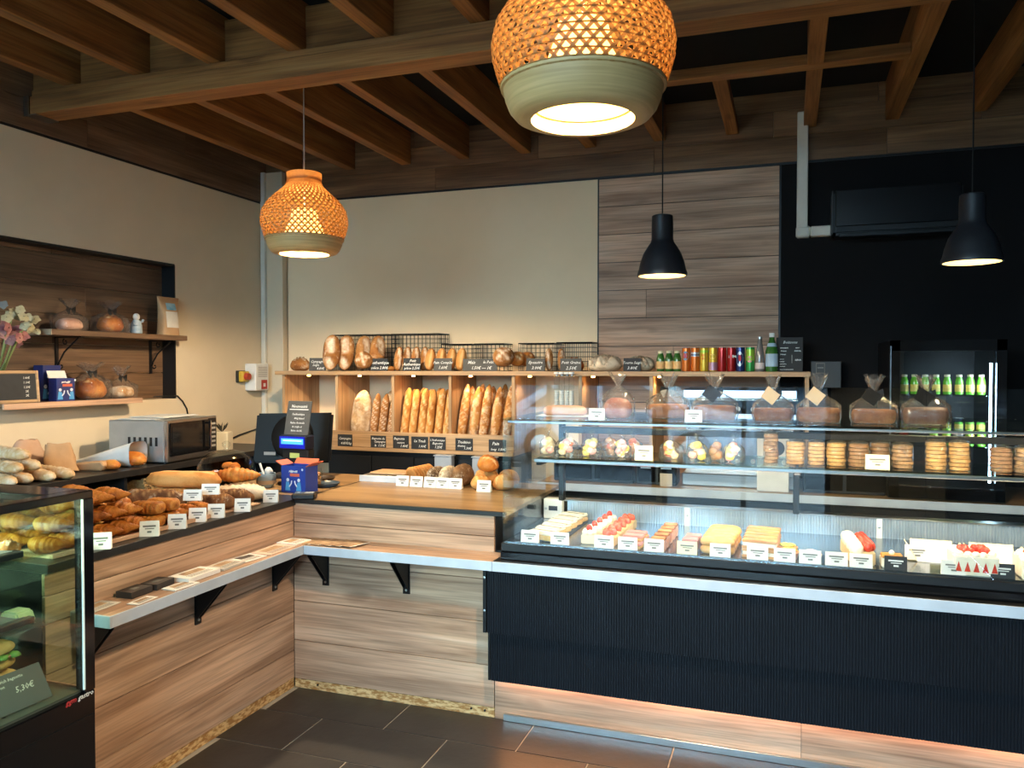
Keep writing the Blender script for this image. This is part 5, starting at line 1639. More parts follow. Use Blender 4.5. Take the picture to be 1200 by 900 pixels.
# jar and coin dishes
q = at(372, 572, 'Z', ZW)
t = thing('glass_jar', 'small glass jar of sweets behind the blue carton', 'jar', (-2.36, 3.62, ZW))
ob('jar', MB().lathe([(0.0001, 0), (0.032, 0), (0.034, 0.02), (0.034, 0.075), (0.027, 0.09), (0.027, 0.1)], 20).mesh('jar', GLASS, smooth=True), t)
bb = MB()
for i in range(14):
    blob(bb, (0.016 * math.cos(i * 2.4), 0.016 * math.sin(i * 2.4), 0.012 + 0.0045 * i), 0.011, i, n=5)
ob('sweets', bb.mesh('sweets', M('amber_sweets', 'a86a3a', 0.4, c2='c9a06a', scale=60), smooth='full'), t)
for k, (u, v, lab) in enumerate(((383, 570, 'dark blue coin dish on the seam of the worktops'), (378, 563.5, 'dark brown coin dish behind the glass jar'))):
    q = at(u, v, 'Z', ZW)
    tag(ob('coin_dish', MB().lathe([(0.0001, 0.002), (0.05, 0.001), (0.066, 0.014), (0.07, 0.022), (0.066, 0.022), (0.05, 0.008), (0.0001, 0.006)], 28).mesh('coin_dish', M('dish_%d' % k, ('3f4f5c', '3a2f28')[k], 0.35), smooth=True), None, (q.x, q.y, ZW)), lab, 'dish')

# ------------------------------------------------------------------ loaf counter
p = at(455, 566, 'Z', ZW)
t = thing('metal_tray', 'grey metal baking tray with white edge on the oak worktop', 'tray', (-2.08, 3.98, ZW))
bo('base', -0.16, 0.10, -0.09, 0.10, 0.002, 0.035, M('tray_metal', '8f8d88', 0.3, metal=0.8), t, 0.003)
bo('front_label', -0.17, 0.12, -0.104, -0.092, 0, 0.034, M('bluish_white', 'd5dde6', 0.5), t, 0.001)
bo('contents', -0.13, 0.09, -0.06, 0.09, 0.036, 0.048, KRAFT, t, 0.004)
ys = 3.93
sl = bread('sliced_loaf', BR_GOLD, 0.20, 0.13, 0.12, 4, (), seed=41)
t = thing('sliced_loaf', 'golden loaf cut into standing slices beside the metal tray', 'loaf', (XatY(496, ys), ys, ZW + 0.008), R(82))
slc = MB()
slm = bread('slice', BR_GOLD, 0.018, 0.075, 0.1, 6, (), seed=42, nu=6, nv=20)
for i in range(8):
    ob('slice', slm, t, (-0.09 + i * 0.025, 0, 0), (0, R(-22), 0))
put('seeded_loaf', SEED, XatY(511, ys), ys, ZW, R(88), 'dark seeded loaf on the oak worktop next to the slices', 'loaf', scale=(1, 0.6, 0.95))
put('seeded_loaf', bread('seeded_loaf', bread_mat('pale_seeded', '5a4a38', 'a8906c', 'd8c8a8', 'e8dcc4', 0.7, 40), 0.19, 0.066, 0.10, 2.8, (), seed=43), XatY(525, ys), ys, ZW, R(88), 'pale seeded loaf between two darker seeded loaves', 'loaf')
put('brown_loaf', bread('brown_loaf', bread_mat('brown_seed', '5f432b', '7c5c3e', '927252', 'a88a64', 0.2, 30), 0.21, 0.095, 0.115, 2.8, (), seed=44), XatY(542, ys), ys, ZW, R(88), 'brown wholegrain loaf next to the round golden loaves', 'loaf')
for k, (u, y, z, s) in enumerate(((570, 3.99, 0, 0.95), (590, 3.86, 0, 0.8), (563, 3.845, 0.0, 0.75), (596, 3.99, 0, 0.9), (572, 3.92, 0.083, 0.9))):
    put('round_roll', bread('round_roll', BR_BRIO if k == 4 else BR_GOLD, 0.14, 0.13, 0.09, 2.3, diag(3, 0.12, 0.6), seed=50 + k, nu=24), XatY(u, y), y, ZW + z, 0.5 * k, ('golden round loaf at the back of the cluster', 'golden round loaf at the right of the cluster',
        'golden round loaf right behind the lone price card', 'golden round loaf beside the glass case', 'reddish brown loaf on top of the round cluster')[k], 'loaf', scale=s)
for (u, lab) in ((470, 'white price card before the metal tray'), (489, 'white price card before the golden slices'), (508, 'white price card before the dark seeded loaf'), (524, 'white price card before the pale seeded loaf'), (541.5, 'white price card before the brown wholegrain loaf')):
    q = at(u, 570, 'Z', ZW)
    card((q.x, 3.80, ZW), lab, 0.073, 0.055, 0, fold=0.025)
q = at(570, 575, 'Z', ZW)
card((q.x, 3.76, ZW), 'white price card before the cluster of round loaves', 0.075, 0.058, 0, fold=0.025)

# ------------------------------------------------------------------ flyers on the ledge
ZLG = 0.7372
fcols = {'w': CARDW, 'k': M('dark_flyer', '3d3836', 0.5, c2='2f2b2a', scale=10), 'g': M('grey_flyer', 'c9c4bb', 0.6), 't': M('tan_flyer', 'b99a76', 0.6, c2='8a6a4c', scale=25), 'p': M('pale_pink_flyer', 'd9bfae', 0.6)}
fl_ = [(2.06, 0.035, 0.13, 0.09, 0.002, 'g', 'grey printed flyer at the fridge end of the ledge'), (2.22, 0.04, 0.10, 0.075, 0.022, 'k', 'stack of dark cards nearest the fridge'), (2.33, 0.04, 0.10, 0.075, 0.022, 'k', 'stack of dark cards in the middle of the ledge'),
       (2.17, 0.125, 0.10, 0.05, 0.002, 'w', 'white slip by the ledge edge'), (2.36, 0.12, 0.12, 0.07, 0.004, 'w', 'white printed leaflet below the dark cards'), (2.49, 0.07, 0.17, 0.11, 0.016, 'w', 'stack of white magazines with round picture'),
       (2.66, 0.075, 0.14, 0.10, 0.008, 'g', 'pale leaflet stack with grey print'), (2.80, 0.075, 0.13, 0.11, 0.003, 'w', 'white flyer with black heading'), (2.97, 0.085, 0.19, 0.12, 0.003, 'p', 'pale pink flyer with a drawn face'), (3.13, 0.08, 0.11, 0.12, 0.006, 'w', 'white leaflet near the ledge corner')]
for (y, dx_, ly, lx, th, c, lab) in fl_:
    t = thing('flyer', lab, 'flyer', (XA + dx_ + 0.008, y, ZLG), rng.uniform(-0.12, 0.12))
    bo('sheet', -lx / 2 * 0.92, lx / 2 * 0.92, -ly / 2, ly / 2, 0, th, fcols[c], t)
    if c != 'k':
        bo('printed_block', -lx * 0.3, lx * 0.05, -ly * 0.3, ly * 0.32, th, th + 0.0005, fcols['k'] if 'heading' in lab else fcols['t'], t)
        for k in range(3):
            bo('printed_line', lx * (0.12 + 0.09 * k), lx * (0.15 + 0.09 * k), -ly * 0.35, ly * 0.35, th, th + 0.0005, INK, t)
    else:
        bo('printed_mark', -0.012, 0.012, -0.015, 0.015, th, th + 0.0005, INK, t)
xx = XA + 0.10
for k in range(6):
    x = xx + 0.055 * k
    t = thing('leaflet', 'brown picture leaflet fanned out at the ledge corner', 'flyer', (x, YB - 0.085, ZLG + 0.0012 * k), R(-18), 'leaflets fanned out on the ledge')
    bo('sheet', -0.05, 0.05, -0.06, 0.06, 0, 0.001, fcols['t'], t)
    bo('margin', 0.044, 0.05, -0.06, 0.06, 0.001, 0.0015, fcols['w'], t)
# ------------------------------------------------------------------ niche shelves
XN = XL - ND + 0.013
NSZ = 1.757
ns = thing('niche_shelf', 'upper wooden shelf on scrolled iron brackets in the niche', 'shelf', (-3.88, 3.74, 1.725))
wb_('board', XN, -3.78, 3.255, 4.285, 1.725, NSZ, WAL_Y, ns, 0.002)
wb_('light_end', XN, -3.779, 3.25, 3.255, 1.725, NSZ, M('raw_wood_end', 'b59c80', 0.6), ns)


def scroll_bracket(parent, y):
    mb = MB()
    mb.box(0, 0.006, -0.011, 0.011, -0.22, 0)
    mb.box(0, 0.2, -0.011, 0.011, -0.006, 0)
    mb.tube([(0.004, 0, -0.17), (0.06, 0, -0.09), (0.17, 0, -0.006)], 0.005, 6)
    for (cx, cz, r_) in ((0.035, -0.17, 0.022), (0.07, -0.03, 0.02)):
        mb.tube([(cx + r_ * (1 - 0.06 * i) * math.cos(i * 0.5 + 2), 0, cz + r_ * (1 - 0.06 * i) * math.sin(i * 0.5 + 2)) for i in range(13)], 0.004, 5)
    wob('bracket', mb.mesh('bracket', BLACKM), parent, (XN, y, 1.7245))


for u in (66, 176):
    scroll_bracket(ns, at(u, 415, 'X', XN).y)
NLZ = 1.36
nl = thing('niche_shelf', 'lower wooden shelf along the bottom of the niche', 'shelf', (-3.88, 3.4, 1.33))
wb_('board', XN, -3.78, 2.96, 3.88, 1.3385, NLZ, WAL_Y, nl, 0.002)
wb_('front_strip', -3.78, -3.768, 2.96, 3.88, 1.33, NLZ + 0.001, OAK_Y, nl, 0.001)


def yx(u, x=-3.87):
    return YatX(u, x)


R90 = R(90)
LOAFA = bread('bread', BR_BRIO, 0.19, 0.12, 0.09, 3, ((-0.7, 0, 0.7, 0, 0.3),), seed=61)
wrapped('wrapped_bread', 'pinkish wrapped loaf with black bow on the upper niche shelf', 'wrapped bread', (-3.88, yx(82, -3.88), NSZ), bread('bread', M('pink_loaf', 'c9907a', 0.5, c2='d9b09a', scale=14), 0.15, 0.10, 0.07, 4, (), seed=62), 0.19, 0.13, 0.085, 0.125, 0.175, R90, seed=1)
wrapped('wrapped_bread', 'golden wrapped brioche with black bow on the upper niche shelf', 'wrapped bread', (-3.88, yx(130, -3.88), NSZ), BRIOR, 0.2, 0.16, 0.10, 0.135, 0.185, R90, seed=2)
wrapped('wrapped_bread', 'large round golden wrapped brioche on the lower niche shelf', 'wrapped bread', (-3.88, yx(106, -3.88), NLZ + 0.0005), BRIOR, 0.21, 0.18, 0.12, 0.16, 0.21, R90, seed=3, bscale=1.15)
wrapped('wrapped_bread', 'sugar dusted wrapped loaf with black bow on the lower niche shelf', 'wrapped bread', (-3.88, yx(142, -3.88), NLZ + 0.0005), bread('bread', bread_mat('sugar_loaf', 'a8703c', 'c08a50', 'd9c0a0', 'efe6da', 0.6, 12), 0.15, 0.11, 0.07, 4, ((-0.8, 0, 0.8, 0, 0.6),), seed=63), 0.19, 0.13, 0.085, 0.13, 0.19, R90, seed=4)
# little figurine
t = thing('figurine', 'small white figurine in a pale blue coat on the niche shelf', 'figurine', (-3.85, yx(160.5, -3.85), NSZ), R90)
ob('robe', MB().lathe([(0.0001, 0), (0.033, 0), (0.036, 0.012), (0.032, 0.06), (0.02, 0.085), (0.0001, 0.088)], 18).mesh('robe', M('pale_blue_coat', '8fa6b8', 0.5, c2='b8c4cc', scale=30), smooth=True), t)
mb = MB(); blob(mb, (0, 0, 0.105), 0.021, 2, 1, 1, 1.1, 10, 0.03)
ob('head', mb.mesh('head', M('white_china', 'e4e0da', 0.35), smooth='full'), t)
mb = MB(); mb.tube([(-0.02, -0.005, 0.07), (-0.034, -0.012, 0.055), (-0.02, -0.03, 0.055)], 0.008, 6); mb.tube([(0.02, -0.005, 0.07), (0.038, -0.012, 0.078), (0.042, -0.015, 0.092)], 0.008, 6)
ob('arms', mb.mesh('arms', M('pale_blue_coat', '8fa6b8', 0.5), smooth='full'), t)
# flour bag
t = thing('flour_bag', 'kraft paper flour bag with clear window and blue label', 'flour bag', (-3.85, yx(197.5, -3.85), NSZ), R90)


def bagfn(a, b):
    z = a * 0.25
    th = 2 * PI * b
    c, s = math.cos(th), math.sin(th)
    e = 4.0
    rr = 1 / ((abs(c) ** e + abs(s) ** e) ** (1 / e))
    w = 0.074 + 0.022 * a ** 2 - 0.012 * math.sin(PI * a)
    d_ = 0.042 * (1 - a ** 2.5) + 0.003
    return (c * rr * w, s * rr * d_, z)


ob('bag', MB().grid(bagfn, 10, 28, True).add([bagfn(0, k / 28) for k in range(28)], [tuple(range(28))]).mesh('bag', KRAFT, smooth='full'), t)


def patch(x0, x1, a0, a1, off):
    def f(a, b):
        aa = a0 + (a1 - a0) * a
        z = aa * 0.25
        w = 0.074 + 0.022 * aa ** 2 - 0.012 * math.sin(PI * aa)
        d_ = 0.042 * (1 - aa ** 2.5) + 0.003
        x = (x0 + (x1 - x0) * b)
        q = min(0.98, abs(x) / w)
        return (x, -d_ * (1 - q ** 4) ** 0.25 - off, z)
    return MB().grid(f, 8, 8)


ob('clear_window', patch(-0.052, 0.052, 0.2, 0.62, 0.0012).mesh('clear_window', M('flour_window', 'd9d2c6', 0.25, c2='e4ddd0', scale=20), smooth='full'), t)
ob('label', patch(-0.042, 0.042, 0.66, 0.84, 0.0015).mesh('label', M('sky_label', '5aa3c4', 0.5, c2='9cc4d4', scale=14), smooth='full'), t)
# framed price slate
yb = (YatX(2, -3.8) + 0)
p0, p1 = at(47, 470, 'X', -3.80), at(47, 434, 'X', -3.80)
W_ = 0.40
t = sign('price_slate', 'wood framed chalkboard with coffee prices on the niche shelf', [('café expresso', -0.2, 0.80, 0.12), ('1.00€', 0.36, 0.80, 0.12), ('café allongé', -0.2, 0.62, 0.12), ('1.10€', 0.36, 0.62, 0.12),
         ('café au lait', -0.2, 0.44, 0.12), ('1.20€', 0.36, 0.44, 0.12), ('thé', -0.3, 0.28, 0.12), ('2€', 0.36, 0.28, 0.12), ('chocolat chaud', -0.18, 0.12, 0.12), ('2€', 0.36, 0.12, 0.12)],
         W_, p1.z - NLZ - 0.035, (-3.80, p1.y - 0.02 - W_ / 2, NLZ + 0.018), R90, 0.08, SLATE, 0.15, 0.008, cat='chalkboard', frame=0.017)
# blue cartons
for k, (u0, u1, v0, zb_, lab) in enumerate(((45, 66, 428, NLZ, 'blue carton at the back of the lower niche shelf'), (62.5, 82, 437, NLZ, 'small blue printed carton with white flap in the niche'))):
    xx = (-3.94, -3.83)[k]
    a, b = YatX(u0, xx), YatX(u1, xx)
    hh = at(u0, v0, 'X', xx).z - zb_
    t = thing('blue_carton', lab, 'box', (xx, (a + b) / 2, zb_ + 0.0005), R90 - 0.12 * k)
    w = (b - a)
    bo('carton', -w / 2, w / 2, -0.035, 0.035, 0, hh - (0.03 if k else 0), M('dark_blue_carton', '1f2f78', 0.45, c2='232a58', scale=8), t, 0.001)
    if k:
        ob('flap', MB().box(-w / 2, w / 2, -0.001, 0.001, 0, 0.045).mesh('flap', CARDW), t, (0, 0.034, hh - 0.03), (R(-25), 0, 0))
    carton_print(t, -0.0356, hh / 0.16)

# orchid
t = thing('orchid', 'artificial orchid with cream and pink flowers in the niche', 'plant', (-3.93, 3.02, NLZ + 0.0005))
ob('pot', MB().lathe([(0.0001, 0), (0.045, 0), (0.055, 0.08), (0.05, 0.08), (0.045, 0.07), (0.0001, 0.07)], 20).mesh('pot', M('dark_pot', '2a2620', 0.5), smooth=True), t)


def petal_flower(mat, s, seed):
    mb = MB()
    rr = random.Random(seed)
    for k in range(5):
        a = k * 2 * PI / 5 + rr.uniform(-0.1, 0.1)
        L, W = s * rr.uniform(0.9, 1.1), s * (0.42 if k % 2 else 0.55)

        def f(u, v, a=a, L=L, W=W):
            r_ = u * L
            w = W * math.sin(PI * min(1, u * 0.93 + 0.05)) * (v * 2 - 1)
            z = 0.35 * L * u * u - 0.2 * abs(v * 2 - 1) * W * u
            return (math.cos(a) * r_ - math.sin(a) * w, math.sin(a) * r_ + math.cos(a) * w, -z * 0.6)
        mb.grid(f, 6, 4)
    blob(mb, (0, 0, 0.004), s * 0.14, seed, n=6)
    return mb.mesh('flower', mat, smooth='full')


CRM = M('cream_petal', 'cfc6a4', 0.6, c2='b8ad86', scale=18)
PNK = M('pink_petal', 'b98a80', 0.6, c2='8f4f58', scale=16)
LEAF = M('dark_leaf', '33502c', 0.5, c2='45663a', scale=12)
fls = [(20, 371, 'c', .045), (36, 383, 'c', .04), (33, 371, 'c', .04), (6, 380, 'p', .05), (15, 393, 'p', .05), (23, 396, 'p', .05), (12, 368, 'c', .045), (6, 393, 'p', .045), (8, 372, 'c', .05), (16, 366, 'c', .05), (24, 363, 'c', .045), (28, 371, 'c', .05), (34, 378, 'c', .045), (41, 374, 'c', .045), (29, 381, 'c', .05), (37, 387, 'c', .04), (43, 388, 'c', .035), (45, 390, 'c', .02),
       (4, 357, 'g', .04), (2, 386, 'p', .055), (10, 384, 'p', .055), (18, 387, 'p', .055), (27, 393, 'p', .055), (12, 398, 'p', .055), (20, 402, 'p', .045)]
for i, (u, v, c, s) in enumerate(fls):
    xx = -3.86 + 0.025 * (i % 3)
    q = at(u, v, 'X', xx)
    m_ = {'c': CRM, 'p': PNK, 'g': M('grey_petal', '8f8880', 0.7)}[c]
    ob('flower', petal_flower(m_, s * 0.62, i), t, q - t.location, (rng.uniform(0.2, 0.7), R(70) + rng.uniform(-0.4, 0.4), rng.uniform(-0.6, 0.6)))
for i, (u, v) in enumerate(((8, 384), (17, 392), (24, 388), (14, 372), (30, 380))):
    q = at(u, v, 'X', -3.815) - t.location
    ob('stem', MB().tube([(0.0, 0.01 * i - 0.02, 0.07), (0.0 + q.x * 0.4, q.y * 0.5 + 0.02, q.z * 0.6), (q.x, q.y, q.z)], 0.004, 5).mesh('stem', M('green_stem', '7d8f58', 0.6), smooth='full'), t)
for i in range(6):
    a = i * 1.1

    def lf(u, v, a=a):
        L = 0.13
        r_ = 0.02 + u * L
        w = 0.028 * math.sin(PI * min(1, u * 0.95 + 0.05)) * (v * 2 - 1)
        return (math.cos(a) * r_ * 0.4 - math.sin(a) * w, math.sin(a) * r_ + math.cos(a) * w, 0.08 + 0.05 * math.sin(u * PI * 0.8) + 0.01 * abs(v * 2 - 1))
    ob('leaf', MB().grid(lf, 7, 4).mesh('leaf', LEAF, smooth='full'), t)

# ------------------------------------------------------------------ things on the wall counter
ZK = 1.0005
loafpos = [(-3.52, 2.70, 0, -8), (-3.53, 2.79, 0, -10), (-3.50, 2.885, 0, -12), (-3.48, 2.975, 0, -14), (-3.53, 2.74, 0.05, -6), (-3.54, 2.84, 0.05, -12), (-3.56, 2.80, 0.098, -14)]
for k, (x, y, z, a) in enumerate(loafpos):
    put('pale_baguette', PALE, x, y, ZK + z * 1.12, R(-10), 'pale baguette in the pile on the black wall counter', 'baguette', 'pale baguettes on the wall counter', scale=(0.95, 1.05, 1.0))


def sack(name, mat, w, d_, h, seed, pinch=0.35):
    def f(a, b):
        th = 2 * PI * b
        c, s = math.cos(th), math.sin(th)
        rr = 1 / ((abs(c) ** 3 + abs(s) ** 3) ** (1 / 3))
        k = 1 - (1 - pinch) * a ** 1.6
        n = mnoise.noise(Vector((c * 2 + seed, s * 2, a * 3))) * 0.16
        return (c * rr * w / 2 * k * (1 + n), s * rr * d_ / 2 * k * (1 + n) * (1 - 0.5 * a), h * a * (1 + n * 0.5))
    return MB().grid(f, 12, 26, True).add([f(0, k / 26) for k in range(26)], [tuple(range(26))]).add([f(1, k / 26) for k in range(26)], [tuple(range(26))]).mesh(name, mat, smooth='full')


q = at(50, 552, 'Z', ZK)
put('paper_bag', sack('paper_bag', M('rosy_kraft', 'b99478', 0.7, c2='c8a68c', scale=8, bmp=0.5, bscale=12), 0.22, 0.16, 0.17, 1, 0.5), -3.75, 3.07, ZK, R90, 'crumpled upright brown paper bag behind the pale baguettes', 'paper bag')
put('paper_bag', sack('paper_bag', KRAFT, 0.16, 0.08, 0.15, 2, 0.7), -3.575, 3.12, ZK, R(60), 'brown paper bag leaning beside the crumpled upright bag', 'paper bag', rx=R(-16))
t = thing('paper_bag', 'flat brown paper bag with a bread end showing', 'paper bag', (-3.53, 3.275, ZK), R(8))
ob('bag', MB().prism([(-0.14, 0), (0.1, 0), (0.12, 0.03), (0.1, 0.05), (-0.1, 0.03)], -0.06, 0.06).mesh('bag', KRAFT, bevel=0.006), t)
ob('bread_end', BUN, t, (0.12, 0, 0.004), (0, 0, 0), 0.85)
t = thing('paper_bag', 'white paper bread bag lying open beside the microwave', 'paper bag', (-3.55, 3.445, ZK), R(8))


def wbag(a, b):
    th = 2 * PI * b
    c, s = math.cos(th), math.sin(th)
    rr = 1 / ((abs(c) ** 4 + abs(s) ** 4) ** 0.25)
    h = 0.02 + 0.055 * a
    w = 0.07 + 0.008 * a
    return (-0.19 + 0.34 * a, c * rr * w, h * (1 + s * rr) * 0.92)


ob('bag', MB().grid(wbag, 10, 22, True).mesh('bag', PAPERW, smooth='full'), t)
ob('bread', BUN, t, (0.12, 0, 0.004), (0, 0, 0.1), 1.3)
# microwave
mw = thing('microwave', 'silver microwave oven with black glass door on the wall counter', 'microwave', (-3.53, 3.80, ZK), R(90 + 7))
bo('body', -0.24, 0.24, -0.17, 0.19, 0.008, 0.245, M('silver_paint', 'b4b8b8', 0.35, metal=0.6), mw, 0.006)
bo('face', -0.242, 0.242, -0.195, -0.171, 0.008, 0.247, STEEL, mw, 0.004)
dr = bo('door', -0.225, 0.145, -0.202, -0.196, 0.04, 0.23, BLACKG, mw, 0.002)
ob('window_frame', MB().box(-0.17, 0.12, -0.0045, -0.0031, -0.075, 0.075).mesh('window_frame', M('dark_window', '17181a', 0.08)), dr)
bo('handle', 0.118, 0.134, -0.232, -0.218, 0.05, 0.225, CHROME, mw, 0.004)
for z in (0.06, 0.21):
    bo('handle_post', 0.12, 0.132, -0.219, -0.202, z - 0.006, z + 0.006, CHROME, mw)
bo('control_panel', 0.15, 0.232, -0.199, -0.1955, 0.03, 0.235, BLACK, mw, 0.001)
for i in range(6):
    bo('button', 0.165, 0.217, -0.202, -0.199, 0.06 + i * 0.027, 0.072 + i * 0.027, M('grey_key', 'a8a8a6', 0.5), mw)
for i in range(6):
    bo('vent', -0.2425, -0.24, -0.13 + i * 0.035, -0.115 + i * 0.035, 0.10, 0.15, BLACK, mw)
for (x, y) in ((-0.2, -0.15), (0.2, -0.15), (-0.2, 0.15), (0.2, 0.15)):
    ob('foot', MB().cyl(0.015, 0.015, 0, 0.008, 10).mesh('foot', BLACK), mw, (x, y, 0))
t = thing('paper_sheets', 'sheets of white paper lying on the microwave', 'paper', (-3.55, 3.79, ZK + 0.2475), R(97))
for k, (a, dx_, dy) in enumerate(((0.0, -0.06, 0.0), (0.12, 0.07, 0.02), (-0.1, 0.0, -0.03))):
    o = bo('sheet', -0.15, 0.15, -0.12, 0.12, 0.004 * k, 0.004 * k + 0.004, PAPERW, t); o.location.x += dx_; o.location.y += dy; o.rotation_euler[2] = a
# wicker basket under the counter
t = thing('wicker_basket', 'wicker basket with handle hole on the shelf under the counter', 'basket', (-3.49, 3.56, 0.681), R90)
WICK = M('wicker', '8a6c46', 0.7, c2='a88a5c', scale=60, bmp=0.6, bscale=90)
mb = MB()
n_ = 13
for i in range(n_):
    z = i * 0.019
    for k in range(16):
        x0 = -0.13 + 0.26 * k / 16
        if 8 <= i <= 10 and 6 <= k <= 9:
            continue
        o_ = 0.004 if (i + k) % 2 else -0.002
        mb.box(x0, x0 + 0.0163, -0.16 - o_, -0.15 - o_, z, z + 0.017)
ob('front_weave', mb.mesh('front_weave', WICK), t)
mb = MB().box(-0.13, -0.12, -0.15, 0.15, 0, 0.247).box(0.12, 0.13, -0.15, 0.15, 0, 0.247).box(-0.12, 0.12, 0.14, 0.15, 0, 0.247).box(-0.12, 0.12, -0.15, 0.14, 0, 0.01)
ob('shell', mb.mesh('shell', WICK), t)
ob('rim', MB().box(-0.135, 0.135, -0.165, -0.148, 0.247, 0.258).mesh('rim', WICK), t)
# white pot with plant sprig
t = thing('white_pot', 'square white pot with small dark leaves behind the glass dome', 'plant pot', (-3.52, 4.30, ZK), R(20))
bo('pot', -0.055, 0.055, -0.055, 0.055, 0, 0.125, M('ivory_ceramic', 'e2dac2', 0.5), t, 0.006)
mb = MB()
for i in range(7):
    a = i * 0.9
    mb.add([(0, 0, 0.12), (0.03 * math.cos(a), 0.03 * math.sin(a), 0.15), (0.045 * math.cos(a), 0.045 * math.sin(a), 0.185), (0.02 * math.cos(a + 0.5), 0.02 * math.sin(a + 0.5), 0.155)], [(0, 1, 2, 3)])
ob('leaves', mb.mesh('leaves', M('dusky_leaf', '3a3a34', 0.6), fix=False), t)
# cables
c1 = [at(u, v, 'X', XL + 0.008) for (u, v) in ((180, 465), (195, 464), (208, 464), (214, 470), (219, 479), (221, 492))]
tag(ob('power_cable', MB().tube(c1, 0.005, 6).mesh('power_cable', BLACK, smooth='full')), 'thin black cable hanging from the niche corner', 'cable')
c2 = [at(u, v, 'X', XL + 0.008) for (u, v) in ((262, 519), (280, 510), (300, 503), (318, 500))]
tag(ob('power_cable', MB().tube(c2, 0.006, 6).mesh('power_cable', BLACK, smooth='full')), 'black cable running along the wall behind the till monitor', 'cable')
# ------------------------------------------------------------------ display case: deck
ZD = 0.8125
UP = Matrix.Identity(4)


def pastry(name, label, cat, loc, layers, rz=0.0, group=None):
    """layers: (part name, mesh)"""
    t = thing(name, label, cat, loc, rz, group)
    for nm, me in layers:
        ob(nm, me, t)
    return t


def slab(name, lx, ly, z0, z1, mat, bev=0.004):
    return MB().box(-lx / 2, lx / 2, -ly / 2, ly / 2, z0, z1).mesh(name, mat, bevel=bev, bseg=2)


def berry(mb, c, r_, s):
    return blob(mb, c, r_, s, 1, 1, 1.15, 7, 0.1)


t = thing('slate_tray', 'dark slate tray under the cream slices', 'tray', (-0.975, 3.45, ZD))
bo('plate', -0.075, 0.075, -0.25, 0.24, 0, 0.006, SLATE, t, 0.001)
# cream slices with icing
L1 = [('sponge', slab('sponge', 0.115, 0.07, 0, 0.022, SPONGE)), ('icing', slab('icing', 0.118, 0.073, 0.021, 0.036, CREAM, 0.006)), ('chocolate_line', slab('chocolate_line', 0.112, 0.012, 0.0345, 0.0375, M('grey_cocoa', '8f8678', 0.5), 0.001))]
c0 = None
for i in range(6):
    y = 3.225 + i * 0.086
    if c0 is None:
        c0 = pastry('cream_slice', 'white iced cream slice in the row beside the control panel', 'pastry', (-0.98, y, ZD + 0.0065), L1, R(-18), 'cream slices')
    else:
        copy_tree(c0, (-0.98 + 0.004 * i, y, ZD + 0.0065))
# strawberry shortcakes
mb = MB(); berry(mb, (0, 0, 0.062), 0.013, 1)
mb2 = MB()
for k in range(5):
    blob(mb2, (0.02 * math.cos(k * 1.26), 0.02 * math.sin(k * 1.26), 0.045), 0.014, k, n=6)
L2 = [('sponge', slab('sponge', 0.062, 0.062, 0, 0.038, M('pale_cream_cake', 'e4cfae', 0.6))), ('cream', mb2.mesh('cream', CREAM, smooth='full')), ('berry', mb.mesh('berry', STRAW, smooth='full'))]
c0 = None
for i in range(5):
    y = 3.24 + i * 0.085
    if c0 is None:
        c0 = pastry('cream_cake', 'small cream cake topped with one red berry', 'cake', (-0.785, y, ZD), L2, 0.1, 'berry topped cream cakes')
    else:
        copy_tree(c0, (-0.785 + 0.003 * i, y, ZD))
mb = MB()
for k in range(7):
    berry(mb, (rng.uniform(-0.024, 0.024), rng.uniform(-0.026, 0.026), 0.05), 0.014, k)
L3 = [('sponge', slab('sponge', 0.068, 0.066, 0, 0.04, M('cake_side', 'dcbf8e', 0.6))), ('berries', mb.mesh('berries', M('strawberry_cut', 'd2402f', 0.25, c2='e06a4e', scale=40), smooth='full'))]
c0 = None
for i in range(5):
    y = 3.235 + i * 0.086
    if c0 is None:
        c0 = pastry('strawberry_cake', 'small cake covered with cut strawberries', 'cake', (-0.70, y, ZD), L3, -0.1, 'strawberry covered cakes')
    else:
        copy_tree(c0, (-0.70 + 0.003 * i, y, ZD))
# mauve slices
L4 = [('crust', slab('crust', 0.085, 0.055, 0, 0.012, SPONGE)), ('glaze', slab('glaze', 0.085, 0.055, 0.0115, 0.022, PINKG))]
c0 = None
for i in range(5):
    if c0 is None:
        c0 = pastry('berry_slice', 'flat mauve berry slice in the small stack', 'pastry', (-0.60, 3.215, ZD), L4, R(-5), 'mauve slices')
    else:
        copy_tree(c0, (-0.60, 3.215 + (0, 0.075, 0.15, 0.04, 0.11)[i], ZD + (0, 0, 0, 0.0225, 0.0225)[i]), R(-5))
L5 = [('base', slab('base', 0.06, 0.05, 0, 0.045, M('rosy_mousse', 'd8a893', 0.45, c2='c98f78', scale=18))), ('glaze', slab('glaze', 0.062, 0.052, 0.044, 0.052, M('copper_glaze', 'b9744a', 0.25, c2='d49a68', scale=30)))]
c0 = None
for i in range(5):
    y = 3.2 + i * 0.075
    if c0 is None:
        c0 = pastry('mousse_cube', 'rosy mousse cube with copper glaze in the row', 'pastry', (-0.49, y, ZD), L5, 0.05, 'rosy mousse cubes')
    else:
        copy_tree(c0, (-0.49 + 0.002 * i, y, ZD))
L6 = [('base', slab('base', 0.06, 0.055, 0, 0.05, M('mauve_mousse', 'a8877f', 0.5, c2='8f6f68', scale=16))), ('glaze', slab('glaze', 0.062, 0.057, 0.049, 0.056, PINKG))]
c0 = None
for i in range(2):
    if c0 is None:
        c0 = pastry('mousse_cube', 'mauve layered cube behind the cream coloured card', 'pastry', (-0.365, 3.205, ZD), L6, 0.0, 'mauve layered cubes')
    else:
        copy_tree(c0, (-0.36, 3.28, ZD))
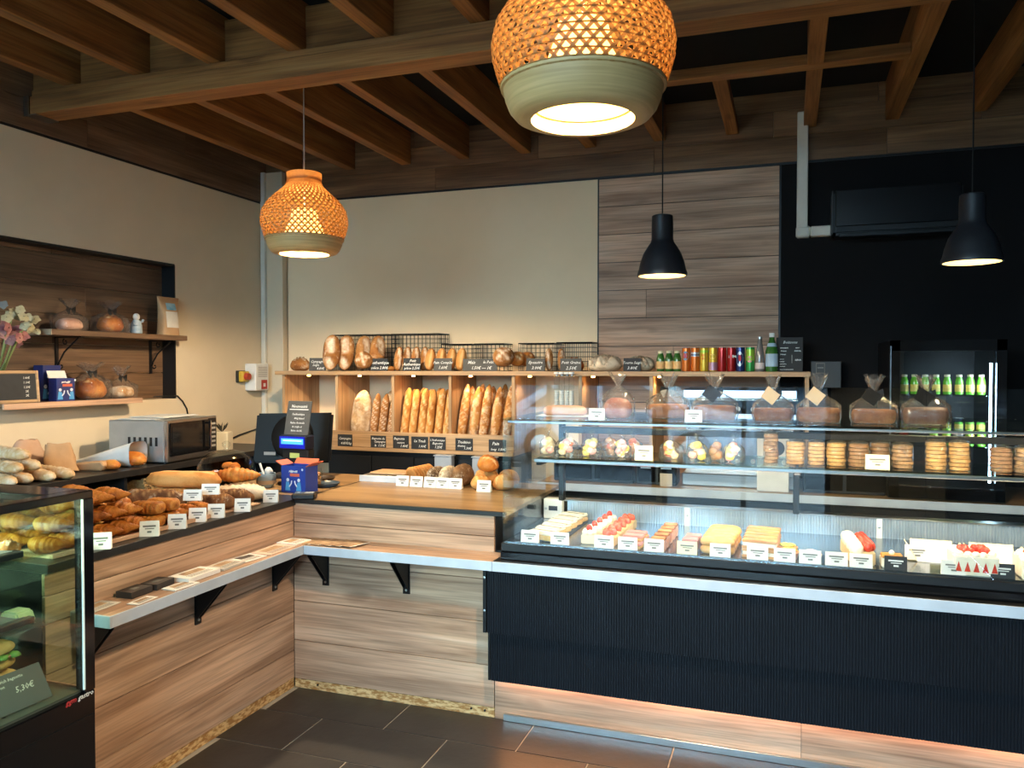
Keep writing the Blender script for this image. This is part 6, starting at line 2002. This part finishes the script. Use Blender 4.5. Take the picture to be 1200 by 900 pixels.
# golden and caramel bars
GB = bread('pastry', M('golden_choux', 'd9a95e', 0.45, c2='c68f45', scale=20, bmp=0.2), 0.135, 0.05, 0.04, 5, (), seed=71, nu=20, nv=12)
CB = MB()
c0 = None
for lay in range(2):
    for i in range(5):
        put('choux_bar', GB, -0.26 + 0.003 * i, 3.21 + i * 0.062, ZD + lay * 0.03, R(-6), 'long golden choux bar in the stacked row', 'pastry', 'golden choux bars')
L7 = [('wafer', slab('wafer', 0.13, 0.05, 0, 0.01, CARAMEL, 0.002)), ('cream', slab('cream', 0.124, 0.046, 0.01, 0.024, CREAM, 0.003)), ('wafer', slab('wafer', 0.13, 0.05, 0.024, 0.034, CARAMEL, 0.002))]
c0 = None
for lay in range(2):
    for i in range(5):
        loc = (-0.10 + 0.002 * i, 3.21 + i * 0.062, ZD + lay * 0.0345)
        if c0 is None:
            c0 = pastry('cream_wafer', 'caramel layered cream slice in the stacked row', 'pastry', loc, L7, R(-8), 'caramel cream slices')
        else:
            copy_tree(c0, loc)
# fruit tartlets
mb = MB()
for k in range(6):
    blob(mb, (0.018 * math.cos(k), 0.018 * math.sin(k), 0.034), 0.011, k, 1.3, 0.8, 0.6, 6)
L8 = [('shell', MB().lathe([(0.0001, 0.001), (0.03, 0), (0.04, 0.028), (0.036, 0.028), (0.0001, 0.026)], 20).mesh('shell', CARAMEL, smooth=True)), ('fruit', mb.mesh('fruit', M('kiwi_lemon', 'cfc04a', 0.35, c2='8fa03a', scale=50), smooth='full'))]
for k, (x, y) in enumerate(((0.005, 3.225), (0.0, 3.31))):
    pastry('fruit_tartlet', ('yellow and green fruit tartlet by the price cards', 'yellow and green fruit tartlet behind the other tartlet')[k], 'tart', (x, y, ZD), L8)
pastry('fruit_tartlet', 'small white cream tartlet alone on the steel deck', 'tart', (0.085, 3.21, ZD), [('shell', L8[0][1]), ('cream', MB().lathe([(0.035, 0.027), (0.028, 0.038), (0.0001, 0.046)], 18).mesh('cream', CREAM, smooth=True))])
# strawberry log
mb = MB(); mc = MB()
for k in range(8):
    blob(mc, (-0.02, -0.1 + k * 0.028, 0.055 + 0.006 * (k % 2)), 0.026, k, n=7)
for k in range(14):
    berry(mb, (0.018 + 0.014 * (k % 2), -0.105 + k * 0.0155, 0.066), 0.016, k)
pastry('strawberry_log', 'cream and strawberry log cake standing alone', 'cake', (0.255, 3.32, ZD), [('sponge', slab('sponge', 0.085, 0.24, 0, 0.05, M('cake_side', 'dcbf8e', 0.6))), ('cream', mc.mesh('cream', CREAM, smooth='full')), ('berries', mb.mesh('berries', STRAW, smooth='full'))], R(6))
mb = MB(); blob(mb, (0, 0, 0.05), 0.01, 1, n=6)
pastry('tiramisu', 'square caramel glazed cake behind the black card', 'cake', (0.365, 3.225, ZD), [('base', slab('base', 0.075, 0.075, 0, 0.036, CREAM)), ('glaze', slab('glaze', 0.076, 0.076, 0.035, 0.043, CARAMEL)), ('cream_dot', mb.mesh('cream_dot', CREAM, smooth='full'))])
for k, x in enumerate((0.60, 0.81)):
    ls = ('first', 'second')[k]
    bx_ = thing('cake_tray', ('open white cake tray behind the first strawberry cake', 'open white cake tray behind the cake with the black card')[k], 'tray', (x - 0.06, 3.42, ZD))
    mbb = MB().box(-0.075, 0.075, -0.09, 0.09, 0, 0.004)
    ob('base', mbb.mesh('base', CARDW), bx_)
    for s in (-1, 1):
        ob('side', MB().box(-0.0015, 0.0015, -0.09, 0.09, 0, 0.05).mesh('side', CARDC), bx_, (s * 0.075, 0, 0.003), (0, R(28) * s, 0))
    ob('side', MB().box(-0.075, 0.075, -0.0015, 0.0015, 0, 0.05).mesh('side', CARDC), bx_, (0, 0.09, 0.003), (R(-28), 0, 0))
    mb = MB()
    for q in range(16):
        berry(mb, (rng.uniform(-0.045, 0.045), rng.uniform(-0.04, 0.04), 0.078), 0.014, q)
    mc = MB()
    for q in range(16):
        a = q * PI / 8
        e = 1 / ((abs(math.cos(a)) ** 5 + abs(math.sin(a)) ** 5) ** 0.2)
        blob(mc, (0.058 * math.cos(a) * e, 0.055 * math.sin(a) * e, 0.07), 0.014, q, n=6)
    ms = MB()
    for q in range(5):
        ms.add([(-0.056 + q * 0.028, -0.0695, 0.05), (-0.066 + q * 0.028, -0.0695, 0.014), (-0.046 + q * 0.028, -0.0695, 0.014)], [(0, 1, 2)])
    pastry('strawberry_cake', ('square strawberry cream cake in front of the first white tray', 'square strawberry cream cake beside the black card at the glass end')[k], 'cake', (x + 0.03, 3.235, ZD),
           [('sponge', slab('sponge', 0.14, 0.138, 0, 0.07, CREAM)), ('cream_border', mc.mesh('cream_border', CREAM, smooth='full')), ('berries', mb.mesh('berries', STRAW, smooth='full')), ('berry_slices', ms.mesh('berry_slices', STRAW, fix=False))])

cards = [(621, 'grey white price card by the case corner before the cream slices', CARDW), (656, 'white price card between the cream slices and berry cakes', CARDW), (708, 'white price card before the strawberry covered cakes', CARDW),
         (736, 'white price card before the mauve slices', CARDW), (767, 'white price card before the rosy mousse cubes', CARDW), (806, 'cream coloured price card before the mauve cubes', CARDC), (845, 'white price card before the golden choux bars', CARDW),
         (889, 'white price card before the caramel cream slices', CARDW), (921, 'white price card before the fruit tartlets', CARDW), (951, 'white price card before the white cream tartlet', CARDW), (982, 'white price card standing alone on the steel deck', CARDW),
         (1011, 'white price card before the strawberry log', CARDW), (1120, 'white price card before the first square strawberry cake', CARDW)]
for (u, lab, mt) in cards:
    card((XatY(u, 3.168), 3.172, ZD), lab, 0.078, 0.05, 0, mt, fold=0.016)
for (u, lab) in ((1052, 'black price card before the square caramel cake'), (1178, 'black price card before the second square strawberry cake')):
    card((XatY(u, 3.168), 3.172, ZD), lab, 0.075, 0.05, 0, SLATE, fold=0.016)
for (u, v, lab) in ((1077, 662, 'white price card standing in the first white cake tray'), (1157, 668, 'white price card standing in the second white cake tray')):
    card((XatY(u, 3.35), 3.35, ZD + 0.0045), lab, 0.085, 0.055, 0, fold=0.02)

# ------------------------------------------------------------------ middle shelf: sweets and biscuits
ZM = MZ + 0.0005
YM = 3.40
SW = [M('sweet_%s' % n, c, 0.5, c2=c2, scale=40) for n, c, c2 in (('cream', 'efe2c0', 'f2d9a8'), ('pink', 'd98a8a', 'e8b8ae'), ('yellow', 'e8cf4a', 'f0dc7a'), ('orange', 'd9854a', 'c9603a'), ('brown', '9a6a48', 'b98a60'))]


def sweet_bag(u, label, mats, w=0.085, h=0.095, seed=0, y=YM, tall=1.0):
    t = thing('sweets_bag', label, 'sweets bag', (XatY(u, y), y, ZM), rng.uniform(-0.2, 0.2))
    rr = random.Random(seed)
    for mi in sorted(set(mats)):
        mb = MB()
        for k in range(9):
            if mats[k % len(mats)] != mi:
                continue
            z = 0.016 + 0.055 * (k / 9) * tall
            blob(mb, (rr.uniform(-1, 1) * w * 0.28 * (1.1 - k / 14), rr.uniform(-1, 1) * 0.014, z), 0.018, k + seed, 1, 0.8, 0.85, 7, 0.25)
        ob('sweets', mb.mesh('sweets', SW[mi], smooth='full'), t)
    key = ('sb', w, h)
    if key not in _cel:
        _cel[key] = cello('bag', w, 0.06, h * 0.62, h * 0.86, h * 1.05, 2, 0.28, 5)
    ob('bag', _cel[key], t)
    return t


sb = [(642, 'pear shaped bag of cream and pink sweets by the shelf end', (0, 1, 0), .07, .105), (664, 'wide bag of cream, pink and orange sweets', (0, 3, 1, 0, 2), .10, .10), (694, 'bag of sweets with one bright yellow piece', (2, 1, 0, 2), .095, .10),
      (715, 'bag of brown and orange sweets behind a smaller bag', (4, 3, 4), .08, .10), (730, 'short bag of cream and yellow sweets', (0, 2, 1), .07, .085), (742, 'bag of brown sweets behind the cream price card', (4, 4, 3), .08, .10),
      (787, 'bag of pale sweets around a big orange piece', (0, 3, 0, 2), .10, .10), (817, 'bag of pink and yellow sweets at the pane joint', (2, 1, 2, 0), .085, .10), (839, 'slim bag of brown biscuits', (4, 4), .06, .09), (861, 'bag of pink and yellow sweets before the round emblem', (1, 2, 0, 2), .085, .10)]
for k, (u, lab, mats, w, h) in enumerate(sb):
    sweet_bag(u, lab, mats, w, h, k * 3 + 1, YM - 0.012 if k in (4,) else (YM + 0.05 if k in (3, 5) else YM))
card((XatY(755, 3.335), 3.335, ZM), 'cream price card on the middle glass shelf among the sweets', 0.075, 0.06, 0, CARDC, fold=0.02)
card((XatY(1029, 3.335), 3.335, ZM), 'cream price card on the middle glass shelf among the biscuits', 0.085, 0.055, 0, CARDC, fold=0.02)
COOK = [M('biscuit_%d' % i, c, 0.7, c2=c2, scale=40, bmp=0.4) for i, (c, c2) in enumerate((('c99a58', 'b5803f'), ('9a6a3c', '83552c'), ('b98a58', '6f4a2c')))]


def cookie_stack(u, label, ci, n=6, r_=0.036, h=0.0135, box=False, y=YM):
    t = thing('biscuit_stack', label, 'biscuits', (XatY(u, y), y, ZM), rng.uniform(0, 0.4))
    me = MB().lathe([(0.0001, 0.0005), (r_ * 0.96, 0), (r_, h * 0.4), (r_ * 0.92, h * 0.9), (0.0001, h)], 20).mesh('biscuit', COOK[ci], smooth=True)
    for k in range(n):
        o = ob('biscuit', me, t, (rng.uniform(-0.003, 0.003), rng.uniform(-0.003, 0.003), 0.002 + k * (h + 0.0012)))
    key = ('ck', r_, n, h)
    if key not in _cel:
        H_ = n * (h + 0.0012) + 0.004
        _cel[key] = MB().lathe([(0.0001, 0.0005), (r_ * 1.06, 0.0008), (r_ * 1.08, H_ * 0.5), (r_ * 1.04, H_), (r_ * 0.6, H_ + 0.008), (0.0001, H_ + 0.009)], 24).mesh('wrapper', CELLO, smooth='full')
    ob('wrapper', _cel[key], t)
    return t


cs = [(904, 'slim tall stack of pale biscuits', 2, 8, .028), (933, 'stack of golden biscuits right of the slim stack', 0, 6, .036), (957, 'stack of pale golden biscuits before the shelf post', 0, 6, .033), (980.5, 'stack of golden biscuits next to the chocolate biscuits', 0, 6, .036),
      (1006.5, 'stack of chocolate brown biscuits left of the cream card', 1, 6, .037), (1032, 'stack of dark biscuits behind the cream card', 1, 6, .036), (1058, 'stack of brown biscuits right of the cream card', 2, 6, .037), (1098, 'stack of thick golden biscuits at the pane joint', 0, 7, .036),
      (1125, 'stack of thick golden biscuits right of the pane joint', 0, 7, .036), (1174, 'stack of brown biscuits before the fridge light', 1, 6, .037), (1203, 'stack of brown biscuits at the far end', 2, 6, .037)]
for (u, lab, ci, n, r_) in cs:
    cookie_stack(u, lab, ci, n, r_, y=YM + (0.05 if u == 1032 else 0))

# ------------------------------------------------------------------ top glass shelf: wrapped cakes
ZTS = 1.3335
TAGK = M('black_tag', '1a1a1c', 0.6)
TAGB = M('beige_tag', 'd9bd94', 0.7)
yt = 3.30
wrapped('wrapped_cake', 'ruffled clear bag of reddish brioche on the top glass shelf', 'wrapped cake', (XatY(724, yt), yt, ZTS), bread('bread', M('reddish_loaf', '9a5a4a', 0.5, c2='b9806a', scale=14), 0.12, 0.10, 0.085, 3, (), seed=81), 0.14, 0.12, 0.10, 0.14, 0.19, 0.1, False, None, None, 11, 0.45)
wrapped('wrapped_cake', 'wrapped loaf cake with dark ribbon near the white card', 'wrapped cake', (XatY(783, yt + 0.05), yt + 0.05, ZTS), CAKE, 0.18, 0.11, 0.085, 0.125, 0.185, 0.15, True, None, None, 12, 0.5)
wrapped('wrapped_cake', 'wrapped loaf cake with square black tag', 'wrapped cake', (XatY(838, yt), yt, ZTS), CAKE, 0.18, 0.10, 0.085, 0.125, 0.185, 0.0, True, TAGK, None, 13, 0.55)
wrapped('wrapped_cake', 'wrapped loaf cake with beige tag below the green bottle', 'wrapped cake', (XatY(906, yt), yt, ZTS), CAKE, 0.156, 0.10, 0.08, 0.12, 0.18, 0.05, True, TAGB, None, 14, 0.4, 0, 0.88)
wrapped('wrapped_cake', 'wrapped loaf cake with beige tag in front of the black wall', 'wrapped cake', (XatY(959.5, yt), yt, ZTS), CAKE, 0.162, 0.10, 0.08, 0.12, 0.185, -0.05, True, TAGB, None, 15, 0.45, 0, 0.95)
wrapped('wrapped_cake', 'wrapped chocolate loaf with black ribbon left of the drinks fridge', 'wrapped cake', (XatY(1024, yt), yt, ZTS), CAKE, 0.165, 0.10, 0.08, 0.12, 0.18, 0.0, True, TAGK, None, 16, 0.5, 0, 0.92)
wrapped('wrapped_cake', 'wrapped chocolate loaf in front of the drinks fridge', 'wrapped cake', (XatY(1085, yt), yt, ZTS), bread('bread', M('choco_loaf', '5a3524', 0.5, c2='6f4630', scale=14), 0.155, 0.085, 0.065, 8, ((-0.8, 0, 0.8, 0, 0.15),), seed=83, belly=0.6), 0.165, 0.10, 0.085, 0.12, 0.18, 0.0, True, TAGK, None, 17, 0.5)
card((XatY(699.5, 3.20), 3.20, ZTS), 'white price card on the top glass shelf beside the ruffled bag', 0.066, 0.046, 0, fold=0.02)
card((XatY(813, 3.20), 3.20, ZTS), 'white price card on the top glass shelf before the black tag', 0.066, 0.046, 0, fold=0.02)
t = thing('bread_board', 'long pinkish wrapped bread lying on the top glass shelf', 'wrapped bread', (XatY(662, 3.42), 3.42, ZTS), 0.05)
ob('bread', bread('bread', M('pinkish_crust', 'c9a088', 0.5, c2='b98a70', scale=12), 0.2, 0.09, 0.045, 6, (), seed=84), t, (0, 0, 0.001))
bo('board', -0.12, 0.12, -0.06, 0.06, 0, 0.001, CARDW, t)

# ------------------------------------------------------------------ refrigerated display: sandwiches
ZF = gz0 - 0.003
HALF = bread('bread_half', bread_mat('sandwich_crust', 'b98a4a', 'd4ac6c', 'e4c690', 'efdcb4', 0.1, 10), 0.27, 0.085, 0.04, 5, diag(3, 0.2, 0.5), seed=91)
LETT = MB()
for k in range(14):
    blob(LETT, (-0.12 + k * 0.018, 0.034 * (-1) ** k, 0.04), 0.017, k, 1, 1, 0.5, 6, 0.4)
LETTM = LETT.mesh('lettuce', GREENL, smooth='full')
HAMM = MB().box(-0.12, 0.12, -0.04, 0.04, 0.036, 0.043).mesh('ham', M('ham', 'd49a88', 0.5), bevel=0.003)


def sandwich(loc, rz, label, group=None, tilt=0.0):
    t = thing('sandwich', label, 'sandwich', loc, rz, group)
    ob('bread_half', HALF, t)
    ob('lettuce', LETTM, t)
    ob('ham', HAMM, t)
    ob('bread_half', HALF, t, (0, 0, 0.044))
    return t


for i, (x, y, z, a) in enumerate(((-2.19, 1.61, 0, 88), (-2.305, 1.60, 0, 88), (-2.42, 1.60, 0, 88), (-2.19, 1.60, 0.09, 88))):
    sandwich((x, y, ZF + z), R(a), 'baguette sandwich with lettuce on the fridge floor' if i < 3 else 'baguette sandwich lying on top of the other sandwiches', 'sandwiches on the fridge floor' if i < 3 else None)
q = at(20, 815, 'X', FXR - 0.05)
sign('price_slate', 'grey price slate reading 5,30€ in front of the sandwiches', [('Sandwich baguette', -0.05, 0.80, 0.12), ('jambon', -0.2, 0.66, 0.12), ('5,30€', 0.16, 0.44, 0.22)],
     0.20, 0.11, (FXR - 0.055, 1.655, ZF + 0.003), R(88), 0.55, M('mid_grey_slate', '5a5e60', 0.6), 0.2)
st = bpy.data.objects[-1] if False else None
for k, (z, y1, lab) in enumerate(((FZ[0], YatX(38, -2.16), 'black tray on the lower fridge shelf'), (FZ[1], YatX(26, -2.16), 'black tray on the upper fridge shelf'))):
    t = thing('black_tray', lab, 'tray', (-2.32, y1 - 0.3, z + 0.0005))
    bo('tray', -0.19, 0.16, -0.3, 0.3, 0, 0.02, M('black_tray', '1d1f22', 0.4), t, 0.003)
    bo('liner', -0.17, 0.14, -0.28, 0.28, 0.0201, 0.0215, M('grey_liner', '5d6668', 0.4), t)
    for j in range(2):
        sandwich((-2.42 + 0.15 * j, y1 - 0.3, z + 0.0225), R(88), ('wrapped sandwich on the black tray of the lower fridge shelf', 'wrapped sandwich on the black tray of the upper fridge shelf')[k], ('sandwiches on the lower tray', 'sandwiches on the upper tray')[k])
for j, (x, y) in enumerate(((-2.23, 1.76), (-2.33, 1.755), (-2.43, 1.76))):
    put('bread_roll', ROUND, x, y, FZ[1] + 0.0005, j, 'small round roll at the end of the upper fridge shelf', 'bread roll', 'round rolls in the fridge', scale=0.45)
for j, (x, y) in enumerate(((-2.22, 1.778), (-2.42, 1.778))):
    put('sandwich_wedge', MB().prism([(-0.08, 0), (0.08, 0), (0.05, 0.06), (-0.05, 0.06)], -0.05, 0.05).mesh('sandwich_wedge', M('wrapped_wedge', 'cfd3a8', 0.4, c2='b8c48c', scale=14), bevel=0.01, bseg=2), x, y, FZ[0] + 0.0005, 0.0, 'pale wrapped sandwich wedge on the lower fridge shelf', 'sandwich', 'wrapped wedges in the fridge', scale=0.6)
# ------------------------------------------------------------------ street outside the shop front (seen as reflections in the glass)
FAC = M('added_facade', '5c6570', 0.9, c2='525b66', scale=2)
bl = thing('added_building', 'grey building added across the street to darken the case glass reflections', 'building', (-2, -16, -0.1))  # unseen building, added to darken and structure the reflections; height set for the daylight
bo('facade', -22, 24, -1.0, 0, 0, 2.7, FAC, bl)
WPAN = M('street_window', '2c333c', 0.2)
for k in range(14):
    for z in (1.0,):
        bo('window', -20 + k * 3.1, -18.6 + k * 3.1, 0, 0.04, z, z + 1.6, WPAN, bl)
CARP = M('pale_blue_car_paint', 'b9c6d8', 0.25, coat=0.5)
car = thing('parked_car', 'pale blue car parked outside and mirrored in the case glass', 'car', (-2.6, -7.2, -0.1), R(4))
side = [(-2.0, 0.3), (2.0, 0.3), (2.05, 0.62), (1.95, 0.82), (1.15, 0.93), (0.55, 1.42), (-1.0, 1.46), (-1.75, 1.02), (-2.03, 0.9)]
ob('body', MB().prism(side, -0.84, 0.84).mesh('body', CARP, bevel=0.06, bseg=2), car)
for s in (-1, 1):
    for poly in ([(-1.5, 0.98), (-0.95, 1.36), (-0.3, 1.37), (-0.3, 0.98)], [(-0.2, 0.98), (-0.2, 1.37), (0.48, 1.34), (0.98, 0.98)]):
        ob('side_window', MB().prism(poly, s * 0.842 - 0.004, s * 0.842 + 0.004).mesh('side_window', WPAN), car)
for x in (-1.25, 1.25):
    for s in (-1, 1):
        w = ob('wheel', MB().cyl(0.32, 0.32, -0.1, 0.1, 28, Matrix.Rotation(R(90), 4, 'X')).mesh('wheel', BLACK, smooth=True), car, (x, s * 0.78, 0.32))
        ob('hubcap', MB().cyl(0.2, 0.18, 0, 0.012, 20, Matrix.Rotation(R(90) * -s, 4, 'X')).mesh('hubcap', STEEL, smooth=True), w, (0, s * 0.1, 0))
ob('windscreen', MB().add([(0.60, -0.72, 1.38), (0.60, 0.72, 1.38), (1.12, 0.76, 0.955), (1.12, -0.76, 0.955)], [(0, 1, 2, 3)], Matrix.Translation((0.012, 0, 0.012))).mesh('windscreen', WPAN, fix=False), car)
